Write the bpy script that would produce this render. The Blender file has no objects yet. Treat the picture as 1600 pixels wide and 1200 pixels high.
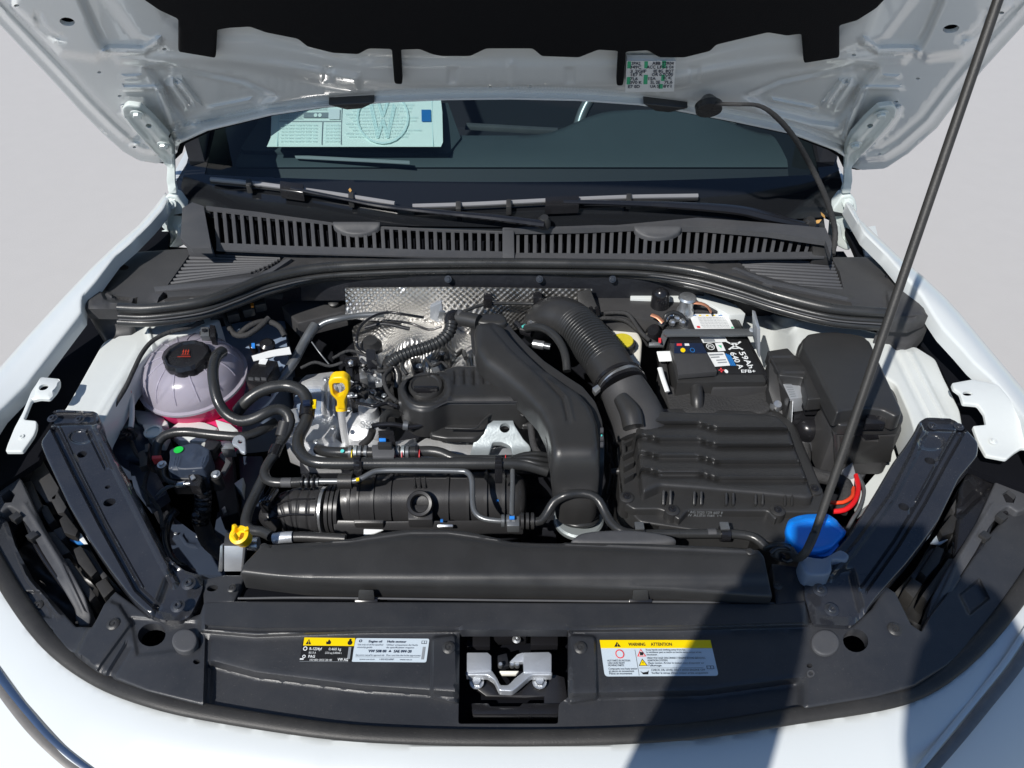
import bpy, bmesh, math, random
import numpy as np
from mathutils import Vector, Matrix, Euler
from mathutils.geometry import delaunay_2d_cdt, tessellate_polygon
rnd = random.Random(7)
sc = bpy.context.scene
COL = sc.collection

# ------------------------------------------------------------------ camera
CZ = 1.70; PITCH = math.radians(40.0); F = 1203.0
ct, st = math.cos(PITCH), math.sin(PITCH)
cam_d = bpy.data.cameras.new('camera'); cam = bpy.data.objects.new('camera', cam_d); COL.objects.link(cam)
cam_d.sensor_width = 36.0; cam_d.lens = F / 1600 * 36.0
cam_d.clip_start = 0.02; cam_d.clip_end = 200.0
cam.location = (0, 0, CZ); cam.rotation_euler = (math.radians(90) - PITCH, 0, 0)
sc.camera = cam

# ------------------------------------------------------------------ light
SUN = Vector((0.55, 0.77, -1.00)).normalized()          # the way the sunlight travels
sun_d = bpy.data.lights.new('sun', 'SUN'); sun = bpy.data.objects.new('sun', sun_d); COL.objects.link(sun)
sun_d.energy = 4.1; sun_d.angle = math.radians(0.6); sun_d.color = (1.0, 0.965, 0.91)
sun.rotation_euler = SUN.to_track_quat('-Z', 'Y').to_euler(); sun.location = (-3, -4, 6)
world = bpy.data.worlds.new('World'); sc.world = world; world.use_nodes = True
wn = world.node_tree.nodes; wl = world.node_tree.links; wn.clear()
wo = wn.new('ShaderNodeOutputWorld'); bg = wn.new('ShaderNodeBackground'); sky = wn.new('ShaderNodeTexSky')
sky.sky_type = 'NISHITA'; sky.sun_disc = False
sky.sun_elevation = math.asin(-SUN.z)
sky.sun_rotation = math.atan2(-SUN.x, -SUN.y)
sky.air_density = 1.0; sky.dust_density = 0.1; sky.ozone_density = 4.0
bg.inputs['Strength'].default_value = 0.085
wl.new(sky.outputs[0], bg.inputs[0]); wl.new(bg.outputs[0], wo.inputs[0])
sc.view_settings.view_transform = 'Standard'; sc.view_settings.look = 'None'
sc.view_settings.exposure = 0.20; sc.view_settings.gamma = 1.0
try:
    sc.cycles.max_bounces = 8; sc.cycles.transparent_max_bounces = 10
except Exception: pass

# ------------------------------------------------------------------ materials
MATS = {}
def mat(name, col, rough=0.5, metal=0.0, coat=0.0, bump=None, var=0.0, vscale=12.0, spec=0.5, dust=0.0, dustcol=(0.30, 0.28, 0.25), rvar=0.0, aniso=None, sheen=0.0):
    m = bpy.data.materials.new(name); m.use_nodes = True; MATS[name] = m
    n = m.node_tree.nodes; l = m.node_tree.links; b = n['Principled BSDF']
    b.inputs['Base Color'].default_value = (*col, 1); b.inputs['Roughness'].default_value = rough
    b.inputs['Metallic'].default_value = metal; b.inputs['Specular IOR Level'].default_value = spec
    b.inputs['Coat Weight'].default_value = coat; b.inputs['Coat Roughness'].default_value = 0.04
    tc = n.new('ShaderNodeTexCoord'); src = tc.outputs['Object']
    cur = None
    if var > 0:
        ns = n.new('ShaderNodeTexNoise'); ns.inputs['Scale'].default_value = vscale; ns.inputs['Detail'].default_value = 6; ns.inputs['Roughness'].default_value = 0.65
        l.new(src, ns.inputs['Vector'])
        mx = n.new('ShaderNodeMix'); mx.data_type = 'RGBA'
        mx.inputs['A'].default_value = (*[c * (1 - var) for c in col], 1); mx.inputs['B'].default_value = (*[min(1, c * (1 + var)) for c in col], 1)
        l.new(ns.outputs['Fac'], mx.inputs['Factor']); l.new(mx.outputs['Result'], b.inputs['Base Color']); cur = mx.outputs['Result']
    if dust > 0:
        ns = n.new('ShaderNodeTexNoise'); ns.inputs['Scale'].default_value = 9; ns.inputs['Detail'].default_value = 9; ns.inputs['Roughness'].default_value = 0.75
        l.new(src, ns.inputs['Vector'])
        cr = n.new('ShaderNodeValToRGB'); cr.color_ramp.elements[0].position = 0.42; cr.color_ramp.elements[1].position = 0.78
        cr.color_ramp.elements[0].color = (0, 0, 0, 1); cr.color_ramp.elements[1].color = (dust, dust, dust, 1)
        l.new(ns.outputs['Fac'], cr.inputs['Fac'])
        vo = n.new('ShaderNodeTexVoronoi'); vo.inputs['Scale'].default_value = 160; l.new(src, vo.inputs['Vector'])
        cr2 = n.new('ShaderNodeValToRGB'); cr2.color_ramp.elements[0].position = 0.05; cr2.color_ramp.elements[1].position = 0.16
        cr2.color_ramp.elements[0].color = (dust * 2.2, dust * 2.2, dust * 2.2, 1); cr2.color_ramp.elements[1].color = (0, 0, 0, 1)
        l.new(vo.outputs['Distance'], cr2.inputs['Fac'])
        mm = n.new('ShaderNodeMath'); mm.operation = 'MULTIPLY'; l.new(cr2.outputs['Color'], mm.inputs[0]); l.new(ns.outputs['Fac'], mm.inputs[1])
        ad = n.new('ShaderNodeMath'); ad.operation = 'ADD'; ad.use_clamp = True; l.new(cr.outputs['Color'], ad.inputs[0]); l.new(mm.outputs[0], ad.inputs[1])
        mx = n.new('ShaderNodeMix'); mx.data_type = 'RGBA'
        if cur: l.new(cur, mx.inputs['A'])
        else: mx.inputs['A'].default_value = (*col, 1)
        mx.inputs['B'].default_value = (*dustcol, 1); l.new(ad.outputs[0], mx.inputs['Factor']); l.new(mx.outputs['Result'], b.inputs['Base Color'])
    if rvar > 0:
        ns = n.new('ShaderNodeTexNoise'); ns.inputs['Scale'].default_value = 25; ns.inputs['Detail'].default_value = 5
        l.new(src, ns.inputs['Vector'])
        mr = n.new('ShaderNodeMapRange'); mr.inputs['To Min'].default_value = max(0.02, rough - rvar); mr.inputs['To Max'].default_value = min(1, rough + rvar)
        mr.inputs['From Min'].default_value = 0.3; mr.inputs['From Max'].default_value = 0.7
        l.new(ns.outputs['Fac'], mr.inputs['Value']); l.new(mr.outputs['Result'], b.inputs['Roughness'])
    if bump:
        ns = n.new('ShaderNodeTexNoise'); ns.inputs['Scale'].default_value = bump[0]; ns.inputs['Detail'].default_value = 3
        l.new(src, ns.inputs['Vector'])
        bp = n.new('ShaderNodeBump'); bp.inputs['Strength'].default_value = bump[1]; bp.inputs['Distance'].default_value = bump[2] if len(bump) > 2 else 0.001
        l.new(ns.outputs['Fac'], bp.inputs['Height']); l.new(bp.outputs['Normal'], b.inputs['Normal'])
    return m

mat('plastic', (0.027, 0.027, 0.0275), 0.37, bump=(900, 0.2, 0.0006), var=0.15, dust=0.025, rvar=0.08)
mat('plastic_matte', (0.042, 0.042, 0.044), 0.52, bump=(1100, 0.3, 0.0006), var=0.12, dust=0.06, rvar=0.06)
mat('plastic_grey', (0.058, 0.060, 0.066), 0.58, bump=(1000, 0.3, 0.0006), var=0.12, dust=0.10)
mat('plastic_shiny', (0.013, 0.013, 0.015), 0.24, bump=(60, 0.08, 0.001), rvar=0.08)
mat('plastic_carrier', (0.028, 0.030, 0.035), 0.38, bump=(1300, 0.35, 0.0006), var=0.1, dust=0.07, rvar=0.06)
mat('black_paint', (0.020, 0.022, 0.028), 0.22, coat=0.6, bump=(35, 0.05, 0.002), var=0.1, dust=0.05, rvar=0.05)
mat('rubber', (0.025, 0.026, 0.027), 0.32, bump=(500, 0.2, 0.0006), var=0.15, rvar=0.1, dust=0.03)
mat('rubber_matte', (0.022, 0.021, 0.020), 0.52, bump=(700, 0.3, 0.0008), var=0.15, dust=0.08)
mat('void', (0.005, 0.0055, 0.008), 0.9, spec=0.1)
mat('dark_parts', (0.013, 0.014, 0.018), 0.5, bump=(60, 0.4, 0.004), var=0.3)
mat('white_paint', (0.60, 0.63, 0.635), 0.28, coat=0.7, bump=(220, 0.04, 0.0008), var=0.03, vscale=3)
mat('white_primer', (0.64, 0.67, 0.66), 0.42, coat=0.25, bump=(150, 0.15, 0.001), var=0.05, dust=0.03)
mat('hood_paint', (0.70, 0.725, 0.72), 0.22, coat=1.0, bump=(300, 0.02, 0.0005), var=0.03, vscale=3)
mat('hinge_paint', (0.62, 0.68, 0.66), 0.32, coat=0.5, bump=(60, 0.15, 0.002), var=0.05)
mat('pad', (0.008, 0.008, 0.009), 0.9, bump=(500, 0.5, 0.001), spec=0.15)
mat('cast_alu', (0.74, 0.75, 0.76), 0.42, metal=0.6, bump=(380, 0.6, 0.0012), var=0.18, vscale=30, rvar=0.1)
mat('steel', (0.62, 0.64, 0.66), 0.36, metal=0.9, bump=(260, 0.2, 0.0008), var=0.15, rvar=0.12)
mat('zinc', (0.55, 0.58, 0.62), 0.40, metal=0.6, bump=(300, 0.25, 0.0008), var=0.12, rvar=0.1)
mat('plastic_semi', (0.030, 0.030, 0.032), 0.30, bump=(400, 0.1, 0.0006), rvar=0.06, dust=0.03)
mat('dark_steel', (0.10, 0.105, 0.115), 0.3, metal=0.8, bump=(200, 0.2, 0.0006))
mat('galv', (0.36, 0.40, 0.41), 0.42, metal=0.5, bump=(300, 0.3, 0.0008), var=0.15)
mat('pipe_grey', (0.16, 0.17, 0.18), 0.32, metal=0.5, bump=(200, 0.1, 0.0006), var=0.1)
mat('yellow_plastic', (0.95, 0.58, 0.005), 0.35, var=0.08, bump=(200, 0.1, 0.0005))
mat('yellow_cap', (0.62, 0.52, 0.03), 0.55, var=0.25, bump=(120, 0.5, 0.002))
mat('blue_plastic', (0.004, 0.20, 0.72), 0.32, var=0.05, bump=(200, 0.1, 0.0005))
mat('clear_plastic', (0.50, 0.55, 0.62), 0.35, var=0.05)
mat('milky_plastic', (0.74, 0.72, 0.64), 0.4, var=0.06)
mat('red_wire', (0.75, 0.015, 0.02), 0.35); mat('orange_wire', (0.80, 0.07, 0.02), 0.4)
mat('white_conn', (0.72, 0.72, 0.70), 0.45, var=0.05)
mat('green_dot', (0.01, 0.55, 0.06), 0.5); mat('cyan_mark', (0.1, 0.6, 0.55), 0.5); mat('blue_mark', (0.03, 0.25, 0.8), 0.5)
mat('copper', (0.55, 0.25, 0.15), 0.45, metal=0.5)
mat('tape', (0.030, 0.030, 0.031), 0.8, bump=(260, 0.9, 0.002), var=0.3)
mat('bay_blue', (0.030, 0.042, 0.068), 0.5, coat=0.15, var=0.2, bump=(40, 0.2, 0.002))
mat('navy_shade', (0.20, 0.26, 0.36), 0.4, coat=0.3, var=0.1)  # blue-grey tone, on the strut tower it stands for shade
mat('chrome', (0.55, 0.56, 0.58), 0.15, metal=1.0, bump=(200, 0.1, 0.0005), var=0.2)
mat('grey_trim', (0.20, 0.19, 0.18), 0.45, metal=0.3, var=0.3, vscale=60)
mat('wiper_rubber', (0.24, 0.24, 0.25), 0.35, var=0.1)
mat('frit', (0.010, 0.011, 0.013), 0.12, coat=0.5)
mat('dash', (0.034, 0.046, 0.054), 0.75, bump=(500, 0.4, 0.001), var=0.08)
mat('dash_dark', (0.012, 0.014, 0.02), 0.6)
mat('lbl_white', (0.78, 0.80, 0.80), 0.4); mat('lbl_pale', (0.56, 0.64, 0.70), 0.4); mat('lbl_yellow', (0.93, 0.66, 0.0), 0.38)
mat('lbl_black', (0.012, 0.012, 0.013), 0.45); mat('lbl_red', (0.75, 0.05, 0.06), 0.45); mat('lbl_grey', (0.25, 0.27, 0.29), 0.5)
mat('lbl_navy', (0.010, 0.018, 0.045), 0.4); mat('lbl_green', (0.06, 0.48, 0.24), 0.5); mat('lbl_blue', (0.02, 0.16, 0.45), 0.5)
mat('paper', (0.80, 0.86, 0.82), 0.7); mat('red_mark', (0.40, 0.035, 0.015), 0.5)
mat('paper_tint', (0.65, 0.79, 0.78), 0.7)
mat('leaf', (0.50, 0.28, 0.08), 0.7, var=0.3, vscale=80)
mat('concrete', (0.49, 0.472, 0.452), 0.9, bump=(140, 0.25, 0.002), var=0.035, vscale=9)
mat('coat_cloth', (0.05, 0.055, 0.08), 0.8); mat('skin', (0.48, 0.30, 0.22), 0.5); mat('hair', (0.03, 0.02, 0.015), 0.6); mat('jeans', (0.05, 0.08, 0.16), 0.8)
mat('amber', (0.6, 0.2, 0.02), 0.3)

def mat_foil():
    m = mat('foil', (0.66, 0.65, 0.63), 0.42, metal=1.0, var=0.25, vscale=18, rvar=0.1)
    n = m.node_tree.nodes; l = m.node_tree.links; b = n['Principled BSDF']
    tc = n.new('ShaderNodeTexCoord'); mp = n.new('ShaderNodeMapping'); mp.inputs['Rotation'].default_value = (0, 0, 0); mp.inputs['Scale'].default_value = (1, 1, 1)
    # combine x with the height so that upright foil keeps the diamond grid
    sx = n.new('ShaderNodeSeparateXYZ'); l.new(tc.outputs['Object'], sx.inputs[0])
    ad = n.new('ShaderNodeMath'); ad.operation = 'SUBTRACT'; l.new(sx.outputs['Z'], ad.inputs[0]); l.new(sx.outputs['Y'], ad.inputs[1])
    cb = n.new('ShaderNodeCombineXYZ'); l.new(sx.outputs['X'], cb.inputs[0]); l.new(ad.outputs[0], cb.inputs[1]); l.new(cb.outputs[0], mp.inputs[0])
    s2 = n.new('ShaderNodeSeparateXYZ'); l.new(mp.outputs[0], s2.inputs[0])
    outs = []
    for ax in ('X', 'Y'):
        mu = n.new('ShaderNodeMath'); mu.operation = 'MULTIPLY'; mu.inputs[1].default_value = 2 * math.pi / 0.0115; l.new(s2.outputs[ax], mu.inputs[0])
        si = n.new('ShaderNodeMath'); si.operation = 'SINE'; l.new(mu.outputs[0], si.inputs[0]); outs.append(si)
    pr = n.new('ShaderNodeMath'); pr.operation = 'MULTIPLY'; l.new(outs[0].outputs[0], pr.inputs[0]); l.new(outs[1].outputs[0], pr.inputs[1])
    bp = n.new('ShaderNodeBump'); bp.inputs['Strength'].default_value = 1.0; bp.inputs['Distance'].default_value = 0.0008
    l.new(pr.outputs[0], bp.inputs['Height']); l.new(bp.outputs['Normal'], b.inputs['Normal'])
mat_foil()

def mat_glass():
    m = bpy.data.materials.new('windshield_glass'); m.use_nodes = True; MATS['glass'] = m
    n = m.node_tree.nodes; l = m.node_tree.links; n.clear()
    o = n.new('ShaderNodeOutputMaterial'); mx = n.new('ShaderNodeMixShader'); t = n.new('ShaderNodeBsdfTransparent'); g = n.new('ShaderNodeBsdfGlossy'); fr = n.new('ShaderNodeFresnel')
    t.inputs[0].default_value = (0.74, 0.87, 0.87, 1); g.inputs['Roughness'].default_value = 0.01; fr.inputs[0].default_value = 1.5
    l.new(fr.outputs[0], mx.inputs[0]); l.new(t.outputs[0], mx.inputs[1]); l.new(g.outputs[0], mx.inputs[2]); l.new(mx.outputs[0], o.inputs[0])
mat_glass()
def mat_tank(name, col, alpha, transl):
    m = bpy.data.materials.new(name); m.use_nodes = True; MATS[name] = m
    n = m.node_tree.nodes; l = m.node_tree.links; n.clear()
    o = n.new('ShaderNodeOutputMaterial'); d = n.new('ShaderNodeBsdfDiffuse'); tr = n.new('ShaderNodeBsdfTranslucent'); tp = n.new('ShaderNodeBsdfTransparent'); g = n.new('ShaderNodeBsdfGlossy'); fr = n.new('ShaderNodeFresnel')
    tc = n.new('ShaderNodeTexCoord'); ns = n.new('ShaderNodeTexNoise'); ns.inputs['Scale'].default_value = 20; l.new(tc.outputs['Object'], ns.inputs['Vector'])
    mc = n.new('ShaderNodeMix'); mc.data_type = 'RGBA'; mc.inputs['A'].default_value = (*[c * 0.92 for c in col], 1); mc.inputs['B'].default_value = (*[min(1, c * 1.06) for c in col], 1)
    l.new(ns.outputs['Fac'], mc.inputs['Factor'])
    for x in (d, tr): l.new(mc.outputs['Result'], x.inputs[0])
    tp.inputs[0].default_value = (1, 1, 1, 1)
    a = n.new('ShaderNodeMixShader'); a.inputs[0].default_value = transl; l.new(d.outputs[0], a.inputs[1]); l.new(tr.outputs[0], a.inputs[2])
    b = n.new('ShaderNodeMixShader'); b.inputs[0].default_value = alpha; l.new(a.outputs[0], b.inputs[1]); l.new(tp.outputs[0], b.inputs[2])
    c = n.new('ShaderNodeMixShader'); fr.inputs[0].default_value = 1.45; g.inputs['Roughness'].default_value = 0.18; l.new(fr.outputs[0], c.inputs[0]); l.new(b.outputs[0], c.inputs[1]); l.new(g.outputs[0], c.inputs[2])
    l.new(c.outputs[0], o.inputs[0])
mat_tank('tank_shell', (0.74, 0.70, 0.82), 0.42, 0.35)
mat_tank('tank_fluid', (1.0, 0.05, 0.22), 0.03, 0.3)
mat_tank('washer_neck', (0.50, 0.60, 0.75), 0.25, 0.5)

# ------------------------------------------------------------------ picture <-> place
def A(p): return np.asarray(p, float)
def dirs(P):
    P = A(P).reshape(-1, 2); u = (P[:, 0] - 800) / F; t = (P[:, 1] - 600) / F
    return np.stack([u, ct - t * st, -(st + t * ct)], 1)
def Wn(P, z):
    d = dirs(P); D = (z - CZ) / d[:, 2]; r = d * D[:, None]; r[:, 2] += CZ; return r
def W(px, py, z): return Vector(Wn([(px, py)], z)[0])
def WYn(P, y):
    d = dirs(P); D = y / d[:, 1]; r = d * D[:, None]; r[:, 2] += CZ; return r
def WY(px, py, y): return Vector(WYn([(px, py)], y)[0])
HA = math.radians(51.0); HP = np.array([0, 1.38, 1.08]); HN = np.array([0, -math.sin(HA), -math.cos(HA)])
def Hn(P, off=0.0):                       # point on the open hood's inner face
    d = dirs(P); c0 = np.array([0, 0, CZ]); num = (HP - c0) @ HN + off
    D = num / (d @ HN); r = d * D[:, None] if np.ndim(D) else d * D; r[:, 2] += CZ; return r
def H(px, py, off=0.0): return Vector(Hn([(px, py)], off)[0])
def depth(v): return v[1] * ct + (CZ - v[2]) * st
def Wd(w, v): return w / 2 * depth(v) / F            # half of a width of w pixels at point v

# ------------------------------------------------------------------ meshes
ROOT = {}
def thing(name, label, cat, loc, group=None):
    o = bpy.data.objects.new(name, None); COL.objects.link(o); o.location = loc; o.empty_display_size = 0.05
    o['label'] = label; o['category'] = cat
    if group: o['group'] = group
    ROOT[o.name] = Vector(loc); return o
def tag(o, label, cat, group=None):
    o['label'] = label; o['category'] = cat
    if group: o['group'] = group
    return o
def smooth_mesh(me, ang=38):
    for p in me.polygons: p.use_smooth = True
    try: me.set_sharp_from_angle(angle=math.radians(ang))
    except Exception: pass
def link(name, me, m, parent=None, origin=None):
    if m is not None:
        me.materials.clear(); me.materials.append(MATS[m] if isinstance(m, str) else m)
    o = bpy.data.objects.new(name, me); COL.objects.link(o)
    if parent is not None:
        o.parent = parent; L = ROOT[parent.name]; me.transform(Matrix.Translation(-L)); ROOT[o.name] = L
    else:
        if origin is None:
            co = np.empty(len(me.vertices) * 3); me.vertices.foreach_get('co', co); co = co.reshape(-1, 3)
            origin = Vector(((co[:, 0].min() + co[:, 0].max()) / 2, (co[:, 1].min() + co[:, 1].max()) / 2, co[:, 2].min()))
        L = Vector(origin); me.transform(Matrix.Translation(-L)); o.location = L; ROOT[o.name] = L
    return o
def mk(name, V, Fc, m, parent=None, ang=38, bevel=0, bang=30, seg=2, recalc=True):
    bm = bmesh.new(); vs = [bm.verts.new(v) for v in V]
    for f in Fc:
        try: bm.faces.new([vs[i] for i in f])
        except ValueError: pass
    if recalc: bmesh.ops.recalc_face_normals(bm, faces=bm.faces)
    if bevel:
        es = [e for e in bm.edges if len(e.link_faces) == 2 and e.calc_face_angle(0) > math.radians(bang)]
        bmesh.ops.bevel(bm, geom=es, offset=bevel, segments=seg, affect='EDGES', clamp_overlap=True, profile=0.6)
    me = bpy.data.meshes.new(name); bm.to_mesh(me); bm.free(); smooth_mesh(me, ang)
    return link(name, me, m, parent)
class MB:                                   # gathers shapes that are one piece
    def __init__(s): s.V = []; s.F = []
    def add(s, V, Fc):
        n = len(s.V); s.V += [Vector(v) for v in V]; s.F += [[i + n for i in f] for f in Fc]; return s
    def mk(s, name, m, parent=None, **k): return mk(name, s.V, s.F, m, parent, **k)
def g_prism(top, down=0.02, vec=None, flare=0.0):
    top = [Vector(p) for p in top]; n = len(top); v = Vector(vec) if vec is not None else Vector((0, 0, -down))
    c = sum(top, Vector()) / n
    bot = [p + v + (p - c) * flare for p in top]
    return top + bot, [list(range(n)), list(range(2 * n - 1, n - 1, -1))] + [[i, i + n, (i + 1) % n + n, (i + 1) % n] for i in range(n)]
def prism(name, pts, m, parent=None, down=0.02, vec=None, flare=0.0, bevel=0.0015, **k):
    V, Fc = g_prism(pts, down, vec, flare); return mk(name, V, Fc, m, parent, bevel=bevel, **k)
def Q(pts, z): return [W(x, y, z) for x, y in pts]
def Qz(pts): return [W(*p) for p in pts]
def g_box(c, s, rot=(0, 0, 0)):
    R = Euler([math.radians(a) for a in rot]).to_matrix(); c = Vector(c)
    V = [c + R @ Vector((x * s[0] / 2, y * s[1] / 2, z * s[2] / 2)) for x in (-1, 1) for y in (-1, 1) for z in (-1, 1)]
    return V, [[0, 1, 3, 2], [4, 6, 7, 5], [0, 4, 5, 1], [2, 3, 7, 6], [0, 2, 6, 4], [1, 5, 7, 3]]
def box(name, c, s, m, parent=None, rot=(0, 0, 0), bevel=0.0012, **k):
    V, Fc = g_box(c, s, rot); return mk(name, V, Fc, m, parent, bevel=bevel, **k)
def g_lathe(c, axis, prof, n=28, ecc=None, turn=0):
    axis = Vector(axis).normalized(); q = axis.to_track_quat('Z', 'Y').to_matrix(); c = Vector(c)
    V = []; Fc = []
    for r, h in prof:
        for i in range(n):
            a = 2 * math.pi * i / n + turn; rr = r * (ecc(a) if ecc else 1)
            V.append(c + q @ Vector((math.cos(a) * rr, math.sin(a) * rr, h)))
    for j in range(len(prof) - 1):
        for i in range(n):
            k = (i + 1) % n; Fc.append([j * n + i, j * n + k, (j + 1) * n + k, (j + 1) * n + i])
    Fc.append(list(range(n))[::-1]); Fc.append([(len(prof) - 1) * n + i for i in range(n)])
    return V, Fc
def lathe(name, c, axis, prof, m, parent=None, n=28, **k):
    kk = {a: k.pop(a) for a in ('ecc', 'turn') if a in k}
    V, Fc = g_lathe(c, axis, prof, n, **kk); return mk(name, V, Fc, m, parent, **k)
def crom(P, step=0.006):
    P = [A(p) for p in P]
    if len(P) < 3: Pn = P
    Pe = [2 * P[0] - P[1]] + P + [2 * P[-1] - P[-2]]; out = []
    for i in range(1, len(Pe) - 2):
        p0, p1, p2, p3 = Pe[i - 1:i + 3]; L = np.linalg.norm((p2 - p1)[:3]); n = max(2, min(200, int(L / step)))
        for k in range(n):
            t = k / n; out.append(0.5 * ((2 * p1) + (-p0 + p2) * t + (2 * p0 - 5 * p1 + 4 * p2 - p3) * t * t + (-p0 + 3 * p1 - 3 * p2 + p3) * t ** 3))
    out.append(Pe[-2]); return out
def g_tube(P, n=14, step=0.006, corr=None, flat=1.0, up=None, closed=False, cap=True):
    """P: rows of x, y, z, radius"""
    C = crom(P, step); pts = [Vector(c[:3]) for c in C]; rad = [float(c[3]) for c in C]; N = len(pts)
    if closed: pass
    V = []; Fc = []; tan = [(pts[min(i + 1, N - 1)] - pts[max(i - 1, 0)]).normalized() for i in range(N)]
    ref = Vector(up) if up is not None else (Vector((0, 0, 1)) if abs(tan[0].z) < 0.9 else Vector((1, 0, 0)))
    nrm = (ref - tan[0] * ref.dot(tan[0])).normalized(); s = 0
    for i in range(N):
        if i:
            s += (pts[i] - pts[i - 1]).length
            if up is not None: nrm = Vector(up)
            nrm = (nrm - tan[i] * nrm.dot(tan[i])).normalized()
        b = tan[i].cross(nrm); r = rad[i]
        if corr: r *= 1 - corr[1] * (0.5 + 0.5 * math.cos(2 * math.pi * s / corr[0])) ** (corr[2] if len(corr) > 2 else 1)
        for k in range(n):
            a = 2 * math.pi * k / n; V.append(pts[i] + nrm * (math.cos(a) * r * flat) + b * (math.sin(a) * r))
    for i in range(N - 1):
        for k in range(n):
            j = (k + 1) % n; Fc.append([i * n + k, i * n + j, (i + 1) * n + j, (i + 1) * n + k])
    if cap: Fc += [list(range(n))[::-1], [(N - 1) * n + k for k in range(n)]]
    return V, Fc
def PX(pts, w):                               # picture points x, y, height(, width in pixels) -> tube rows
    R = []
    for p in pts:
        v = W(*p[:3]); R.append((v.x, v.y, v.z, Wd(p[3] if len(p) > 3 else w, v)))
    return R
def tube(name, pts, w, m, parent=None, **k):
    kk = {a: k.pop(a) for a in ('n', 'step', 'corr', 'flat', 'up', 'cap') if a in k}
    V, Fc = g_tube(PX(pts, w), **kk); return mk(name, V, Fc, m, parent, ang=k.pop('ang', 50), **k)

# distance helpers in picture pixels
def seg_d(P, a, b):
    a, b = A(a), A(b); ab = b - a; t = np.clip(((P - a) @ ab) / max(ab @ ab, 1e-9), 0, 1); return np.hypot(*(P - (a + t[:, None] * ab)).T)
def dline(P, line): return np.min([seg_d(P, line[i], line[i + 1]) for i in range(len(line) - 1)], 0)
def inside(P, poly):
    poly = A(poly); x, y = P[:, 0], P[:, 1]; c = np.zeros(len(P), bool); j = len(poly) - 1
    for i in range(len(poly)):
        xi, yi = poly[i]; xj, yj = poly[j]
        m_ = (yi > y) != (yj > y)
        with np.errstate(divide='ignore', invalid='ignore'):
            c ^= m_ & (x < (xj - xi) * (y - yi) / ((yj - yi) if yj != yi else 1e-9) + xi)
        j = i
    return c
def sdp(P, poly):
    d = dline(P, list(poly) + [poly[0]]); return np.where(inside(P, poly), d, -d)
def sst(x, a, b):
    t = np.clip((x - a) / (b - a), 0, 1); return t * t * (3 - 2 * t)
REG = None
def bead(P, line, w, h):
    if REG is not None and w <= 14: REG.append((list(line), [0, w * .3, -w * .3, w * .6, -w * .6, w, -w], w))
    return h * (1 - sst(dline(P, line), w * 0.25, w))
def padr(P, poly, e, h):
    if REG is not None: REG.append((list(poly) + [poly[0]], [0, e * .25, -e * .25, e * .5, -e * .5], e * .5))
    return h * sst(sdp(P, poly), -e / 2, e / 2)
def sm2(pts, n=6, closed=True):               # rounded outline through the points
    P = [A(p) for p in pts]; N = len(P); out = []
    for i in range(N if closed else N - 1):
        if closed: p0, p1, p2, p3 = P[i - 1], P[i], P[(i + 1) % N], P[(i + 2) % N]
        else: p0, p1, p2, p3 = P[max(i - 1, 0)], P[i], P[i + 1], P[min(i + 2, N - 1)]
        for k in range(n):
            t = k / n; out.append(tuple(0.5 * ((2 * p1) + (-p0 + p2) * t + (2 * p0 - 5 * p1 + 4 * p2 - p3) * t * t + (-p0 + 3 * p1 - 3 * p2 + p3) * t ** 3)))
    if not closed: out.append(tuple(P[-1]))
    return out
def rc(pts, r=6, n=4):                        # polygon with rounded corners
    P = [A(p) for p in pts]; out = []
    for i in range(len(P)):
        a, b, c = P[i - 1], P[i], P[(i + 1) % len(P)]
        la, lc = np.linalg.norm(a - b), np.linalg.norm(c - b); q = min(r, la * 0.45, lc * 0.45)
        s = b + (a - b) / la * q; e = b + (c - b) / lc * q
        for k in range(n + 1):
            t = k / n; out.append(tuple((1 - t) ** 2 * s + 2 * t * (1 - t) * b + t * t * e))
    return out
def ell(cx, cy, rx, ry, n=20, rot=0):
    o = []
    for i in range(n):
        a = 2 * math.pi * i / n; x, y = rx * math.cos(a), ry * math.sin(a)
        o.append((cx + x * math.cos(rot) - y * math.sin(rot), cy + x * math.sin(rot) + y * math.cos(rot)))
    return o
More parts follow.
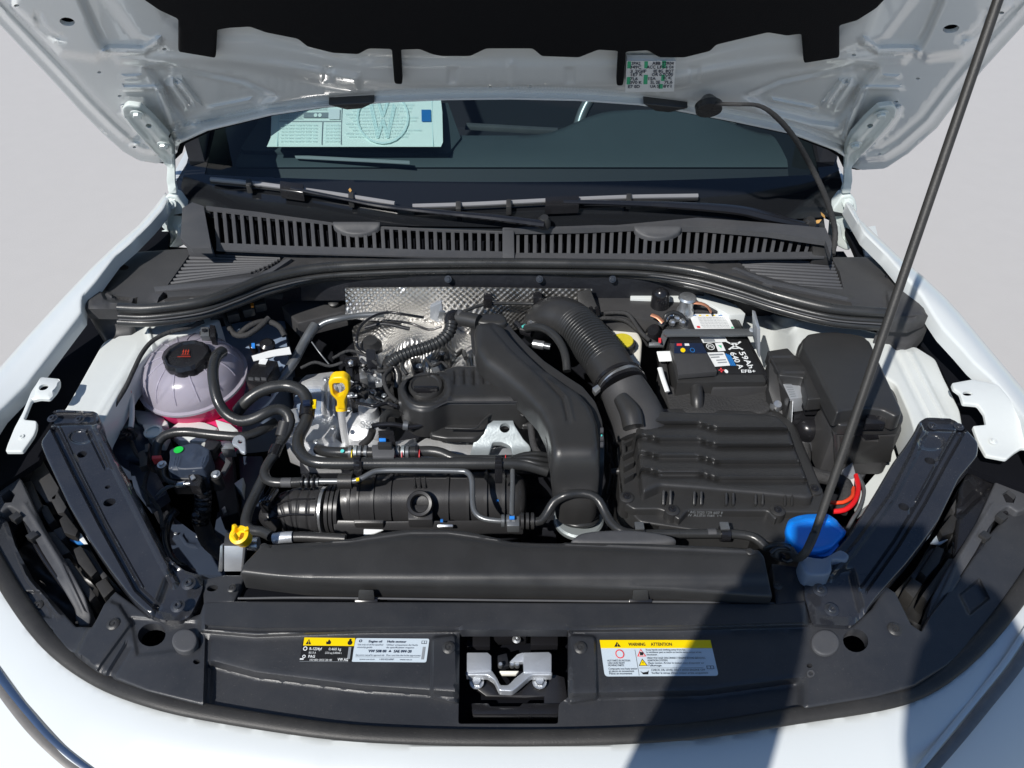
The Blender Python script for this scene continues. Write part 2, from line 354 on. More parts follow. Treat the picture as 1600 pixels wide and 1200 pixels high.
def sheet(name, outline, surf, m, parent=None, holes=(), step=7, down=0.01, edge=None, flare=0.0, ang=40, vec=None, extra=None):
    """pressed or moulded sheet: outline and holes in picture pixels, surf(P) -> points of the place; rim walls go down"""
    if not callable(surf): zc = surf; surf = lambda P: Wn(P, zc)
    loops = [outline] + list(holes); pts = []; edges = []
    for lp in loops:
        lp = [A(p) for p in lp]; s0 = len(pts)
        for i in range(len(lp)):
            a, b = lp[i], lp[(i + 1) % len(lp)]; n = max(1, int(round(np.linalg.norm(b - a) / step)))
            for k in range(n): pts.append(a + (b - a) * k / n)
        N = len(pts) - s0; edges += [(s0 + i, s0 + (i + 1) % N) for i in range(N)]
    B = A(pts); nb = len(B); O = A(outline); lo, hi = O.min(0), O.max(0)
    gx, gy = np.meshgrid(np.arange(lo[0] + step / 2, hi[0], step), np.arange(lo[1] + step / 2, hi[1], step)); gx[1::2] += step / 2
    G = np.stack([gx.ravel(), gy.ravel()], 1)
    def dall(P): return np.min([dline(P, list(lp) + [lp[0]]) for lp in loops], 0)
    def ins(P):
        k = inside(P, outline)
        for h in holes: k &= ~inside(P, h)
        return k
    add = []
    if edge:
        ew = edge[0]
        lp = A(pts[:sum(1 for e in edges if e[0] < nb)])
        n0 = 0
        for l_ in loops:
            pass
        # rings just inside the outline
        No = 0
        for i in range(len(outline)):
            a, b = A(outline[i]), A(outline[(i + 1) % len(outline)]); No += max(1, int(round(np.linalg.norm(b - a) / step)))
        R = B[:No]; tg = np.roll(R, -1, 0) - np.roll(R, 1, 0); nn = np.stack([-tg[:, 1], tg[:, 0]], 1); nn /= np.maximum(np.linalg.norm(nn, axis=1), 1e-6)[:, None]
        for f in (0.12, 0.32, 0.62, 1.0):
            for sgn in (1, -1):
                C = R + nn * sgn * ew * f; k = ins(C)
                if k.any():
                    C = C[k]; C = C[np.abs(dall(C) - ew * f) < ew * 0.06 + 0.15]; add.append(C)
    if add:
        Rg = np.concatenate(add); G = G[ins(G)]; G = G[dall(G) > edge[0] + step * 0.4]; G = np.concatenate([G, Rg])
    else:
        G = G[ins(G)]; G = G[dall(G) > step * 0.45]
    global REG
    REG = []; surf(A([outline[0], outline[1]])); lines, REG = REG, None
    if lines:
        RP = []
        for ln, offs, bw in lines:
            ln = [A(p) for p in ln]; S = []; N_ = []
            for i in range(len(ln) - 1):
                v = ln[i + 1] - ln[i]; L = np.linalg.norm(v)
                if L < 1e-6: continue
                n = max(1, int(round(L / max(step, 3.0)))); nn = np.array([-v[1], v[0]]) / L
                for k in range(n + 1): S.append(ln[i] + v * k / n); N_.append(nn)
            S = A(S); N_ = A(N_); lo_, hi_ = S.min(0) - bw - 2, S.max(0) + bw + 2
            box_ = ((G > lo_) & (G < hi_)).all(1)
            if box_.any():
                dd = np.full(len(G), 1e9); dd[box_] = dline(G[box_], ln); G = G[dd > bw + 0.4 * step]
            for o_ in offs: RP.append(S + N_ * o_)
        RP = np.concatenate(RP); RP = RP[ins(RP)]; RP = RP[dall(RP) > (0.9 if not edge else edge[0] + 0.5)]
        if len(RP):
            _, ui = np.unique(np.round(RP / 1.1).astype(int), axis=0, return_index=True); G = np.concatenate([G, RP[ui]])
    if extra is not None: G = np.concatenate([G, A(extra)])
    P = np.concatenate([B, G])
    vo, eo, fo, *_ = delaunay_2d_cdt([Vector(p) for p in P], edges, [], 0, 1e-5)
    PO = A([tuple(v) for v in vo]); T = A([tuple(f) for f in fo]).astype(int); cen = PO[T].mean(1); T = T[ins(cen)]
    X = surf(PO)
    dv = A(vec) if vec is not None else np.array([0, 0, -1.0]); dv = dv / np.linalg.norm(dv)
    if edge:
        d = np.where(True, dline(PO, list(outline) + [outline[0]]), 0); q = np.clip(1 - d / edge[0], 0, 1)
        X = X + dv * (edge[1] * (1 - np.sqrt(np.maximum(0, 1 - q * q))))[:, None]
    # face the camera
    a, b, c = X[T[:, 0]], X[T[:, 1]], X[T[:, 2]]; nr = np.cross(b - a, c - a); fl = (nr * (np.array([0, 0, CZ]) - a)).sum(1) < 0
    T[fl] = T[fl][:, ::-1]
    cnt = {}
    for t in T:
        for i in range(3):
            e = (t[i], t[(i + 1) % 3]); cnt[e] = 1
    bd = [e for e in cnt if (e[1], e[0]) not in cnt]
    V = [tuple(x) for x in X]; Fc = [list(map(int, t)) for t in T]
    if down:
        idx = {}; outv = {}
        for a_, b_ in bd:
            e = X[b_] - X[a_]; o_ = np.cross(e, dv); o_[2] = 0; ln = np.linalg.norm(o_)
            o_ = o_ / ln if ln > 1e-9 else o_
            for v_ in (a_, b_): outv.setdefault(v_, []).append(o_)
        for v_, os_ in outv.items():
            o_ = np.mean(os_, 0); idx[v_] = len(V); V.append(tuple(X[v_] + dv * down + o_ * -flare))
        for a_, b_ in bd: Fc.append([int(b_), int(a_), idx[a_], idx[b_]])
    me = bpy.data.meshes.new(name); me.from_pydata(V, [], Fc); me.update(); smooth_mesh(me, ang)
    return link(name, me, m, parent)

# screws, bolts and clips share meshes
CACHE = {}
def proto(kind):
    if kind in CACHE: return CACHE[kind]
    if kind == 'hex':
        V, Fc = g_lathe((0, 0, 0), (0, 0, 1), [(1.5, 0), (1.55, 0.12), (1.5, 0.22)], 20); mb = MB().add(V, Fc)
        mb.add(*g_lathe((0, 0, 0), (0, 0, 1), [(1.0, 0.2), (1.0, 0.8), (0.88, 0.95)], 6)); mm = 'steel'
    elif kind == 'torx':
        mb = MB().add(*g_lathe((0, 0, 0), (0, 0, 1), [(1.6, 0), (1.65, 0.14), (1.0, 0.3), (0.98, 0.62), (0.82, 0.8), (0.42, 0.78), (0.38, 0.35), (0.01, 0.35)], 20, ecc=None)); mm = 'steel'
    elif kind == 'clip':
        mb = MB().add(*g_lathe((0, 0, 0), (0, 0, 1), [(1.5, 0), (1.5, 0.12), (1.15, 0.35), (0.8, 0.42), (0.75, 0.25), (0.35, 0.22), (0.3, 0.4), (0.01, 0.42)], 24)); mm = 'plastic'
    me = bpy.data.meshes.new(kind); bm = bmesh.new(); vs = [bm.verts.new(v) for v in mb.V]
    for f in mb.F: bm.faces.new([vs[i] for i in f])
    bmesh.ops.recalc_face_normals(bm, faces=bm.faces); bm.to_mesh(me); bm.free(); smooth_mesh(me, 35)
    CACHE[kind] = (me, mm); return CACHE[kind]
def fast(name, kind, pos, r, parent, nrm=(0, 0, 1), m=None):
    me, mm = proto(kind); m = m or mm; key = (kind, m)
    if key not in CACHE:
        c = me.copy(); c.materials.clear(); c.materials.append(MATS[m]); CACHE[key] = c
    o = bpy.data.objects.new(name, CACHE[key]); COL.objects.link(o); o.parent = parent
    L = ROOT[parent.name]; ROOT[o.name] = L
    o.location = Vector(pos) - L; o.rotation_euler = Vector(nrm).normalized().to_track_quat('Z', 'Y').to_euler(); o.scale = (r, r, r); return o
def bolt(px, py, z, w, parent, kind='hex', name='bolt', nrm=(0, -0.15, 1), m=None):
    v = W(px, py, z); return fast(name, kind, v, Wd(w, v) / 1.5, parent, nrm, m)

# flat print: text and marks laid on a surface
def text_geo(s, bold=False):
    cu = bpy.data.curves.new('t', 'FONT'); cu.body = s; cu.size = 1; cu.resolution_u = 2
    if bold: cu.offset = 0.018
    o = bpy.data.objects.new('t', cu); COL.objects.link(o)
    me = bpy.data.meshes.new_from_object(o.evaluated_get(bpy.context.evaluated_depsgraph_get()))
    V = np.array([v.co[:2] for v in me.vertices]) if len(me.vertices) else np.zeros((0, 2)); Fc = [list(p.vertices) for p in me.polygons]
    bpy.data.objects.remove(o); bpy.data.curves.remove(cu); bpy.data.meshes.remove(me); return V, Fc
def label_on(parent, quad, surfoff, items, aspect, base=None, bname='label', corner=0.06, lift=0.0005, pname='lettering', sub=1):
    """quad: picture points of the corners TL TR BR BL; surfoff(P, off) -> place points; items in u (0..1 right), v (0..1 down)"""
    q = A(quad); src = A([(0, 0), (1, 0), (1, 1), (0, 1)]); M = []
    for (u, v), (x, y) in zip(src, q): M += [[u, v, 1, 0, 0, 0, -u * x, -v * x, x], [0, 0, 0, u, v, 1, -u * y, -v * y, y]]
    M = np.array(M, float); h = np.linalg.solve(M[:, :8], M[:, 8])
    def mp(U):
        U = A(U).reshape(-1, 2); w = h[6] * U[:, 0] + h[7] * U[:, 1] + 1
        return np.stack([(h[0] * U[:, 0] + h[1] * U[:, 1] + h[2]) / w, (h[3] * U[:, 0] + h[4] * U[:, 1] + h[5]) / w], 1)
    lab = parent
    if base:
        pts = rc([(0, 0), (aspect, 0), (aspect, 1), (0, 1)], corner, 4); U = [(x / aspect, y) for x, y in pts]
        me = bpy.data.meshes.new(bname); X = surfoff(mp(U), lift); me.from_pydata([tuple(x) for x in X], [], [list(range(len(X)))]); lab = link(bname, me, base, parent)
    groups = {}
    for it in items:
        k, mname, lv = it[0], it[1], 1
        if k == 'rect': _, _, u0, v0, u1, v1 = it; V = [(u0, v0), (u1, v0), (u1, v1), (u0, v1)]; Fc = [[0, 1, 2, 3]]
        elif k == 'poly': V = it[2]; Fc = [list(range(len(V)))]; 
        elif k == 'disc': _, _, u, v, r = it; V = [(u + r / aspect * math.cos(a), v + r * math.sin(a)) for a in np.linspace(0, 2 * math.pi, 20, False)]; Fc = [list(range(20))]
        elif k == 'ring':
            _, _, u, v, r, th = it; V = [(u + rr / aspect * math.cos(a), v + rr * math.sin(a)) for rr in (r, r - th) for a in np.linspace(0, 2 * math.pi, 24, False)]
            Fc = [[i, (i + 1) % 24, 24 + (i + 1) % 24, 24 + i] for i in range(24)]
        elif k == 'text':
            _, _, u, v, size, s = it[:6]; opt = it[6] if len(it) > 6 else {}
            T, Fc = text_geo(s, opt.get('bold', False))
            if len(T) == 0: continue
            T = T * size * 1.35; w = opt.get('w')
            if w: T[:, 0] *= w * aspect / max(T[:, 0].max(), 1e-6)
            V = np.stack([T[:, 0] / aspect + u, v - T[:, 1]], 1)
            if opt.get('rot'):
                a = math.radians(opt['rot']); X = T[:, 0]; Y = -T[:, 1]; V = np.stack([(X * math.cos(a) - Y * math.sin(a)) / aspect + u, X * math.sin(a) + Y * math.cos(a) + v], 1)
            V = [tuple(p) for p in V]; lv = 2
        if k in ('ring', 'disc') : lv = 1.6
        if isinstance(it[-1], float) and k == 'poly' and len(it) > 3: lv = it[3]
        g = groups.setdefault((mname, lv), ([], [])); n = len(g[0]); g[0].extend([tuple(p) for p in V]); g[1].extend([[i + n for i in f] for f in Fc])
    order = {}
    for i, ((mname, lv), (V, Fc)) in enumerate(groups.items()):
        me = bpy.data.meshes.new(pname); X = surfoff(mp(V), lift * (1 + 0.8 * lv + 0.12 * i)); me.from_pydata([tuple(x) for x in X], [], Fc)
        link(pname if lv == 2 else 'printed_mark', me, mname, lab if base and ROOT.get(lab.name) is not None else parent)
    return lab
# ================================================================== the setting
gv = [(-14, -9, 0), (14, -9, 0), (14, 22, 0), (-14, 22, 0)]
g_o = mk('ground', gv, [[0, 1, 2, 3]], 'concrete'); g_o['kind'] = 'structure'
def mirx(pts, c=798.5): return [(2 * c - p[0],) + tuple(p[1:]) for p in pts]

# ================================================================== car body
body = thing('car_body', 'white painted car body with front fenders, bumper and windshield pillars around the open engine bay', 'car body', (0, 0.9, 0.0))
# fenders
fo_l = [(258, 298), (240, 322), (215, 350), (180, 380), (140, 418), (100, 460), (40, 525), (0, 570), (-70, 650), (-150, 770), (-210, 900)]
fi_l = [(-120, 905), (-80, 800), (-40, 700), (0, 640), (42, 598), (62, 572), (100, 522), (127, 487), (128, 462), (150, 437), (180, 397), (207, 374), (235, 346), (256, 322), (264, 306)]
def f_surf(sil):
    def s(P):
        d = dline(P, sil); zz = 1.045 - 0.085 * sst(P[:, 1], 300, 640) - 0.03 * sst(P[:, 1], 640, 900)
        return Wn(P, zz - 0.014 * (1 - np.clip(d / 22, 0, 1)) ** 2 + 0 * d)
    return s
def build_fender(o, i):
    f = sheet('fender', o + i, f_surf(o), 'white_paint', body, step=8, down=0.022, edge=(5, 0.004)); return f
fl = build_fender(fo_l, fi_l)
fo_r = [(1328, 310), (1345, 340), (1370, 365), (1405, 398), (1444, 430), (1478, 462), (1500, 486), (1545, 540), (1600, 605), (1680, 700), (1760, 800), (1830, 900)]
fi_r = [(1740, 905), (1690, 800), (1620, 700), (1598, 650), (1575, 620), (1548, 590), (1520, 565), (1500, 542), (1472, 512), (1457, 490), (1440, 462), (1405, 420), (1385, 396), (1350, 362), (1334, 335), (1322, 315)]
fr = build_fender(fo_r, fi_r)
# side skins below the fenders: one big rounded wall each so that the car has sides
for sx in (-1, 1):
    V = []; Fc = []
    ys = np.linspace(0.80, 3.2, 20); prof = [(0, 0.86), (0.05, 0.82), (0.09, 0.72), (0.10, 0.5), (0.07, 0.3), (0.03, 0.2)]
    for y in ys:
        hw = np.interp(y, [0.6, 0.97, 1.18, 1.37, 2.0, 3.2], [0.765, 0.745, 0.67, 0.635, 0.63, 0.63])
        for a, z in prof: V.append((sx * (hw + a * 0.35 - 0.01), y, z))
    n = len(prof)
    for i in range(len(ys) - 1):
        for j in range(n - 1): Fc.append([i * n + j, i * n + j + 1, (i + 1) * n + j + 1, (i + 1) * n + j])
    mk('side_panel', V, Fc, 'white_paint', body)
# flange brackets on the fenders
brl = [(63, 588), (93, 591), (93, 601), (87, 612), (77, 623), (62, 622), (49, 625), (43, 640), (37, 655), (57, 657), (57, 668), (53, 679), (44, 692), (35, 705), (8, 705), (11, 695), (22, 668), (35, 644), (48, 612)]
def br_surf(P): return Wn(P, 0.962 - 0.025 * sst(P[:, 1], 600, 720) + padr(P, [(60, 588), (95, 590), (80, 625), (55, 622)], 4, 0.003))
sheet('fender_bracket', rc(brl, 3, 3), br_surf, 'white_primer', body, holes=[ell(68, 605, 8, 4.5, rot=-0.3), ], step=5, down=0.004, edge=(2.5, 0.0015))
brr = [(1487, 598), (1520, 592), (1560, 600), (1600, 650), (1614, 700), (1597, 699), (1586, 706), (1573, 717), (1541, 711), (1529, 690), (1520, 665), (1541, 663), (1538, 646), (1528, 632), (1505, 630), (1500, 614), (1490, 607)]
sheet('fender_bracket', rc(brr, 3, 3), lambda P: Wn(P, 0.962 - 0.025 * sst(P[:, 1], 600, 720)), 'white_primer', body, holes=[ell(1512, 615, 8, 3.5)], step=6, down=0.004, edge=(2.5, 0.0015))
for x, y in ((35, 683), (1552, 690)): bolt(x, y, 0.942, 12, body, 'torx', 'screw', m='white_primer')
# inner rails
rail_l = [(160, 535), (205, 505), (228, 498), (330, 492), (345, 500), (300, 520), (262, 527), (236, 548), (223, 562), (201, 588), (180, 625), (159, 663), (150, 700), (92, 700), (85, 660), (103, 636), (118, 610)]
def rail_s(P): return Wn(P, 0.930 + bead(P, [(215, 545), (150, 650)], 7, 0.0015) + bead(P, [(228, 498), (238, 540)], 5, 0.003))
sheet('inner_rail', rc(rail_l, 5, 3), rail_s, 'white_primer', body, step=6, down=0.045, edge=(4, 0.003))
rail_r = [(1150, 470), (1180, 470), (1215, 492), (1260, 500), (1310, 505), (1375, 520), (1405, 545), (1430, 540), (1462, 560), (1475, 590), (1500, 640), (1510, 700), (1440, 720), (1425, 660), (1418, 640), (1400, 600), (1340, 560), (1262, 560), (1235, 548), (1200, 560), (1200, 600), (1188, 590), (1178, 545), (1145, 500)]
def rail_rs(P): return Wn(P, 0.928 + bead(P, [(1395, 545), (1455, 665)], 7, -0.003) + bead(P, [(1420, 545), (1475, 650)], 6, 0.003) + bead(P, [(1200, 500), (1230, 520), (1250, 500)], 6, 0.003) - 0.06 * sst(P[:, 0], 1250, 1200))
sheet('inner_rail', rc(rail_r, 6, 3), rail_rs, 'white_primer', body, step=6, down=0.06, edge=(4, 0.003))
sheet('inner_rail', [(1395, 700), (1415, 655), (1445, 670), (1440, 700), (1400, 738), (1370, 778), (1345, 797), (1338, 775), (1370, 738)], 0.82, 'white_primer', body, step=10, down=0.02)
# suspension tower behind the coolant tank, its shade put into the blue colours
sheet('strut_tower', sm2([(320, 500), (370, 475), (415, 460), (440, 462), (446, 520), (450, 575), (430, 620), (400, 640), (300, 640), (210, 600), (240, 540)], 4), lambda P: Wn(P, 0.86 - 0.04 * sst(dline(P, [(400, 520), (430, 520)]), 0, 120)), 'navy_shade', body, step=10, down=0.1)
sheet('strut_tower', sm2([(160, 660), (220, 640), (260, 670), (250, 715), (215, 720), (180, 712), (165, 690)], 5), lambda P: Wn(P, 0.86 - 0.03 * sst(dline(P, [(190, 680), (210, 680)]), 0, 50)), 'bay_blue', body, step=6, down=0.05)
# the bay's tub: floor, sides, bulkhead
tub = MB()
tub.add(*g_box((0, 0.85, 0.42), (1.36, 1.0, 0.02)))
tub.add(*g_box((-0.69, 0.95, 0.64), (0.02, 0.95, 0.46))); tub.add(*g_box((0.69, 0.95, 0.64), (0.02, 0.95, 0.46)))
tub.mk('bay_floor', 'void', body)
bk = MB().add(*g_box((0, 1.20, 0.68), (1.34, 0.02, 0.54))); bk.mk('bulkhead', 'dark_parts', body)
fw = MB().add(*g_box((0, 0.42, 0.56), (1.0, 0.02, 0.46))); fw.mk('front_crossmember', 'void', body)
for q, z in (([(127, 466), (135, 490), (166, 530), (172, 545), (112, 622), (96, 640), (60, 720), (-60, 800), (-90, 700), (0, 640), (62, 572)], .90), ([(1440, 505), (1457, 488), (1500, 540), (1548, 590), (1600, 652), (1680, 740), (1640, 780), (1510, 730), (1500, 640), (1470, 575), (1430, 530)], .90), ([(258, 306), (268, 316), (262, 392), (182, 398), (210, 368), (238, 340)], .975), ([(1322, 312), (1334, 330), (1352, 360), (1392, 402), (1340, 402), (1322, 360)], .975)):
    prism('gap_shade_sheet', Q(q, z), 'void', body, down=.01, bevel=0)  # near-black sheets stand in for the shade in the fender and hinge gaps
prism('fender_brace', Qz([(1368, 352, .985), (1380, 400, .98), (1352, 400, .98), (1345, 356, .985)]), 'white_primer', body, down=.01)
# white edge of the bulkhead seen to the right
prism('bulkhead_flange', Q([(985, 452), (1100, 457), (1150, 476), (1165, 490), (1140, 492), (1100, 470), (985, 466)], 0.93), 'white_primer', body, down=0.05)
prism('bulkhead_panel', Q([(922, 448), (1145, 470), (1146, 486), (1060, 486), (1030, 500), (925, 490)], 0.925), 'plastic_matte', body, down=0.06)
sheet('bulkhead_panel', [(440, 478), (475, 462), (540, 452), (540, 486), (465, 505)], 0.90, 'plastic_matte', body, step=8, down=0.03, edge=(3, 0.002))
lathe('grommet', W(522, 474, 0.905), (0, -0.4, 1), [(0.010, 0), (0.010, 0.006), (0.006, 0.008)], 'plastic', body)
# bumper
seal_line = [(-90, 730), (-40, 820), (8, 905), (55, 975), (100, 1022), (160, 1062), (230, 1090), (320, 1112), (500, 1140), (640, 1150), (800, 1153), (960, 1150), (1100, 1140), (1250, 1117), (1370, 1098), (1430, 1080), (1480, 1050), (1530, 1005), (1580, 945), (1630, 870), (1690, 760)]
bump_o = seal_line + [(1900, 800), (1950, 1330), (-350, 1330), (-300, 800)]
def bmp(P):
    d = dline(P, seal_line); return Wn(P, 0.880 - 0.02 * (d / 100) ** 1.6 - 0.012 * (1 - sst(d, 0, 14)) + bead(P, [(800, 1165), (800, 1400)], 300, 0.004))
sheet('front_bumper', bump_o, bmp, 'white_paint', body, step=9, down=0.05)
tube('trim_strip', [(-75, 960, .866), (-20, 1045, .862), (22, 1105, .857), (60, 1150, .852), (110, 1195, .845), (170, 1235, .84)], 15, 'grey_trim', body, n=10, flat=0.35)
tube('chrome_strip', [(-50, 985, .868), (5, 1062, .864), (45, 1112, .860), (85, 1156, .855), (140, 1200, .848), (200, 1235, .84)], 13, 'chrome', body, n=10, flat=0.35)
tube('trim_strip', [(1625, 985, .880), (1585, 1045, .876), (1545, 1095, .872), (1500, 1150, .868), (1450, 1208, .862)], 17, 'grey_trim', body, n=10, flat=0.35)
tube('chrome_strip', [(1610, 975, .881), (1570, 1035, .877), (1530, 1085, .873), (1485, 1140, .869), (1432, 1205, .863)], 9, 'white_paint', body, n=10, flat=0.35)
# pillars, mirrors, cabin
def g_strip(a, b, wa, wb, th=0.03):
    return g_prism([a + Vector((-wa, 0, 0)), a + Vector((wa, 0, 0)), b + Vector((wb, 0, 0)), b + Vector((-wb, 0, 0))], th)
for q in ([(262, 288, 1.40), (272, 288, 1.39), (322, 205, 1.66), (352, 150, 1.9), (338, 150, 1.9), (306, 205, 1.66)], [(1329, 293, 1.40), (1318, 297, 1.39), (1262, 205, 1.66), (1226, 150, 1.9), (1242, 150, 1.9), (1278, 205, 1.66)]):
    prism('windshield_pillar', [WY(*p) for p in q], 'white_paint', body, vec=(0, 0.05, -0.02))
for q in ([(272, 292, 1.375), (300, 318, 1.36), (312, 318, 1.36), (316, 268, 1.5), (352, 205, 1.66), (375, 150, 1.9), (350, 150, 1.9), (320, 205, 1.66)], [(1322, 297, 1.375), (1296, 345, 1.36), (1288, 318, 1.36), (1282, 268, 1.5), (1246, 205, 1.66), (1215, 150, 1.9), (1228, 150, 1.9), (1264, 205, 1.66)]):
    prism('pillar_trim', [WY(*p) for p in q], 'plastic_shiny', body, vec=(0, 0.03, -0.01))
prism('mirror_mount', [WY(*p) for p in [(1292, 232, 1.75), (1310, 240, 1.75), (1306, 262, 1.72), (1296, 252, 1.72)]], 'plastic', body, vec=(0, 0.05, 0))
# cabin behind the glass: dark floor, seats' back and roof edge (only their mass shows)
cb = MB(); cb.add(*g_box((0, 2.75, 0.95), (1.15, 0.06, 1.0))); cb.add(*g_box((0, 2.1, 0.60), (1.15, 1.4, 0.05)))
cb.add(*g_box((-0.615, 2.14, 0.865), (0.03, 1.42, 0.57))); cb.add(*g_box((0.615, 2.14, 0.865), (0.03, 1.42, 0.57)))
cb.mk('cabin_lining', 'dash_dark', body)
V, Fc = g_box((0, 2.75, 1.50), (1.22, 1.1, 0.04)); mk('roof', V, Fc, 'white_paint', body, bevel=0.012)

# ================================================================== windshield
def Gn(P, off=0.0):
    d = dirs(P); D = np.full(len(d), 1.4)
    for _ in range(12):
        x = d[:, 0] * D; yb = 1.26 + 0.22 * x * x; zb = 1.035 - 0.06 * x * x + off
        # z = zb + .577 (y - yb);  CZ + d.z D = zb + .577 (d.y D - yb)
        D = (zb - 0.577 * yb - CZ) / (d[:, 2] - 0.577 * d[:, 1])
    r = d * D[:, None]; r[:, 2] += CZ; return r
def G(px, py, off=0.0): return Vector(Gn([(px, py)], off)[0])
ws = thing('windshield', 'wide windshield glass behind the wipers, tinted blue, with a black printed lower edge', 'windshield', (0, 1.5, 1.15))
def wsv(x, s): return (x * (1 - 0.10 * s), 1.26 + 0.22 * x * x + s * 0.866, 1.035 - 0.06 * x * x + s * 0.5)
xs = np.linspace(-0.645, 0.645, 33)
def wgrid(ss, dz=0.0):
    V = []; n = len(xs)
    for s in ss:
        for x in xs:
            p = wsv(x, s); V.append((p[0], p[1], p[2] + dz))
    return V, [[j * n + i, j * n + i + 1, (j + 1) * n + i + 1, (j + 1) * n + i] for j in range(len(ss) - 1) for i in range(n - 1)]
V, Fc = wgrid(np.linspace(0.0, 0.95, 12)); mk('glass_pane', V, Fc, 'glass', ws)
V, Fc = wgrid([-0.02, 0.02, 0.075], 0.0012); mk('black_border', V, Fc, 'frit', ws)
for sx in (0, 1):
    V = []
    for s in np.linspace(0.06, 0.95, 10):
        for x in ((-0.645, -0.60) if sx == 0 else (0.60, 0.645)):
            p = wsv(x, s); V.append((p[0], p[1], p[2] + 0.0012))
    mk('black_border', V, [[2 * i, 2 * i + 1, 2 * i + 3, 2 * i + 2] for i in range(9)], 'frit', ws)

# ================================================================== dashboard, wheel, paper
da = thing('dashboard', 'grey dashboard top with instrument hood seen through the windshield', 'dashboard', (0, 1.8, 0.9))
V = []; nx = 41
dx = np.linspace(-0.60, 0.60, nx); rows = [(1.585, 0.985), (1.60, 0.995), (1.65, 1.0), (1.70, 1.0), (1.735, 0.995), (1.745, 0.97), (1.75, 0.80)]
for y, z in rows:
    for x in dx:
        b = math.exp(-((x - 0.33) / 0.20) ** 4); V.append((x, y + 0.07 * b * (y > 1.68), z + 0.034 * b * (1 if y > 1.68 else 0)))
Fc = [[j * nx + i, j * nx + i + 1, (j + 1) * nx + i + 1, (j + 1) * nx + i] for j in range(len(rows) - 1) for i in range(nx - 1)]
mk('dash_top', V, Fc, 'dash', da, ang=60)
V = [(x, y, z) for y, z in ((1.40, 0.84), (1.50, 0.92), (1.584, 0.982)) for x in (-0.60, 0.60)]; mk('dash_front', V, [[0, 1, 3, 2], [2, 3, 5, 4]], 'dash_dark', da)
prism('paper_tray', Q([(330, 190), (700, 160), (720, 215), (700, 240), (380, 235)], 1.006), 'dash', da, down=0.01)
prism('screen', [WY(x, y, 1.95) for x, y in [(728, 196), (872, 204), (870, 212), (726, 203)]], 'plastic_grey', da, vec=(0, 0.02, 0))
prism('demister_vent', [W(x, y, 1.004) for x, y in [(460, 242), (640, 251), (640, 255), (462, 246)]], 'lbl_grey', da, down=0.003, bevel=0.0004)
swc = WY(1022, 222, 1.97)
sw = thing('steering_wheel', 'dark steering wheel behind the instrument hood seen through the glass', 'steering wheel', swc)
rows = []
q = Euler((math.radians(62), 0, 0)).to_matrix()
for i in range(41):
    a = 2 * math.pi * i / 40; p = swc + q @ Vector((math.cos(a) * 0.205, math.sin(a) * 0.195, 0)); rows.append((p.x, p.y, p.z, 0.015))
V, Fc = g_tube(rows, n=10, step=0.03, cap=False); mk('rim', V, Fc, 'pipe_grey', sw)
lathe('hub', swc, q @ Vector((0, 0, 1)), [(0.07, -0.02), (0.08, 0.0), (0.06, 0.03)], 'plastic', sw)
mk('spoke', *g_box(swc, (0.34, 0.02, 0.04), (62 - 90, 0, 0)), 'plastic', sw)

pq = [(420, 183), (686, 130), (692, 228), (418, 229)]
def paper_s(P, off=0.0): return Wn(P, 1.022 + off + 0.012 * np.sin((P[:, 1] - 150) / 78 * 1.5))
pa = sheet('paper_sheet', [(424, 130), (686, 130), (691, 175), (692, 222), (689, 229), (417, 229), (423, 215), (424, 185)], paper_s, 'paper', step=10, down=0.0006)
tag(pa, 'white printed paper sheet lying on the dashboard behind the left of the glass', 'paper')
it = [('rect', 'paper_tint', 0.055, 0.0, 0.06, 1.0), ('rect', 'paper_tint', 0.945, 0.0, 0.95, 1.0), ('rect', 'lbl_grey', 0.2, 0.475, 0.355, 0.56), ('rect', 'lbl_grey', 0.06, 0.61, 0.42, 0.618), ('rect', 'lbl_grey', 0.31, 0.62, 0.314, 0.98), ('rect', 'lbl_grey', 0.42, 0.3, 0.424, 0.98), ('rect', 'lbl_blue', 0.885, 0.43, 0.94, 0.62)]
for k in range(6): it.append(('text', 'lbl_grey', 0.065, 0.40 + k * 0.035, 0.030, 'important information please read the following carefully before driving', {'w': 0.27 if k < 2 else 0.13}))
for k in range(6): it.append(('text', 'paper_tint', 0.07, 0.68 + k * 0.05, 0.034, 'see the owner manual for further notes', {'w': 0.21}))
for k in range(6): it.append(('text', 'paper_tint', 0.325, 0.68 + k * 0.05, 0.034, 'parts and assembly', {'w': 0.085}))
for k in range(11): it.append(('text', 'paper_tint', 0.44 + 0.02 * (k % 3), 0.36 + k * 0.05, 0.032, 'vehicle equipment and pricing details of this model', {'w': 0.40 - 0.03 * (k % 4)}))
it += [('disc', 'paper', 0.27, 0.518, 0.03), ('disc', 'paper', 0.295, 0.518, 0.03), ('rect', 'lbl_white', 0.345, 0.42, 0.41, 0.585)]
it += [('ring', 'paper_tint', 0.66, 0.55, 0.42, 0.03), ('poly', 'paper_tint', [(.612, .22), (.632, .22), (.66, .46), (.688, .22), (.708, .22), (.668, .54), (.652, .54)]), ('poly', 'paper_tint', [(.582, .38), (.600, .33), (.634, .74), (.652, .58), (.668, .58), (.686, .74), (.720, .33), (.738, .38), (.696, .88), (.682, .88), (.66, .68), (.638, .88), (.624, .88)])]
label_on(pa, [(424, 130), (688, 130), (691, 228), (417, 228)], paper_s, it, 2.75, lift=0.0012)

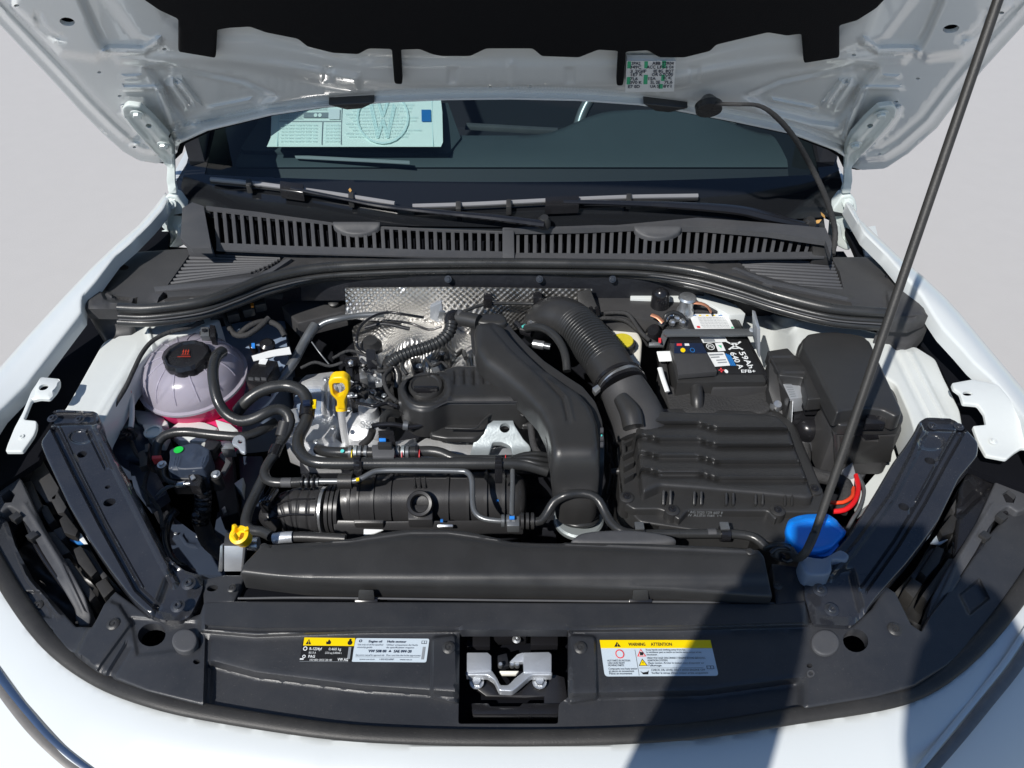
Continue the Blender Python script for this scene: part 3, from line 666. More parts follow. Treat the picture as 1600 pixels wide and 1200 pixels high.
# ================================================================== wipers
def wiper(name, label, blade, arm, holder, ticks, cap):
    r = thing(name, label, 'wiper', G(*cap), 'windshield wipers')
    def gp(L, w, off):
        R = []
        for p in L:
            v = G(p[0], p[1], off); R.append((v.x, v.y, v.z, Wd(p[2] if len(p) > 2 else w, v)))
        return R
    V, Fc = g_tube(gp(blade, 7.5, 0.016), n=8, flat=1.0); mk('blade', V, Fc, 'wiper_rubber', r, ang=40)
    V, Fc = g_tube(gp([(x, y + 4) for x, y in blade], 7, 0.010), n=6); mk('blade_lip', V, Fc, 'rubber', r)
    V, Fc = g_tube(gp(arm, 9, 0.028), n=8, flat=0.7); mk('arm', V, Fc, 'plastic_shiny', r)
    x0, y0, x1, y1 = holder; h = 7
    prism('holder', [G(x0, y0 - h, 0.03), G(x1, y1 - h, 0.03), G(x1, y1 + h, 0.03), G(x0, y0 + h, 0.03)], 'plastic_shiny', r, down=0.018, bevel=0.002)
    for x, y in ticks: prism('clip', [G(x - 4, y - 5, 0.027), G(x + 4, y - 5, 0.027), G(x + 4, y + 7, 0.027), G(x - 4, y + 7, 0.027)], 'plastic', r, down=0.016, bevel=0.001)
    lathe('pivot_cap', G(*cap, 0.012), (0, -0.3, 1), [(0.012, 0), (0.012, 0.012), (0.007, 0.02)], 'plastic', r)
wiper('windshield_wiper', 'wiper on the left with its blade ending at mid glass, pivot near cowl divider', [(330, 280), (400, 287), (500, 300), (560, 309), (617, 318)], [(455, 294, 7), (540, 311, 7), (600, 322, 9), (700, 333, 11), (780, 341, 14), (850, 350, 16)], (437, 289, 474, 294), [(388, 283), (548, 305)], (850, 352))
wiper('windshield_wiper', 'wiper on the right with its long arm ending near the right hinge', [(645, 322), (740, 319), (860, 313), (980, 308), (1090, 306)], [(880, 315, 8), (960, 317, 10), (1060, 321, 15), (1150, 328, 20), (1200, 339, 22), (1262, 353, 13)], (852, 314, 905, 312), [(716, 319), (795, 316), (983, 307)], (1262, 354))

# ================================================================== cowl
cw = thing('cowl_grille', 'grey slotted cowl grille between the windshield base and the rubber seal', 'grille', (0, 1.25, 0.95))
def cz(P): return 1.02 - 0.022 * sst(P[:, 1], 340, 402)
topL = [(318, 322), (420, 334), (520, 345), (600, 351), (700, 356), (788, 358)]; botL = [(335, 388), (450, 393), (600, 397), (700, 400), (788, 402)]
topR = [(800, 358), (900, 357), (1000, 353), (1100, 355), (1200, 363), (1290, 376)]; botR = [(800, 402), (950, 403), (1100, 403), (1200, 401), (1290, 400)]
sheet('cowl_panel', [(285, 325), (300, 316)] + topL + [(860, 350), (960, 352), (1090, 340), (1200, 348), (1290, 356), (1300, 380)] + [(1298, 400)] + topR[::-1] + topL[::-1] + [(330, 388), (300, 388), (282, 372)], lambda P: Wn(P, 1.026), 'plastic_grey', cw, step=9, down=0.01)
prism('black_apron', [G(x, y, -0.004) for x, y in [(300, 312), (600, 336), (860, 346), (1100, 340), (1285, 322), (1290, 358), (1090, 350), (860, 360), (600, 355), (300, 322)]], 'frit', cw, down=0.01)
sheet('slot_floor', topL + botL[::-1], lambda P: Wn(P, cz(P) - 0.022), 'void', cw, step=14, down=0.01)
sheet('slot_floor', topR + botR[::-1], lambda P: Wn(P, cz(P) - 0.022), 'void', cw, step=14, down=0.01)
def ip(L, x): return float(np.interp(x, [p[0] for p in L], [p[1] for p in L]))
def bar(name, L0, L1, h0, h1, up, m='plastic_grey', par=None, n=40, x0=None, x1=None, dz=0.0, dn=0.003):
    X = np.linspace(x0, x1, n); ol = [(x, ip(L0, x) + h0) for x in X] + [(x, ip(L1, x) + h1) for x in X[::-1]]
    return sheet(name, ol, lambda P: Wn(P, cz(P) + up + dz), m, par, step=6, down=dn)
prism('slot_floor', Q([(296, 318), (350, 332), (350, 396), (296, 392)], .985), 'void', cw, down=.004, bevel=0)
prism('slot_floor', Q([(1260, 366), (1296, 372), (1298, 404), (1260, 404)], .985), 'void', cw, down=.004, bevel=0)
bar('slot_rail', topL, topL, -1, 5, 0.002, par=cw, x0=322, x1=788); bar('slot_rail', botL, botL, -9, 2, 0.002, par=cw, x0=338, x1=788)
bar('slot_rail', topR, topR, -1, 5, 0.002, par=cw, x0=800, x1=1288); bar('slot_rail', botR, botR, -7, 2, 0.002, par=cw, x0=800, x1=1288)
def slat(x, T, B, w=5.8, lean=0.0):
    yt = ip(T, x) + 3; yb = ip(B, x) - 6
    ol = [(x - w / 2, yt), (x + w / 2, yt), (x + lean + w / 2, yb), (x + lean - w / 2, yb)]
    P = A(ol); pts = [Vector(p) for p in Wn(P, cz(P) + 0.001)]; prism('slat', pts, 'plastic_grey', cw, down=0.014, bevel=0.0008)
for i in range(33):
    x = 336 + i * 13.75; slat(x, topL, botL, lean=5 * (1 - i / 33) + 0)
for i in range(35):
    x = 809 + i * 13.4; slat(x, topR, botR, lean=-6 * i / 35)
prism('divider', Qz([(785, 355, 1.026), (803, 355, 1.026), (804, 403, 1.002), (785, 403, 1.002)]), 'plastic_grey', cw, down=0.02, bevel=0.002)
for cx, cy in ((557, 351), (1028, 357)):
    pts = [(cx - 37, cy - 6)] + [(cx + 37 * math.cos(a), cy - 2 + 15 * math.sin(a)) for a in np.linspace(math.pi, 0, 12)] + [(cx + 37, cy - 6)]
    sheet('finger_recess', pts, lambda P: Wn(P, 1.0275 - 0.010 * sst(P[:, 1], cy - 6, cy + 12)), 'plastic_grey', cw, step=5, down=0.006, edge=(3, 0.003))
prism('corner_block', Qz([(290, 365, 1.01), (325, 362, 1.01), (333, 388, 1.0), (292, 388, 1.0)]), 'plastic_grey', cw, down=0.03, bevel=0.003)
prism('corner_block', Qz([(1268, 362, 1.02), (1300, 366, 1.02), (1302, 402, 1.0), (1270, 400, 1.0)]), 'plastic', cw, down=0.03, bevel=0.004)

pl = thing('plenum_cover', 'dark plastic plenum cover with louvred ends and a double rubber seal behind the engine', 'cover', (0, 1.15, 0.9))
sealc = [(186, 481), (235, 482), (313, 472), (367, 454), (420, 434), (500, 419), (600, 413), (700, 411), (800, 411), (900, 412), (1000, 414), (1080, 423), (1150, 441), (1220, 463), (1300, 482), (1385, 489)]
ol = [(127, 462), (138, 448), (150, 440), (165, 415), (186, 394), (300, 386), (335, 390), (450, 394), (600, 398), (788, 402), (950, 404), (1100, 404), (1200, 402), (1300, 400), (1385, 400), (1408, 420), (1424, 452), (1440, 460), (1455, 470), (1452, 492), (1425, 502), (1385, 500)] + sealc[::-1][1:] + [(130, 480)]
ventL = [(302, 389), (446, 400), (430, 418), (395, 428), (262, 445)]
ventR = [(1150, 404), (1300, 404), (1312, 425), (1318, 452), (1250, 446), (1170, 425)]
def pls(P):
    z = 0.985 + 0 * P[:, 0]
    z += bead(P, [(500, 410), (800, 404), (1100, 413)], 10, 0.006) + bead(P, [(250, 462), (330, 458), (400, 438), (470, 420)], 10, 0.008) + bead(P, [(1150, 424), (1230, 452), (1330, 470)], 8, 0.007)
    z += padr(P, [(127, 455), (160, 450), (185, 470), (230, 476), (150, 484), (130, 480)], 6, 0.008) - bead(P, [(160, 418), (155, 440), (168, 466), (200, 470)], 6, 0.006)
    z += padr(P, [(1385, 455), (1415, 450), (1452, 470), (1452, 492), (1390, 498)], 6, 0.006)
    return Wn(P, z)
sheet('cover_panel', rc(ol, 4, 2), pls, 'plastic_matte', pl, holes=[ell(192, 418, 9, 4.5), ventL, ventR, [(208, 466), (215, 464), (214, 476), (205, 476)], [(248, 465), (260, 450), (262, 465), (245, 474)]], step=6.5, down=0.02, edge=(4, 0.003))
bp_ = [(1376, 425), (1390, 417), (1400, 425), (1388, 430)]; sheet('hole_plug', ell(1391, 429, 8, 3.5), 0.989, 'dark_parts', pl, step=4, down=0.003)
for k in range(10):      # left louvres
    t = k / 9.0; x0, y0 = 300 - 38 * t, 391 + 52 * t; x1, y1 = 442 - 40 * t - 20 * max(0, t - .5), 401 + 24 * t
    prism('louvre', Qz([(x0, y0 - 2.0, .984), (x1, y1 - 1.6, .984), (x1, y1 + 0.8, .982), (x0, y0 + 1.2, .982)]), 'plastic_grey', pl, down=0.010, bevel=0.0005)
for k in range(10):      # right louvres
    t = k / 9.0; x0, y0 = 1150 + 30 * t + 50 * max(0, t - .45), 405 + 27 * t + 22 * max(0, t - .45); x1, y1 = 1300 + 17 * t, 405 + 46 * t
    prism('louvre', Qz([(x0, y0 - 1.8, .984), (x1, y1 - 2, .984), (x1, y1 + 1, .982), (x0, y0 + .8, .982)]), 'plastic_grey', pl, down=0.010, bevel=0.0005)
gb = MB()
for k in range(22): 
    t = k / 21.0; gb.add(*g_prism(Qz([(305 + 135 * t, 390 + 10 * t, .978), (307.5 + 135 * t, 390 + 10 * t, .978), (268 + 140 * t, 443 - 18 * t, .978), (265.5 + 140 * t, 443 - 18 * t, .978)]), 0.004))
o = gb.mk('grid_rib', 'plastic_grey', pl); o['kind'] = 'stuff'
gb = MB()
for k in range(22):
    t = k / 21.0; gb.add(*g_prism(Qz([(1152 + 145 * t, 406, .978), (1154.5 + 145 * t, 406, .978), (1184 + 130 * t, 428 + 24 * t, .978), (1181.5 + 130 * t, 428 + 24 * t, .978)]), 0.004))
o = gb.mk('grid_rib', 'plastic_grey', pl); o['kind'] = 'stuff'
sheet('vent_floor', [(255, 385), (455, 395), (440, 430), (250, 455)], 0.962, 'void', pl, step=20, down=0.01)
sheet('vent_floor', [(1140, 398), (1310, 398), (1330, 460), (1240, 455), (1160, 430)], 0.962, 'void', pl, step=20, down=0.01)
prism('vent_frame', Qz([(240, 448, .992), (400, 432, .992), (450, 402, .992), (456, 404, .992), (405, 438, .992), (243, 455, .992)]), 'plastic_grey', pl, down=0.01, bevel=0.001)
prism('vent_frame', Qz([(1144, 418, .992), (1150, 417, .992), (1200, 437, .992), (1325, 464, .992), (1325, 470, .992), (1200, 445, .992)]), 'plastic_grey', pl, down=0.01, bevel=0.001)
tube('rubber_seal', [(x, y, 0.995) for x, y in sealc], 16, 'rubber', pl, n=14, step=0.01)
tube('seal_lip', [(x, y + 13, 0.982) for x, y in sealc], 9, 'rubber', pl, n=10, step=0.01)
low = [(x, y + 22 - (6 if 450 < x < 1050 else 0), 0.972) for x, y in sealc]
tube('seal_base', low, 13, 'rubber', pl, n=12, step=0.01)
tube('seal_highlight', [(x, y + 18 - (3 if 450 < x < 1050 else 0), 0.981) for x, y in sealc], 3, 'plastic_grey', pl, n=8, step=0.01)  # lighter grey tube stands for a highlight between seal and base
# hanging end boots
def boot(ol, z0, z1, nm='end_boot'):
    P = A(ol); sheet(nm, ol, lambda P: Wn(P, z0 - (z0 - z1) * sst(P[:, 1], min(p[1] for p in ol), max(p[1] for p in ol))), 'plastic_matte', pl, step=6, down=0.02, edge=(6, 0.006))
boot(rc([(128, 470), (180, 486), (207, 500), (205, 520), (185, 524), (182, 533), (165, 532), (145, 500)], 4), 0.975, 0.93)
boot(rc([(1378, 500), (1455, 490), (1450, 512), (1432, 532), (1418, 546), (1400, 545), (1395, 530), (1370, 516)], 4), 0.975, 0.93)
# firewall under the seal with its bolts
prism('firewall_plate', [WY(x, y, 1.165) for x, y in [(470, 440), (560, 428), (1040, 430), (1100, 442), (1100, 470), (470, 470)]], 'dark_parts', pl, vec=(0, 0.01, 0))
for x in (700, 843, 957): fast('bolt', 'hex', WY(x, 436, 1.158), 0.0042, pl, (0, -1, 0.5), 'dark_steel')

# ================================================================== hood
hd = thing('hood', 'white hood standing open on its prop rod, underside with black insulation pad facing out', 'hood', (0, 1.37, 1.09))
sil = [(0, 44), (80, 128), (124, 176), (160, 212), (192, 240), (215, 253), (240, 257), (258, 253), (272, 240), (276, 226), (320, 206), (420, 182), (500, 170), (600, 162), (700, 158), (800, 157), (900, 159), (1000, 166), (1060, 175), (1150, 192), (1240, 211), (1307, 236), (1322, 245), (1330, 262), (1352, 267), (1386, 265), (1420, 243), (1465, 203), (1510, 144), (1537, 112), (1600, 43)]
vis = [(-80, -42)] + sil + [(1680, -42)]
sideL = [(-80, -42)] + sil[:8]; sideR = sil[-8:] + [(1680, -42)]
Bm = lambda L: mirx(L, 799)
padsH = []
def hoodrel(P):
    if REG is not None:
        o_ = [4, 8, 12, 15, 18, 21, 24, 28, 30, 32, 35, 38]
        for ln in (sideL, sideR): REG.append((ln, o_ + [-k for k in o_], 40))
        o_ = [2, 4, 6.5, 9, 12, 14, 16, 18.5, 21]; REG.append((sil[9:23], o_ + [-k for k in o_], 22))
    r = 0 * P[:, 0]
    d = np.minimum(dline(P, sideL), dline(P, sideR))
    r += 0.013 * sst(d, 12, 24) - 0.004 * (1 - sst(np.abs(d - 30), 2, 8))
    for L in (lambda q: q, Bm):
        r += padr(P, L([(20, -60), (122, -60), (128, 0), (150, 52), (165, 80), (150, 92), (96, 84), (60, 45), (20, 10)]), 16, 0.012)
        r += -bead(P, L([(58, 25), (64, 40), (78, 54), (94, 60)]), 8, 0.005)
        r += bead(P, L([(165, 82), (172, 78), (225, 79), (246, 66)]), 9, 0.008)
        r += padr(P, L([(172, 82), (186, 98), (240, 98), (300, 97), (380, 104), (500, 130), (560, 140), (560, 118), (450, 100), (330, 86)]), 14, 0.005)
        r += -padr(P, L([(230, 106), (250, 104), (300, 112), (380, 128), (430, 150), (400, 172), (330, 190), (290, 195), (265, 160), (245, 125)]), 14, 0.014)
        r += bead(P, L([(268, 132), (292, 165)]), 9, 0.010) + bead(P, L([(282, 130), (305, 160)]), 8, 0.009) + bead(P, L([(250, 140), (268, 190), (275, 215)]), 9, 0.010)
        r += padr(P, L([(190, 166), (225, 168), (240, 185), (272, 222), (262, 245), (245, 238), (212, 205), (192, 180)]), 5, 0.012)
        r += bead(P, L([(196, 121), (215, 120)]), 5, 0.004) + bead(P, L([(194, 138), (245, 137)]), 5, 0.004) + bead(P, L([(330, 170), (390, 158)]), 6, 0.005)
        r += padr(P, L([(505, 105), (521, 105), (519, 128), (505, 128)]), 8, -0.0025) + padr(P, L([(700, 106), (716, 106), (714, 130), (700, 130)]), 8, -0.0025)
        r += padr(P, L([(220, -60), (260, 30), (300, 60), (400, 60), (560, 96), (800, 98), (800, 135), (700, 137), (560, 132), (400, 98), (260, 78), (215, 60), (170, 0), (150, -60)]), 18, 0.008) * 0.7
    rl = dline(P, sil[9:23]); r += 0.008 * (1 - sst(rl, 2, 9)) - 0.006 * (1 - sst(np.abs(rl - 14), 2, 7))
    r += bead(P, [(200, 222), (300, 190), (420, 168), (520, 158)], 7, -0.004)
    return r
hh = [ell(105, 34, 12, 6.5, rot=0.15), ell(1486, 45, 13, 6.5, rot=-0.15), ell(26, 9, 4, 2.3), ell(257, 77, 3.5, 2), ell(155, 113, 3, 1.8), ell(187, 150, 3, 1.6), ell(210, 230, 2.6, 1.6)]
hh += [ell(1334, 86, 3.5, 2), ell(1434, 123, 3, 1.8), ell(1400, 159, 3, 1.6), ell(1375, 241, 2.6, 1.6), ell(1565, 20, 4, 2.3), ell(765, 135, 4.5, 2.2), ell(828, 135, 3.5, 1.8)]
sc_ = lambda L, k=0.9915: [(800 + (x - 800) * k, y if y < 60 else y - 1.5) for x, y in L]
def hs(P, off=0.0): return Hn(P, hoodrel(P) * 0.85 + off)
def Hn(P, off=0.0):
    d = dirs(P); c0 = np.array([0, 0, CZ]); num = (HP - c0) @ HN + off; D = num / (d @ HN); r = d * D[:, None]; r[:, 2] += CZ; return r
sheet('inner_panel', sc_(vis), hs, 'hood_paint', hd, holes=hh, step=5, down=0.006, vec=tuple(-HN), ang=60)
far = [(-86, -40), (1686, -40), (2060, -560), (1900, -760), (1500, -820), (800, -840), (100, -820), (-300, -760), (-460, -560)]
sheet('inner_panel', far, lambda P: Hn(P, 0.012), 'hood_paint', hd, step=60, down=0.006, vec=tuple(-HN))
sheet('hole_shade_sheet', sc_(vis, .975), lambda P: Hn(P, -0.0125), 'void', hd, step=40, down=0)  # near-black sheet behind the panel paints the dark of its holes
sheet('outer_panel', vis[:-1] + [(1690, -40), (2080, -560), (1910, -775), (1500, -840), (800, -860), (100, -840), (-310, -775), (-480, -560), (-92, -40)][0:], lambda P: Hn(P, -0.019), 'white_paint', hd, step=30, down=0.008, vec=tuple(-HN), edge=(8, 0.005))
padL = [(150, -200), (205, -42), (222, 0), (248, 18), (278, 32), (278, 83), (337, 93), (339, 49), (357, 46), (390, 44), (415, 53), (465, 63), (480, 75), (520, 85), (560, 87), (576, 78), (612, 79), (616, 133), (629, 134), (626, 80), (655, 79), (675, 87), (690, 90), (735, 90), (760, 78), (832, 78), (846, 90), (905, 92), (935, 80), (966, 82), (963, 136), (974, 136), (978, 83), (1012, 81), (1030, 92), (1070, 92), (1110, 82), (1120, 72), (1200, 53), (1230, 58), (1252, 55), (1256, 101), (1312, 92), (1312, 42), (1340, 34), (1370, 15), (1388, -4), (1415, -42), (1480, -200)]
sheet('insulation_pad', rc(padL, 4, 3), lambda P: Hn(P, 0.030), 'pad', hd, step=8, down=0.008, vec=tuple(-HN), edge=(4, 0.004))
sheet('insulation_pad', [(150, -200), (1480, -200), (1560, -600), (1300, -740), (300, -740), (50, -600)], lambda P: Hn(P, 0.030), 'pad', hd, step=60, down=0.006, vec=tuple(-HN))
sheet('rubber_stop', rc([(512, 165), (586, 161), (566, 171), (542, 173)], 3), lambda P: Hn(P, 0.020), 'rubber', hd, step=4, down=0.02, vec=tuple(-HN), edge=(3, 0.003))
sheet('rubber_stop', rc([(1004, 163), (1076, 170), (1046, 177), (1024, 175)], 3), lambda P: Hn(P, 0.020), 'rubber', hd, step=4, down=0.02, vec=tuple(-HN), edge=(3, 0.003))
ho = lambda P, off: Hn(P, 0.0255 + off)
G_, B_ = 'lbl_green', 'lbl_navy'
it = [('rect', G_, .02, .02, .09, .24), ('rect', G_, .36, .02, .43, .24), ('rect', G_, .72, .0, .80, .24), ('rect', G_, .36, .45, .44, .56), ('rect', G_, .72, .45, .79, .65), ('rect', G_, .02, .52, .09, .75), ('rect', G_, .36, .55, .44, .75), ('rect', G_, .68, .75, .76, .9)]
for u, v, w, s in ((.10, .13, .18, '3PA2'), (.52, .13, .17, 'A8B'), (.72, .13, .24, 'T2R04'), (.07, .25, .23, '349C'), (.41, .25, .18, 'ACC'), (.62, .25, .16, 'LF5'), (.80, .25, .16, '6 G4'), (.08, .38, .33, '3 2GIF'), (.55, .38, .2, '8E 8G'), (.80, .38, .17, '8QT'), (.08, .49, .26, '1E7 K'), (.52, .49, .2, 'OR 0'), (.74, .49, .22, '7C00'), (.08, .62, .16, '7L6'), (.44, .62, .17, '1SA'), (.76, .60, .18, 'EC 4C'), (.08, .74, .25, '0V0 K'), (.5, .74, .2, '5L 2E'), (.78, .74, .18, '7L6'), (.05, .87, .24, 'E7 0D'), (.5, .87, .2, 'UA 5J'), (.77, .87, .17, '8Y1')):
    it.append(('text', B_, u, v, .10, s, {'w': w, 'bold': True}))
label_on(hd, [(979, 95), (1056, 95), (1053, 143), (977, 144)], ho, it, 1.6, base='lbl_white', bname='data_sticker', corner=0.02)
prism('sticker_backing', [Vector(p) for p in Hn(A([(979, 95), (1056, 95), (1053, 143), (977, 144)]), 0.0250)], 'lbl_white', hd, vec=tuple(-HN * 0.01))
lathe('grommet', H(1107, 162, 0.03), -Vector(HN), [(0.020, -0.012), (0.021, -0.002), (0.015, 0.004), (0.008, 0.012)][::1], 'rubber', hd)
pts = [H(1107, 162, 0.035), H(1150, 163, 0.055), H(1185, 165, 0.05), H(1212, 182, 0.05), H(1241, 215, 0.05), WY(1265, 256, 1.27), WY(1285, 296, 1.265), WY(1299, 335, 1.26), WY(1305, 365, 1.25), W(1301, 398, 0.985)]
V, Fc = g_tube([(p.x, p.y, p.z, Wd(9 if i > 2 else 6.5, p)) for i, p in enumerate(pts)], n=10, corr=(0.012, 0.08)); o = mk('washer_hose', V, Fc, 'tape'); tag(o, 'black taped hose running from hood grommet down to the cowl corner', 'hose')
# hood hinges
def hinge(mx, label):
    r = bpy.data.objects.new('hinge', None); COL.objects.link(r); r.parent = hd; ROOT[r.name] = ROOT[hd.name]; r['label'] = label
    f = lambda L: [(mx(p[0]),) + tuple(p[1:]) for p in L]
    pts = [(262, 304), (276, 306), (290, 325), (296, 345), (285, 355), (277, 370), (276, 388), (248, 390), (241, 378), (250, 365), (255, 345), (252, 325), (255, 312)]
    sheet('plate', rc(f(pts), 3, 3), lambda P: WYn(P, 1.335) + np.array([0, -0.012, 0]) * (bead(P, f([(268, 320), (262, 350), (268, 385)]), 7, 1.0))[:, None], 'hinge_paint', r, step=4.5, down=0.02, vec=(0, 1, 0), edge=(3, 0.004))
    sheet('plate', rc(f([(278, 352), (290, 345), (293, 380), (270, 392), (262, 390), (275, 372)]), 3, 3), lambda P: WYn(P, 1.32), 'hinge_paint', r, step=5, down=0.02, vec=(0, 1, 0), edge=(3, 0.003))
    def arm_s(P):
        k = sst(P[:, 1], 215, 265)[:, None]; h = Hn(P, 0.034); w = WYn(P, 1.335); X = h * (1 - k) + w * k
        X[:, 1] += 0.004 * (bead(P, f([(205, 180), (235, 215), (262, 245), (266, 290)]), 9, 1.0)); return X
    sheet('arm', rc(f([(190, 170), (197, 164), (218, 167), (240, 187), (262, 212), (271, 232), (272, 262), (272, 288), (277, 304), (263, 303), (259, 285), (260, 264), (250, 249), (230, 229), (207, 202), (193, 184)]), 4, 3), arm_s, 'hinge_paint', r, holes=[ell(mx(232), 197, 5, 3.5)], step=4, down=0.008, vec=(0, 1, 0.3), edge=(2.5, 0.003))
    fast('bolt', 'hex', H(mx(215), 178, .038), 0.007, r, tuple(HN), 'hinge_paint'); fast('bolt', 'hex', H(mx(256), 226, .038), 0.007, r, tuple(HN), 'hinge_paint')
    fast('bolt', 'torx', WY(mx(260), 370, 1.318), 0.008, r, (0, -1, 0.3), 'hinge_paint'); fast('bolt', 'torx', WY(mx(267), 318, 1.328), 0.006, r, (0, -1, 0.3), 'hinge_paint')
hinge(lambda x: x, 'pale painted hood hinge beside the left end of the cowl grille')
hinge(lambda x: 1592 - x, 'pale painted hood hinge beside the right end of the cowl grille')

# prop rod
a = W(1256, 862, 0.93); b = W(1276, 830, 0.945); dvec = Vector((0.51, 0.878, 1.489)) - Vector(tuple(W(1283, 805, 0.985)))
top = W(1283, 805, 0.985); e = top + dvec * 1.22
pr = thing('hood_prop_rod', 'long dark metal prop rod slanting from the right front carrier up to the hood', 'prop rod', W(1215, 868, 0.90))
c1 = [W(1222, 872, .915), W(1210, 866, .925), W(1218, 857, .93), W(1236, 860, .93), W(1244, 872, .93), W(1258, 864, .95), W(1272, 835, .968)]
R = [(p.x, p.y, p.z, 0.0052) for p in c1] + [(top.x, top.y, top.z, 0.0050), ((top + dvec * .4).x, (top + dvec * .4).y, (top + dvec * .4).z, 0.0052), ((top + dvec).x, (top + dvec).y, (top + dvec).z, 0.0054), (e.x, e.y, e.z, 0.0054)]
V, Fc = g_tube(R, n=12, step=0.008); mk('rod', V, Fc, 'rubber_matte', pr)
tube('pivot_grommet', [(1196, 858, .915), (1208, 853, .925), (1225, 852, .925), (1240, 858, .915)], 10, 'rubber', pr)
# dry leaves
lf = MB()
for x, y, s in ((1268, 352, 4), (1278, 346, 6), (1286, 336, 7), (1272, 358, 5), (547, 297, 5)):
    p = G(x, y, 0.02); a = rnd.uniform(0, 3)
    d1 = Vector((math.cos(a), math.sin(a) * .6, 0.4)) * 0.001 * s; d2 = Vector((-math.sin(a), math.cos(a), 0.3)) * 0.0006 * s
    lf = MB().add(*g_prism([p - d1 * 1.3, p - d2, p + d1 * 1.3, p + d2], 0.0008))
    o = lf.mk('dry_leaf', 'leaf'); tag(o, 'small dry leaf caught on the wiper blade at mid glass' if x < 600 else {1268: 'dry leaf scrap just left of the others by the right wiper pivot', 1278: 'dry leaf scrap in the middle of those by the right wiper pivot', 1286: 'largest and highest dry leaf scrap by the right wiper pivot', 1272: 'lowest dry leaf scrap by the right wiper pivot'}[x], 'leaf', 'dry leaves by the wiper pivot' if x > 600 else None)
# ================================================================== front carrier
lc = thing('lock_carrier_cover', 'dark plastic cover over the front carrier with round plugs, screws and printed labels', 'cover', (0, 0.45, 0.85))
cb_ = [(x, y - 10) for x, y in seal_line if -60 < x < 1660]
car = [(-60, 765), (-20, 790), (10, 812), (22, 850), (48, 900), (85, 942), (118, 978), (142, 978), (152, 962), (163, 940), (180, 923), (213, 947), (233, 962), (290, 966), (312, 958), (318, 940), (372, 938), (1212, 942), (1258, 938), (1267, 970), (1333, 977), (1362, 950), (1385, 915), (1400, 925), (1425, 975), (1440, 985), (1452, 962), (1500, 900), (1545, 835), (1600, 775), (1660, 745)]
car_o = car + cb_[::-1]
latch_h = rc([(718, 984), (888, 984), (888, 1090), (873, 1100), (872, 1131), (716, 1131)], 4, 2)
def car_z(P):
    for cl, of in (([(316, 987), (400, 994), (560, 988), (718, 986)], [-4, -2, 0, 2, 4]), ([(888, 986), (1050, 984), (1262, 978)], [-4, -2, 0, 2, 4]), ([(335, 1035), (400, 1052), (560, 1072), (718, 1083)], [-5, -2, 1, 4, 7, 11]), ([(888, 1085), (1100, 1080), (1250, 1060)], [-5, -2, 1, 4, 7, 11])):
        if REG is not None: REG.append((cl, of, 8))
    z = 0.900 - 0.018 * sst(np.abs(P[:, 0] - 800), 520, 800)
    c = [(316, 987), (400, 994), (560, 988), (718, 986), (888, 986), (1050, 984), (1262, 978)]
    z += 0.010 * sst(-(P[:, 1] - np.interp(P[:, 0], [p[0] for p in c], [p[1] for p in c])), -3, 3) * (sst(P[:, 0], 306, 318)) * (1 - sst(P[:, 0], 1255, 1268))
    z += bead(P, [(325, 980), (400, 985), (718, 982)], 4, -0.003) + bead(P, [(888, 982), (1050, 981), (1255, 976)], 4, -0.003)
    z -= 0.014 * sst(P[:, 1] - np.interp(P[:, 0], [335, 400, 560, 800, 1100, 1250], [1035, 1052, 1072, 1088, 1080, 1060]), -4, 10) * sst(P[:, 0], 318, 335) * (1 - sst(P[:, 0], 1240, 1262))
    z += padr(P, rc([(676, 996), (712, 992), (716, 1100), (674, 1090)], 6), 5, 0.006) + padr(P, rc([(892, 992), (930, 994), (934, 1092), (888, 1100)], 6), 5, 0.006)
    z += padr(P, [(160, 935), (186, 945), (205, 975), (150, 1050), (118, 1022)], 8, 0.005) - padr(P, [(205, 965), (312, 972), (312, 1012), (215, 1024)], 8, 0.003)
    z += -bead(P, [(200, 1010), (168, 1062)], 8, 0.004) - bead(P, [(325, 1000), (322, 1100)], 5, 0.004)
    z += -bead(P, [(20, 930), (75, 985)], 6, 0.003) - padr(P, [(40, 925), (70, 925), (80, 965), (52, 962)], 5, 0.004)
    z += bead(P, [(10, 820), (45, 905), (90, 960)], 6, 0.004) + padr(P, [(1500, 930), (1530, 905), (1545, 935), (1515, 960)], 5, -0.005)
    return z
def car_s(P, off=0.0): return Wn(P, car_z(P) + off)
ch = [latch_h, ell(237, 992, 22, 18, rot=-0.2), ell(307, 1034, 5.5, 4), ell(333, 919 + 24, 0.1, 0.1) if False else ell(1337, 1001, 20, 18, rot=0.3), ell(1265, 1040, 4.5, 3.5)]
sheet('cover_panel', car_o, car_s, 'plastic_carrier', lc, holes=ch, step=4, down=0.014, edge=(4, 0.003))
for x, y, rx, ry in ((288, 1000, 20, 18), (1290, 1003, 22, 20)):
    sheet('round_plug', ell(x, y, rx, ry, 28, rot=0.2 if x > 800 else -0.2), lambda P: Wn(P, 0.908 if x < 800 else 0.904) , 'plastic_grey', lc, step=5, down=0.012, edge=(3, 0.002))
sheet('hole_shade_disc', ell(307, 1034, 7, 5.5), 0.890, 'void', lc, step=5, down=0.001)  # near-black disc paints the dark inside the small hole
for x, y, w in ((59, 946, 17), (177, 975, 20), (701, 1012, 20), (907, 1012, 20), (1398, 983, 22), (362, 919, 14), (1215, 915, 14)):
    z = float(car_z(A([(x, y)]))[0]) + (0.001 if y > 925 else 0.002); bolt(x, y, z, w, lc, 'clip', 'clip')
sheet('mark_ring', ell(1267, 1052, 6, 5.5), lambda P: Wn(P, 0.902), 'plastic_grey', lc, holes=[ell(1267, 1052, 4, 3.6)], step=3, down=0.002)
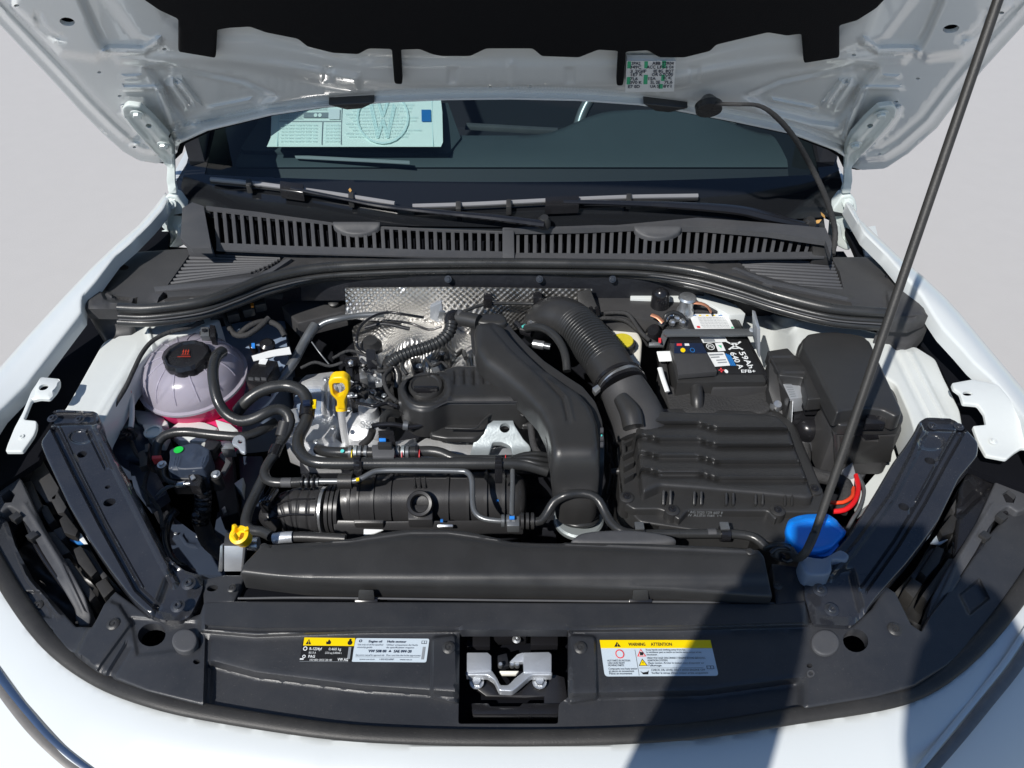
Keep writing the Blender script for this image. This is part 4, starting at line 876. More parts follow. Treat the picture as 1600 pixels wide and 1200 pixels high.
# shelf behind the cover
sheet('carrier_shelf', [(316, 905), (350, 898), (384, 898), (366, 940), (318, 945)], 0.906, 'plastic_carrier', lc, holes=[ell(332, 919, 9, 5, rot=-.2)], step=5, down=0.02, edge=(3, 0.002))
sheet('carrier_shelf', [(1206, 880), (1250, 885), (1262, 900), (1262, 942), (1212, 944)], 0.902, 'plastic_carrier', lc, step=7, down=0.02, edge=(3, 0.002))
tube('front_seal', [(x, y, 0.893 - 0.01 * (abs(x - 800) > 600)) for x, y in seal_line], 27, 'rubber_matte', lc, n=16, step=0.012, flat=0.55)
# printed labels
LW, LB = 'lbl_white', 'lbl_black'
it = [('rect', 'lbl_yellow', 0.02, 0.0, 1.0, 0.34), ('poly', LB, [(.06, .29), (.17, .29), (.115, .06)]), ('poly', LB, [(.46, .28), (.54, .28), (.55, .18), (.50, .06), (.48, .17), (.45, .16)]), ('disc', LB, .91, .2, .10), ('disc', LB, .91, .08, .05),
      ('text', 'lbl_yellow', .105, .27, .15, '!', {'bold': True}), ('text', LW, .15, .53, .12, 'R-1234yf', {'w': .24, 'bold': True}), ('text', LW, .52, .53, .12, '0.460 kg', {'w': .24}), ('text', LW, .15, .68, .09, 'R513 A', {'w': .14}), ('text', LW, .46, .68, .09, 'CO2 eq 0.00046 t', {'w': .32}),
      ('text', LW, .15, .85, .12, 'PAG', {'w': .13, 'bold': True}), ('text', LW, .18, .98, .09, '1K0 820 2R3S 28 HK', {'w': .44}), ('text', LW, .72, .97, .13, 'VW AG', {'w': .2, 'bold': True}), ('rect', 'lbl_grey', .90, .38, .95, .88),
      ('ring', LW, .07, .47, .09, .035), ('ring', LW, .07, .80, .07, .03), ('rect', LW, .0, .88, .07, .94), ('rect', 'lbl_grey', 0.0, .995, .93, 1.01)]
label_on(lc, [(474, 996), (555, 997), (550, 1034), (468, 1033)], lambda P, off: car_s(P, off), it, 2.2, base=LB, bname='refrigerant_label', corner=0.1)
N_ = 'lbl_navy'
it = [('ring', N_, .07, .12, .06, .025), ('text', N_, .18, .18, .10, 'Engine oil', {'w': .18, 'bold': True}), ('text', N_, .43, .18, .10, 'Huile moteur', {'w': .26, 'bold': True}), ('rect', N_, .90, .09, .97, .10), ('rect', N_, .90, .2, .97, .22), ('rect', N_, .90, .09, .905, .22), ('rect', N_, .935, .09, .94, .22), ('rect', N_, .965, .09, .97, .22),
      ('text', N_, .04, .31, .075, 'Use only oil of the specified', {'w': .34}), ('text', N_, .04, .42, .075, 'viscosity grade', {'w': .2}), ('text', N_, .43, .31, .075, "Utiliser uniquement de l'huile", {'w': .42}), ('text', N_, .43, .42, .075, 'de specification requise.', {'w': .38}),
      ('text', N_, .20, .60, .12, 'VW 508 00', {'w': .24, 'bold': True}), ('poly', N_, [(.47, .58), (.51, .58), (.49, .48)]), ('text', N_, .54, .60, .12, 'SAE 0W-20', {'w': .24, 'bold': True}), ('text', N_, .04, .75, .075, 'See owner manual for approved oils', {'w': .38}), ('text', N_, .45, .75, .075, 'Pour une liste des huiles approuvees', {'w': .46}),
      ('rect', N_, .04, .79, .9, .80), ('text', N_, .10, .92, .07, 'www.vw.com', {'w': .2}), ('text', N_, .36, .92, .07, '1-800-822-8987', {'w': .2}), ('text', N_, .64, .92, .07, 'www.vw.ca', {'w': .16}), ('rect', 'lbl_grey', .925, .35, .96, .88)]
label_on(lc, [(556, 997), (671, 998), (666, 1035), (549, 1034)], lambda P, off: car_s(P, off), it, 2.95, base='lbl_pale', bname='oil_label', corner=0.08)
it = [('rect', 'lbl_yellow', 0.0, 0.0, 1.0, 0.23), ('poly', LB, [(.12, .19), (.18, .19), (.15, .05)]), ('text', 'lbl_yellow', .146, .185, .09, '!', {'bold': True}), ('text', LB, .25, .165, .095, 'WARNING', {'w': .15, 'bold': True}), ('text', LB, .45, .165, .095, 'ATTENTION', {'w': .19, 'bold': True}),
      ('disc', 'lbl_red', .16, .39, .125), ('disc', 'lbl_pale', .16, .39, .095), ('poly', LB, [(.13, .34), (.15, .32), (.185, .42), (.17, .46)]), ('rect', LB, .298, .27, .301, .98),
      ('text', LB, .04, .60, .055, 'HOT PARTS IN MOTION', {'w': .2}), ('text', LB, .04, .665, .055, 'CAN CAUSE INJURY', {'w': .15}), ('text', LB, .04, .73, .055, 'MOVING PARTS', {'w': .14}), ('text', LB, .04, .82, .06, 'Composants sous haute tension', {'w': .25}), ('text', LB, .04, .885, .06, 'et pieces en mouvement', {'w': .22}), ('text', LB, .04, .95, .06, 'Pieces en mouvement', {'w': .2}),
      ('poly', 'lbl_red', [(.31, .46), (.39, .46), (.35, .25)]), ('poly', 'lbl_white', [(.325, .44), (.378, .44), (.35, .29)], 1.4), ('poly', LB, [(.335, .43), (.365, .43), (.372, .35), (.34, .33)], 1.8), ('poly', LB, [(.31, .72), (.39, .72), (.35, .52)]), ('poly', 'lbl_yellow', [(.32, .705), (.382, .705), (.35, .55)], 1.4), ('poly', LB, [(.348, .68), (.358, .62), (.352, .62), (.356, .58), (.345, .64), (.351, .64)], 1.8)]
for i, (s, w) in enumerate((('Keep hands and clothing away from fan.', .36), ('Le ventilateur peut se mettre en marche meme moteur arrete.', .50), ('moteur.', .10))): it.append(('text', LB, .395, .30 + i * .068, .055, s, {'w': w}))
for i, (s, w) in enumerate((('HIGH VOLTAGE! DISCONNECT ENGINE BEFORE SERVICING', .52), ('IGNITION SYSTEM.', .18), ("Haute tension. Arreter le moteur avant d'intervenir sur", .5), ("l'allumage.", .12))): it.append(('text', LB, .395, .53 + i * .068, .055, s, {'w': w}))
it += [('rect', LB, .31, .775, .88, .782), ('poly', LB, [(.315, .86), (.335, .90), (.375, .88), (.39, .84), (.38, .95), (.335, .95)]), ('text', LB, .41, .86, .055, 'CHECK OIL LEVEL ONLY WITH ENGINE OFF', {'w': .48}), ('text', LB, .41, .94, .06, "Verifier le niveau d'huile moteur arrete uniquement", {'w': .50}), ('rect', 'lbl_navy', .91, .72, .975, .73), ('rect', 'lbl_navy', .91, .80, .975, .81), ('rect', 'lbl_navy', .91, .72, .915, .81), ('rect', 'lbl_navy', .942, .72, .947, .81), ('rect', 'lbl_navy', .97, .72, .975, .81)]
label_on(lc, [(937, 1000), (1110, 1000), (1123, 1056), (945, 1057)], lambda P, off: car_s(P, off), it, 3.2, base='lbl_pale', bname='warning_label', corner=0.1)

# ================================================================== radiator cover
rcv = thing('radiator_cover', 'wide flat black air guide cover spanning in front of the intake manifold', 'cover', W(800, 900, 0.85))
top_o = [(409, 849), (440, 846), (500, 843), (545, 840), (585, 832), (620, 827), (650, 825), (690, 825), (730, 828), (765, 836), (800, 843), (850, 845), (1000, 847), (1120, 852), (1186, 857), (1195, 868), (1208, 931), (1180, 930), (1050, 921), (900, 916), (700, 913), (560, 910), (470, 906), (374, 894), (380, 880)]
def rcs(P, off=0.0): return Wn(P, 0.930 + off + 0.010 * sst(P[:, 1], 950, 840) - 0.006 * sst(P[:, 1], 898, 916) + 0.0 * P[:, 0] - bead(P, [(430, 852), (545, 849), (640, 836), (700, 836), (800, 850), (1180, 866)], 5, 0.0015))
sheet('cover_panel', rc(top_o, 3, 3), rcs, 'plastic', rcv, step=6, down=0.026, edge=(4.5, 0.005))
tube('front_lip', [(372, 935, .905), (500, 934, .905), (800, 938, .905), (1100, 941, .905), (1210, 943, .905)], 4, 'plastic_grey', rcv, n=8)
sheet('slot_shade_strip', [(384, 895), (470, 908), (700, 917), (900, 920), (1180, 936), (1208, 936), (1210, 942), (900, 938), (372, 934)], 0.896, 'void', rcv, step=14, down=0.01)  # near-black strip stands for the shade in the slot at the front edge
for x in (572, 1001):
    prism('clip', Qz([(x - 12, 921, .924), (x + 12, 921, .924), (x + 13, 936, .912), (x - 13, 936, .912)]), 'plastic', rcv, down=0.01, bevel=0.0015)
    prism('clip', Qz([(x - 18, 936, .910), (x + 18, 936, .910), (x + 18, 941, .908), (x - 18, 941, .908)]), 'plastic_shiny', rcv, down=0.006, bevel=0.0008)
for x, y in ((412, 854), (1172, 862)): bolt(x, y, 0.938, 12, rcv, 'clip', 'screw')
sheet('air_scoop', sm2([(900, 836), (925, 828), (990, 826), (1050, 836), (1040, 848), (905, 848)], 4), 0.92, 'plastic_grey', rcv, step=6, down=0.03, edge=(6, 0.006))

# ================================================================== latch
la = thing('hood_latch', 'bright metal hood latch with two bolts in the opening of the front cover', 'latch', W(800, 1060, 0.84))
sheet('latch_well', rc([(712, 978), (894, 978), (894, 1136), (712, 1136)], 3), 0.845, 'void', la, step=20, down=0.02)
prism('latch_bracket', Qz([(724, 1050, .868), (760, 1054, .868), (786, 1084, .862), (804, 1084, .862), (830, 1056, .868), (868, 1054, .868), (882, 1058, .864), (888, 1100, .86), (850, 1100, .86), (850, 1088, .86), (820, 1090, .858), (760, 1088, .858), (742, 1074, .862)]), 'plastic_shiny', la, down=0.006, bevel=0.001)
prism('latch_plate', Qz([(729, 1019, .886), (762, 1019, .886), (768, 1024, .886), (768, 1047, .886), (729, 1050, .886)]), 'zinc', la, down=0.012, bevel=0.0018)
prism('latch_plate', Qz([(817, 1019, .886), (858, 1018, .886), (862, 1022, .886), (862, 1050, .886), (818, 1050, .886)]), 'zinc', la, down=0.012, bevel=0.0018)
sheet('latch_strap', rc([(728, 1046), (768, 1046), (775, 1056), (782, 1070), (794, 1070), (806, 1058), (822, 1046), (863, 1048), (863, 1055), (830, 1055), (808, 1074), (800, 1080), (780, 1079), (772, 1062), (762, 1055), (728, 1055)], 3, 3), 0.884, 'zinc', la, step=4, down=0.008, edge=(2, 0.0015))
prism('striker_bar', Qz([(780, 1048, .880), (811, 1048, .880), (806, 1054, .878), (784, 1054, .878)]), 'milky_plastic', la, down=0.004, bevel=0.001)
prism('catch', Qz([(796, 1034, .882), (808, 1022, .884), (818, 1019, .886), (818, 1034, .884)]), 'zinc', la, down=0.006, bevel=0.001)
for x, y, z in ((745, 1066, .870), (843, 1066, .870)): bolt(x, y, z, 22, la, 'hex')
bolt(807, 999, 0.875, 12, la, 'torx', 'screw')
for q in ([(728, 990), (766, 990), (766, 1010), (729, 1010)], [(829, 990), (872, 990), (872, 1008), (829, 1008)], [(770, 984), (826, 984), (822, 994), (772, 994)]): prism('housing_block', Q(q, 0.875), 'plastic_shiny', la, down=0.02, bevel=0.002)
prism('spring', Q([(776, 1024), (792, 1020), (796, 1040), (778, 1044)], 0.872), 'dark_parts', la, down=0.01)
for x in (782, 800, 808): lathe('rivet', W(x, 1041, 0.872), (0, -0.2, 1), [(0.003, 0), (0.003, 0.006), (0.002, 0.008)], 'steel', la, n=12)
prism('lower_bar', Q([(734, 1098), (764, 1098), (766, 1103), (812, 1103), (816, 1098), (880, 1098), (872, 1116), (820, 1116), (738, 1116)], 0.862), 'plastic_shiny', la, down=0.015, bevel=0.003)

# ================================================================== braces
def brace(label, ol, z_of, folds, holes, bts, tb, pads, bl):
    r = thing('strut_brace', label, 'brace', W(*bl, 0.86), 'diagonal braces beside the headlights')
    def s(P):
        z = z_of(P)
        for L, w, h in folds: z = z + bead(P, L, w, h)
        for L, e, h in pads: z = z + padr(P, L, e, h)
        return Wn(P, z)
    sheet('brace_plate', rc(ol, 7, 3), s, 'black_paint', r, holes=holes, step=3.2, down=0.022, edge=(4, 0.004))
    for x, y in bts: bolt(x, y, 0.9185, 20, r, 'torx', m='dark_steel')
    sheet('brace_hole_shade', [(800 + (x - 800) * 1.0 + (bl[0] - x) * .08, y + (800 - y) * .08) for x, y in ol], lambda P: Wn(P, zb(P) - 0.016), 'void', r, step=20, down=0)  # near-black sheet below the plate, added to paint its holes dark
    for x, y in tb: bolt(x, y, 0.960, 14, r, 'torx', m='black_paint')
    return r
zb = lambda P: 0.962 - 0.05 * sst(P[:, 1], 640, 960)
brace('black painted diagonal brace with oval holes on the left of the bay', [(77, 642), (90, 638), (152, 641), (158, 668), (180, 712), (203, 751), (235, 815), (262, 868), (285, 888), (316, 897), (315, 918), (297, 958), (284, 967), (252, 966), (228, 955), (203, 932), (171, 890), (140, 845), (107, 790), (70, 712), (62, 690), (80, 664)], zb,
      [([(86, 672), (118, 738), (160, 820), (215, 920), (245, 948)], 7, -0.007), ([(92, 668), (123, 734), (165, 817), (222, 918)], 4, 0.002), ([(150, 665), (176, 722), (215, 800), (250, 870), (272, 910)], 8, 0.006), ([(160, 668), (190, 730), (228, 806), (262, 872)], 5, -0.004), ([(138, 675), (165, 730)], 4, -0.003)],
      [ell(128, 710, 8, 5, rot=-0.3), ell(168, 761, 4.5, 2.6, rot=-0.3), ell(171, 785, 10, 6, rot=-0.3)], [(295, 912), (278, 947)], [(82, 654), (124, 656)],
      [([(80, 645), (148, 645), (150, 662), (82, 664)], 5, -0.008), (ell(126, 683, 17, 10), 5, -0.003), ([(268, 885), (320, 895), (290, 970), (240, 960)], 12, -0.006)], (190, 800))
brace('black painted diagonal brace on the right, its lower end in shadow', [(1437, 656), (1448, 650), (1492, 652), (1506, 664), (1530, 690), (1528, 712), (1500, 745), (1467, 813), (1440, 850), (1417, 880), (1390, 910), (1367, 936), (1350, 960), (1333, 975), (1270, 972), (1258, 925), (1259, 900), (1285, 880), (1327, 833), (1350, 798), (1373, 760), (1395, 722), (1415, 695), (1430, 672)], zb,
      [([(1500, 676), (1475, 720), (1440, 785), (1400, 850), (1350, 920)], 8, -0.007), ([(1493, 674), (1468, 718), (1433, 782)], 4, 0.002), ([(1445, 670), (1428, 710), (1395, 775), (1345, 845), (1300, 900)], 8, 0.006)],
      [ell(1453, 720, 9, 5, rot=0.3), ell(1412, 792, 9, 5.5, rot=0.4)], [(1281, 922), (1299, 953)], [(1457, 666), (1498, 667)],
      [([(1440, 656), (1500, 656), (1508, 674), (1445, 672)], 5, -0.008), (ell(1455, 692, 20, 11), 5, -0.003), ([(1258, 900), (1330, 890), (1350, 970), (1265, 972)], 12, -0.006)], (1400, 800))

# ================================================================== headlights
def headlight(label, mx, loc):
    r = thing('headlight_housing', label, 'headlight', W(*loc, 0.75), 'headlight housings seen from above')
    f = lambda L: [(mx(p[0]),) + tuple(p[1:]) for p in L]
    hs_ = lambda P: Wn(P, 0.868 - 0.012 * sst(P[:, 1], 700, 960))
    sheet('housing_shell', f([(-80, 640), (20, 700), (60, 690), (90, 770), (160, 890), (200, 935), (180, 960), (130, 990), (60, 950), (0, 860), (-80, 780)]), lambda P: Wn(P, 0.838 + 0.006 * np.sin(P[:, 1] / 9.0) * np.sin(P[:, 0] / 13.0)), 'plastic', r, step=6, down=0.08)
    blocks = [[(48, 722), (62, 712), (92, 762), (88, 780), (72, 785), (46, 752)], [(20, 738), (42, 722), (50, 738), (34, 752)], [(36, 755), (48, 750), (66, 790), (58, 800)], [(78, 778), (90, 768), (104, 792), (100, 800), (90, 802)], [(60, 785), (74, 790), (86, 812), (76, 820), (68, 808)],
              [(92, 812), (102, 802), (122, 828), (118, 838), (100, 832)], [(82, 828), (98, 822), (104, 838), (92, 846)], [(72, 832), (84, 830), (110, 862), (96, 868)], [(114, 858), (126, 852), (152, 892), (142, 902), (122, 880)], [(128, 855), (136, 858), (168, 900), (160, 905)], [(148, 912), (164, 902), (178, 920), (162, 935)], [(96, 872), (108, 872), (150, 930), (140, 940)]]
    for i, b in enumerate(blocks): prism('housing_rib', Q(f(b), 0.872 + 0.008 * ((i * 7) % 3) / 2), 'rubber_matte' if i % 3 else 'plastic_matte', r, down=0.03, bevel=0.002)
    sheet('lamp_frame', rc(f([(-30, 760), (0, 738), (18, 735), (33, 748), (45, 775), (62, 812), (85, 850), (112, 892), (132, 930), (142, 962), (140, 976), (122, 978), (116, 950), (90, 905), (62, 862), (42, 826), (30, 800), (14, 790), (0, 800), (-30, 790)]), 5), lambda P: Wn(P, 0.893 - 0.02 * sst(P[:, 1], 900, 980) + bead(P, f([(40, 790), (95, 880), (130, 955)]), 5, 0.002)), 'plastic_grey', r,
          holes=[f([(2, 775), (14, 765), (24, 772), (18, 785), (6, 786)]), f([(36, 812), (44, 822), (66, 862), (90, 900), (84, 902), (60, 866), (40, 830)])], step=5, down=0.02, edge=(3, 0.003))
    tube('trim_rod', [(mx(40), 812, .885), (mx(62), 862, .882), (mx(95), 910, .878), (mx(118), 940, .874), (mx(122), 972, .87)], 8, 'plastic_shiny', r, n=10)
    for a in ((22, 805), (48, 835)): prism('clip', Q(f([(a[0] - 9, a[1] + 2), (a[0] + 4, a[1] - 7), (a[0] + 12, a[1]), (a[0], a[1] + 8)]), 0.898), 'plastic', r, down=0.01, bevel=0.001)
    prism('bulb_tag', Q(f([(108, 843), (122, 830), (136, 848), (120, 850)]), 0.868), 'lbl_blue' if loc[0] < 800 else 'lbl_pale', r, down=0.004)
    return r
hl = headlight('dark headlight housing seen from above at the left edge, open ribbed shell', lambda x: x, (80, 830))
hr_ = headlight('dark headlight housing seen from above at the right edge, half in shadow', lambda x: 1590 - x, (1510, 830))
prism('bulb_tag', Q([(118, 838), (126, 832), (137, 849), (130, 849)], 0.8705), 'lbl_white', hl, down=0.003)
sheet('housing_shell', rc([(1500, 760), (1530, 705), (1560, 720), (1600, 725), (1640, 760), (1600, 800), (1570, 800), (1540, 830), (1490, 870)], 6), lambda P: Wn(P, 0.885 + bead(P, [(1520, 740), (1560, 790)], 12, 0.006) + bead(P, [(1500, 800), (1540, 760)], 10, -0.006) + bead(P, [(1560, 730), (1600, 770)], 10, 0.006)), 'plastic_shiny', hr_, step=5, down=0.02, edge=(5, 0.005))
sheet('housing_shell', sm2([(-60, 690), (0, 715), (30, 715), (46, 730), (30, 745), (0, 745), (-60, 760)], 4), lambda P: Wn(P, 0.885), 'dark_parts', hl, step=8, down=0.03)

# ================================================================== coolant tank
tk = thing('coolant_tank', 'translucent round coolant tank with pink fluid and black screw cap', 'coolant tank', W(300, 640, 0.80))
tcx = W(301, 588, 0.885)
def tank_sil(a): return 1 + 0.04 * math.cos(2 * a)
R0 = 0.078
pr_ = [(0.030, -0.062), (0.052, -0.056), (0.070, -0.038), (0.0785, -0.018), (0.082, -0.006), (0.082, 0.002), (0.0785, 0.012), (0.072, 0.030), (0.060, 0.044), (0.042, 0.054), (0.030, 0.058)]
def eccf(a): return 1 + 0.05 * math.cos(a) ** 2 + 0.004 * abs(math.cos(6 * a))
ax = Vector((-0.06, -0.08, 1)).normalized()
up_ = [(0.0825, -0.006), (0.082, 0.002), (0.0785, 0.012), (0.072, 0.028), (0.060, 0.040), (0.042, 0.049), (0.030, 0.052)]
V, Fc = g_lathe(tcx, ax, up_, 72, ecc=eccf); mk('tank_body', V, Fc[:-2], 'tank_shell', tk, ang=60)
V, Fc = g_lathe(tcx, ax, [(0.030, -0.072), (0.052, -0.066), (0.068, -0.052), (0.0765, -0.034), (0.0805, -0.018), (0.0824, -0.0065)], 72, ecc=eccf); mk('fluid_filled_base', V, Fc[:-1], 'tank_fluid', tk, ang=60)
V, Fc = g_lathe(tcx, ax, [(0.0795, -0.013), (0.01, -0.0125)], 48, ecc=eccf); mk('fluid_surface', V, Fc, 'tank_fluid', tk)
lathe('seam_flange', tcx, ax, [(0.082, -0.006), (0.0875, -0.005), (0.0875, -0.001), (0.082, 0.0)], 'tank_shell', tk, n=72, ecc=eccf)
for k in range(14):
    a = 2 * math.pi * k / 14; q = ax.to_track_quat('Z', 'Y').to_matrix(); R = []
    for r_, h in up_[2:7]: p = tcx + q @ Vector((math.cos(a) * r_ * eccf(a), math.sin(a) * r_ * eccf(a), h + .0006)); R.append((p.x, p.y, p.z, 0.0010))
    if -0.4 < math.sin(a) < 0.9 or True: V, Fc = g_tube(R, n=6); mk('tank_rib', V, Fc, 'tank_shell', tk)
cc = W(292, 556, 0.942)
capn = Vector((-0.05, -0.06, 1)).normalized()
lathe('tank_neck', cc, capn, [(0.034, -0.03), (0.034, -0.010)], 'tank_shell', tk)
cap = lathe('tank_cap', cc, capn, [(0.037, -0.016), (0.0375, -0.002), (0.034, 0.004), (0.031, 0.005), (0.029, 0.001), (0.01, 0.0), (0.001, 0.0)], 'plastic_shiny', tk, n=48, ecc=lambda a: 1 - 0.03 * (math.cos(10 * a) > 0.2), ang=30)
R_ = 'red_mark'
cs = lambda P, off: Wn(P, 0.9445 + off)
it = [('rect', R_, .1, .86, .9, .92), ('rect', R_, .3, .7, .85, .74)] + [('poly', R_, [(.35 + k * .15, .65), (.40 + k * .15, .5), (.36 + k * .15, .35), (.42 + k * .15, .1), (.46 + k * .15, .3), (.44 + k * .15, .5), (.44 + k * .15, .65)]) for k in range(3)]
label_on(cap, [(277, 544), (302, 544), (300, 559), (274, 559)], cs, it, 1.5, lift=0.001)
prism('level_sensor', Qz([(313, 511, .952), (326, 510, .952), (327, 524, .948), (313, 525, .948)]), 'pipe_grey', tk, down=0.012, bevel=0.0015)
prism('level_sensor', Qz([(327, 507, .955), (336, 508, .955), (336, 526, .95), (328, 527, .95)]), 'plastic_shiny', tk, down=0.02, bevel=0.0015)
prism('sensor_slot', Qz([(315, 514, .9535), (322, 513, .9535), (322, 517, .9530), (316, 518, .9530)]), 'dark_parts', tk, down=0.001, bevel=0)
lathe('sensor_neck', W(324, 528, .93), (0, 0, 1), [(0.010, -0.03), (0.010, 0.012)], 'plastic', tk)
tube('hose_nipple', [(332, 565, .925), (338, 556, .935), (348, 549, .945)], 18, 'plastic', tk, n=12)
o = mk('overflow_foot', *g_lathe(W(345, 676, .83), (0, 0, 1), [(0.025, -0.03), (0.034, 0.0), (0.028, 0.012)], 24), 'tank_fluid', tk)
# ================================================================== heat shield
hsd = thing('heat_shield', 'embossed silver foil heat shield standing behind the engine', 'heat shield', W(680, 520, 0.75))
def hs_s(P, off=0.0):
    X = WYn(P, 1.15 - off); X[:, 1] += 0.012 * np.sin(P[:, 0] / 31.0) * sst(P[:, 1], 470, 500); return X
sheet('shield_panel', [(539, 450), (700, 449), (905, 452), (925, 452), (928, 500), (860, 520), (700, 520), (620, 510), (541, 490)], hs_s, 'foil', hsd, step=8, down=0.002, vec=(0, 1, 0))
sheet('shield_panel', sm2([(560, 505), (640, 492), (700, 500), (735, 525), (735, 590), (690, 605), (640, 600), (600, 575), (565, 560), (552, 530)], 4), lambda P: Wn(P, 0.86 + 0.045 * np.exp(-(((P[:, 0] - 665) / 60) ** 2 + ((P[:, 1] - 530) / 30) ** 2)) + 0.006 * np.sin(P[:, 0] / 9.0 + P[:, 1] / 14.0)), 'foil', hsd, step=5, down=0.01)
for x, y in ((762, 474), (840, 473)):
    prism('cable_clip', [WY(x - 7, y - 8, 1.125), WY(x + 7, y - 8, 1.125), WY(x + 7, y + 8, 1.125), WY(x - 7, y + 8, 1.125)], 'plastic_shiny', hsd, vec=(0, 0.02, 0), bevel=0.002)
tube('edge_cable', [(690, 492, .92), (720, 488, .93), (755, 476, .935), (800, 474, .935), (860, 477, .935), (910, 490, .93)], 6, 'rubber', hsd, n=8)
prism('foil_bracket', [WY(x, y, 1.10) for x, y in [(672, 480), (690, 472), (693, 500), (684, 504), (672, 498)]], 'zinc', hsd, vec=(0, 0.01, 0))
prism('foil_bracket', [WY(x, y, 1.09) for x, y in [(686, 486), (696, 488), (692, 503), (684, 500)]], 'steel', hsd, vec=(0, 0.006, 0))

# ================================================================== engine
en = thing('engine_block', 'cast aluminium engine head and housings under the black cover and hoses', 'engine', W(640, 650, 0.55))
mb = MB(); mb.add(*g_prism(Q([(455, 590), (860, 570), (870, 740), (470, 740)], 0.80), 0.25)); mb.mk('block', 'dark_parts', en)
def castp(nm, pts, z, d=0.03, m='cast_alu', bev=0.003): return prism(nm, Q(pts, z), m, en, down=d, bevel=bev)
castp('head_casting', [(462, 600), (478, 585), (520, 580), (555, 592), (560, 625), (540, 650), (520, 680), (480, 690), (455, 660)], 0.845, 0.06)
castp('head_casting', [(470, 596), (505, 582), (515, 590), (506, 603), (470, 604)], 0.862, 0.02)
castp('head_casting', [(440, 650), (470, 640), (482, 668), (470, 700), (445, 690)], 0.83, 0.05)
castp('head_casting', [(455, 690), (520, 680), (545, 700), (530, 718), (480, 718)], 0.83, 0.05)
castp('side_cover', [(466, 604), (500, 606), (508, 618), (500, 640), (470, 640), (458, 625)], 0.856, 0.02, 'navy_shade')
for i in range(5): castp('casting_rib', [(503 + i * 9, 600), (507 + i * 9, 600), (505 + i * 9, 640), (501 + i * 9, 640)], 0.862, 0.02)
castp('rail', [(640, 692), (700, 688), (775, 690), (775, 716), (640, 716)], 0.838, 0.04)
castp('rail', [(684, 703), (760, 703), (760, 708), (684, 708)], 0.846, 0.02, 'zinc'); castp('rail', [(684, 712), (770, 712), (770, 718), (684, 718)], 0.846, 0.02, 'zinc')
castp('rail', [(664, 684), (684, 682), (686, 700), (664, 702)], 0.85, 0.03); castp('rail', [(768, 700), (800, 692), (812, 712), (790, 720), (765, 718)], 0.842, 0.03, 'zinc')
castp('head_casting', [(612, 690), (650, 684), (656, 712), (620, 716)], 0.835, 0.04)
castp('head_casting', [(690, 560), (740, 545), (760, 570), (750, 590), (700, 592)], 0.84, 0.04)
castp('head_casting', [(640, 575), (690, 560), (700, 590), (650, 600)], 0.83, 0.04, 'zinc')
castp('head_casting', [(575, 572), (600, 570), (612, 600), (590, 615), (570, 600)], 0.85, 0.04)
castp('head_casting', [(573, 583), (598, 582), (600, 597), (575, 598)], 0.868, 0.02, 'zinc')
castp('head_casting', [(715, 500), (738, 520), (740, 560), (722, 565), (712, 530)], 0.86, 0.05, 'steel')
# thermostat housing
lathe('thermostat_housing', W(570, 672, 0.83), (-0.05, -0.35, 1), [(0.038, -0.04), (0.040, 0.0), (0.037, 0.012), (0.030, 0.022), (0.014, 0.027)], 'cast_alu', en, n=36, ang=50)
for q, z in (([(640, 700), (664, 684), (700, 684), (752, 690), (742, 712), (650, 716)], .852),): castp('bright_rail', q, z, .03, 'cast_alu')
lathe('spigot', W(578, 652, 0.85), (0, -0.1, 1), [(0.017, -0.02), (0.0165, 0.015), (0.0155, 0.026), (0.004, 0.026)], 'cast_alu', en)
bolt(579, 630, 0.882, 20, en, 'hex')
label_on(en, [(560, 656), (590, 654), (592, 670), (562, 672)], lambda P, off: Wn(P, 0.861 + off), [('text', 'lbl_grey', .05, .8, .7, 'SSP', {'w': .9})], 1.8)
castp('flange', [(545, 690), (575, 684), (600, 690), (600, 712), (548, 716)], 0.845, 0.02)
castp('flange', [(452, 640), (462, 636), (468, 660), (458, 668)], 0.85, 0.03, 'zinc')
# alternator coil head
lathe('valve_body', W(580, 560, 0.88), (0, -0.1, 1), [(0.020, -0.03), (0.020, 0.016), (0.016, 0.022)], 'cast_alu', en)
lathe('valve_head', W(580, 541, 0.905), (0, -0.15, 1), [(0.018, -0.012), (0.019, 0.003), (0.014, 0.009), (0.012, 0.015), (0.005, 0.016)], 'plastic', en)
prism('valve_plug', Q([(572, 545), (586, 545), (588, 562), (572, 562)], 0.918), 'dark_parts', en, down=0.02)
prism('flange_tab', Q([(561, 534), (570, 533), (572, 542), (562, 542)], 0.905), 'steel', en, down=0.006)

cv = thing('engine_cover', 'black plastic engine cover with round oil filler cap and short ribs', 'engine cover', W(720, 640, 0.84))
cr_ = [(621, 602), (626, 594), (637, 588), (655, 583), (673, 581), (690, 577), (712, 569), (745, 570), (775, 578), (805, 598), (824, 617), (826, 625), (815, 629), (760, 629), (702, 629), (690, 632), (676, 640), (658, 642), (640, 637), (628, 626), (622, 613)]
def cvs(P): 
    z = 0.932 - bead(P, [(663, 608), (666, 608)], 44, 0.0) + 0 * P[:, 0]
    d = np.hypot((P[:, 0] - 665) / 31, (P[:, 1] - 606) / 23); z = z + 0.004 * (1 - sst(d, 1.2, 1.5)) - 0.016 * (1 - sst(d, 0.92, 1.05))
    for x in (712, 727, 742, 757, 772, 786): z -= bead(P, [(x, 582), (x + 1, 598)], 4, 0.003)
    z += padr(P, [(700, 585), (780, 590), (820, 622), (700, 622)], 8, 0.003); return Wn(P, z)
sheet('cover_top', rc(cr_, 5, 3), cvs, 'plastic', cv, step=3.5, down=0.05, edge=(6, 0.005), ang=55)
sk = [(622, 640), (630, 650), (650, 658), (668, 664), (672, 680), (696, 684), (742, 684), (755, 676), (770, 652), (804, 652), (815, 664), (834, 664), (836, 630), (826, 612), (700, 600), (625, 600)]
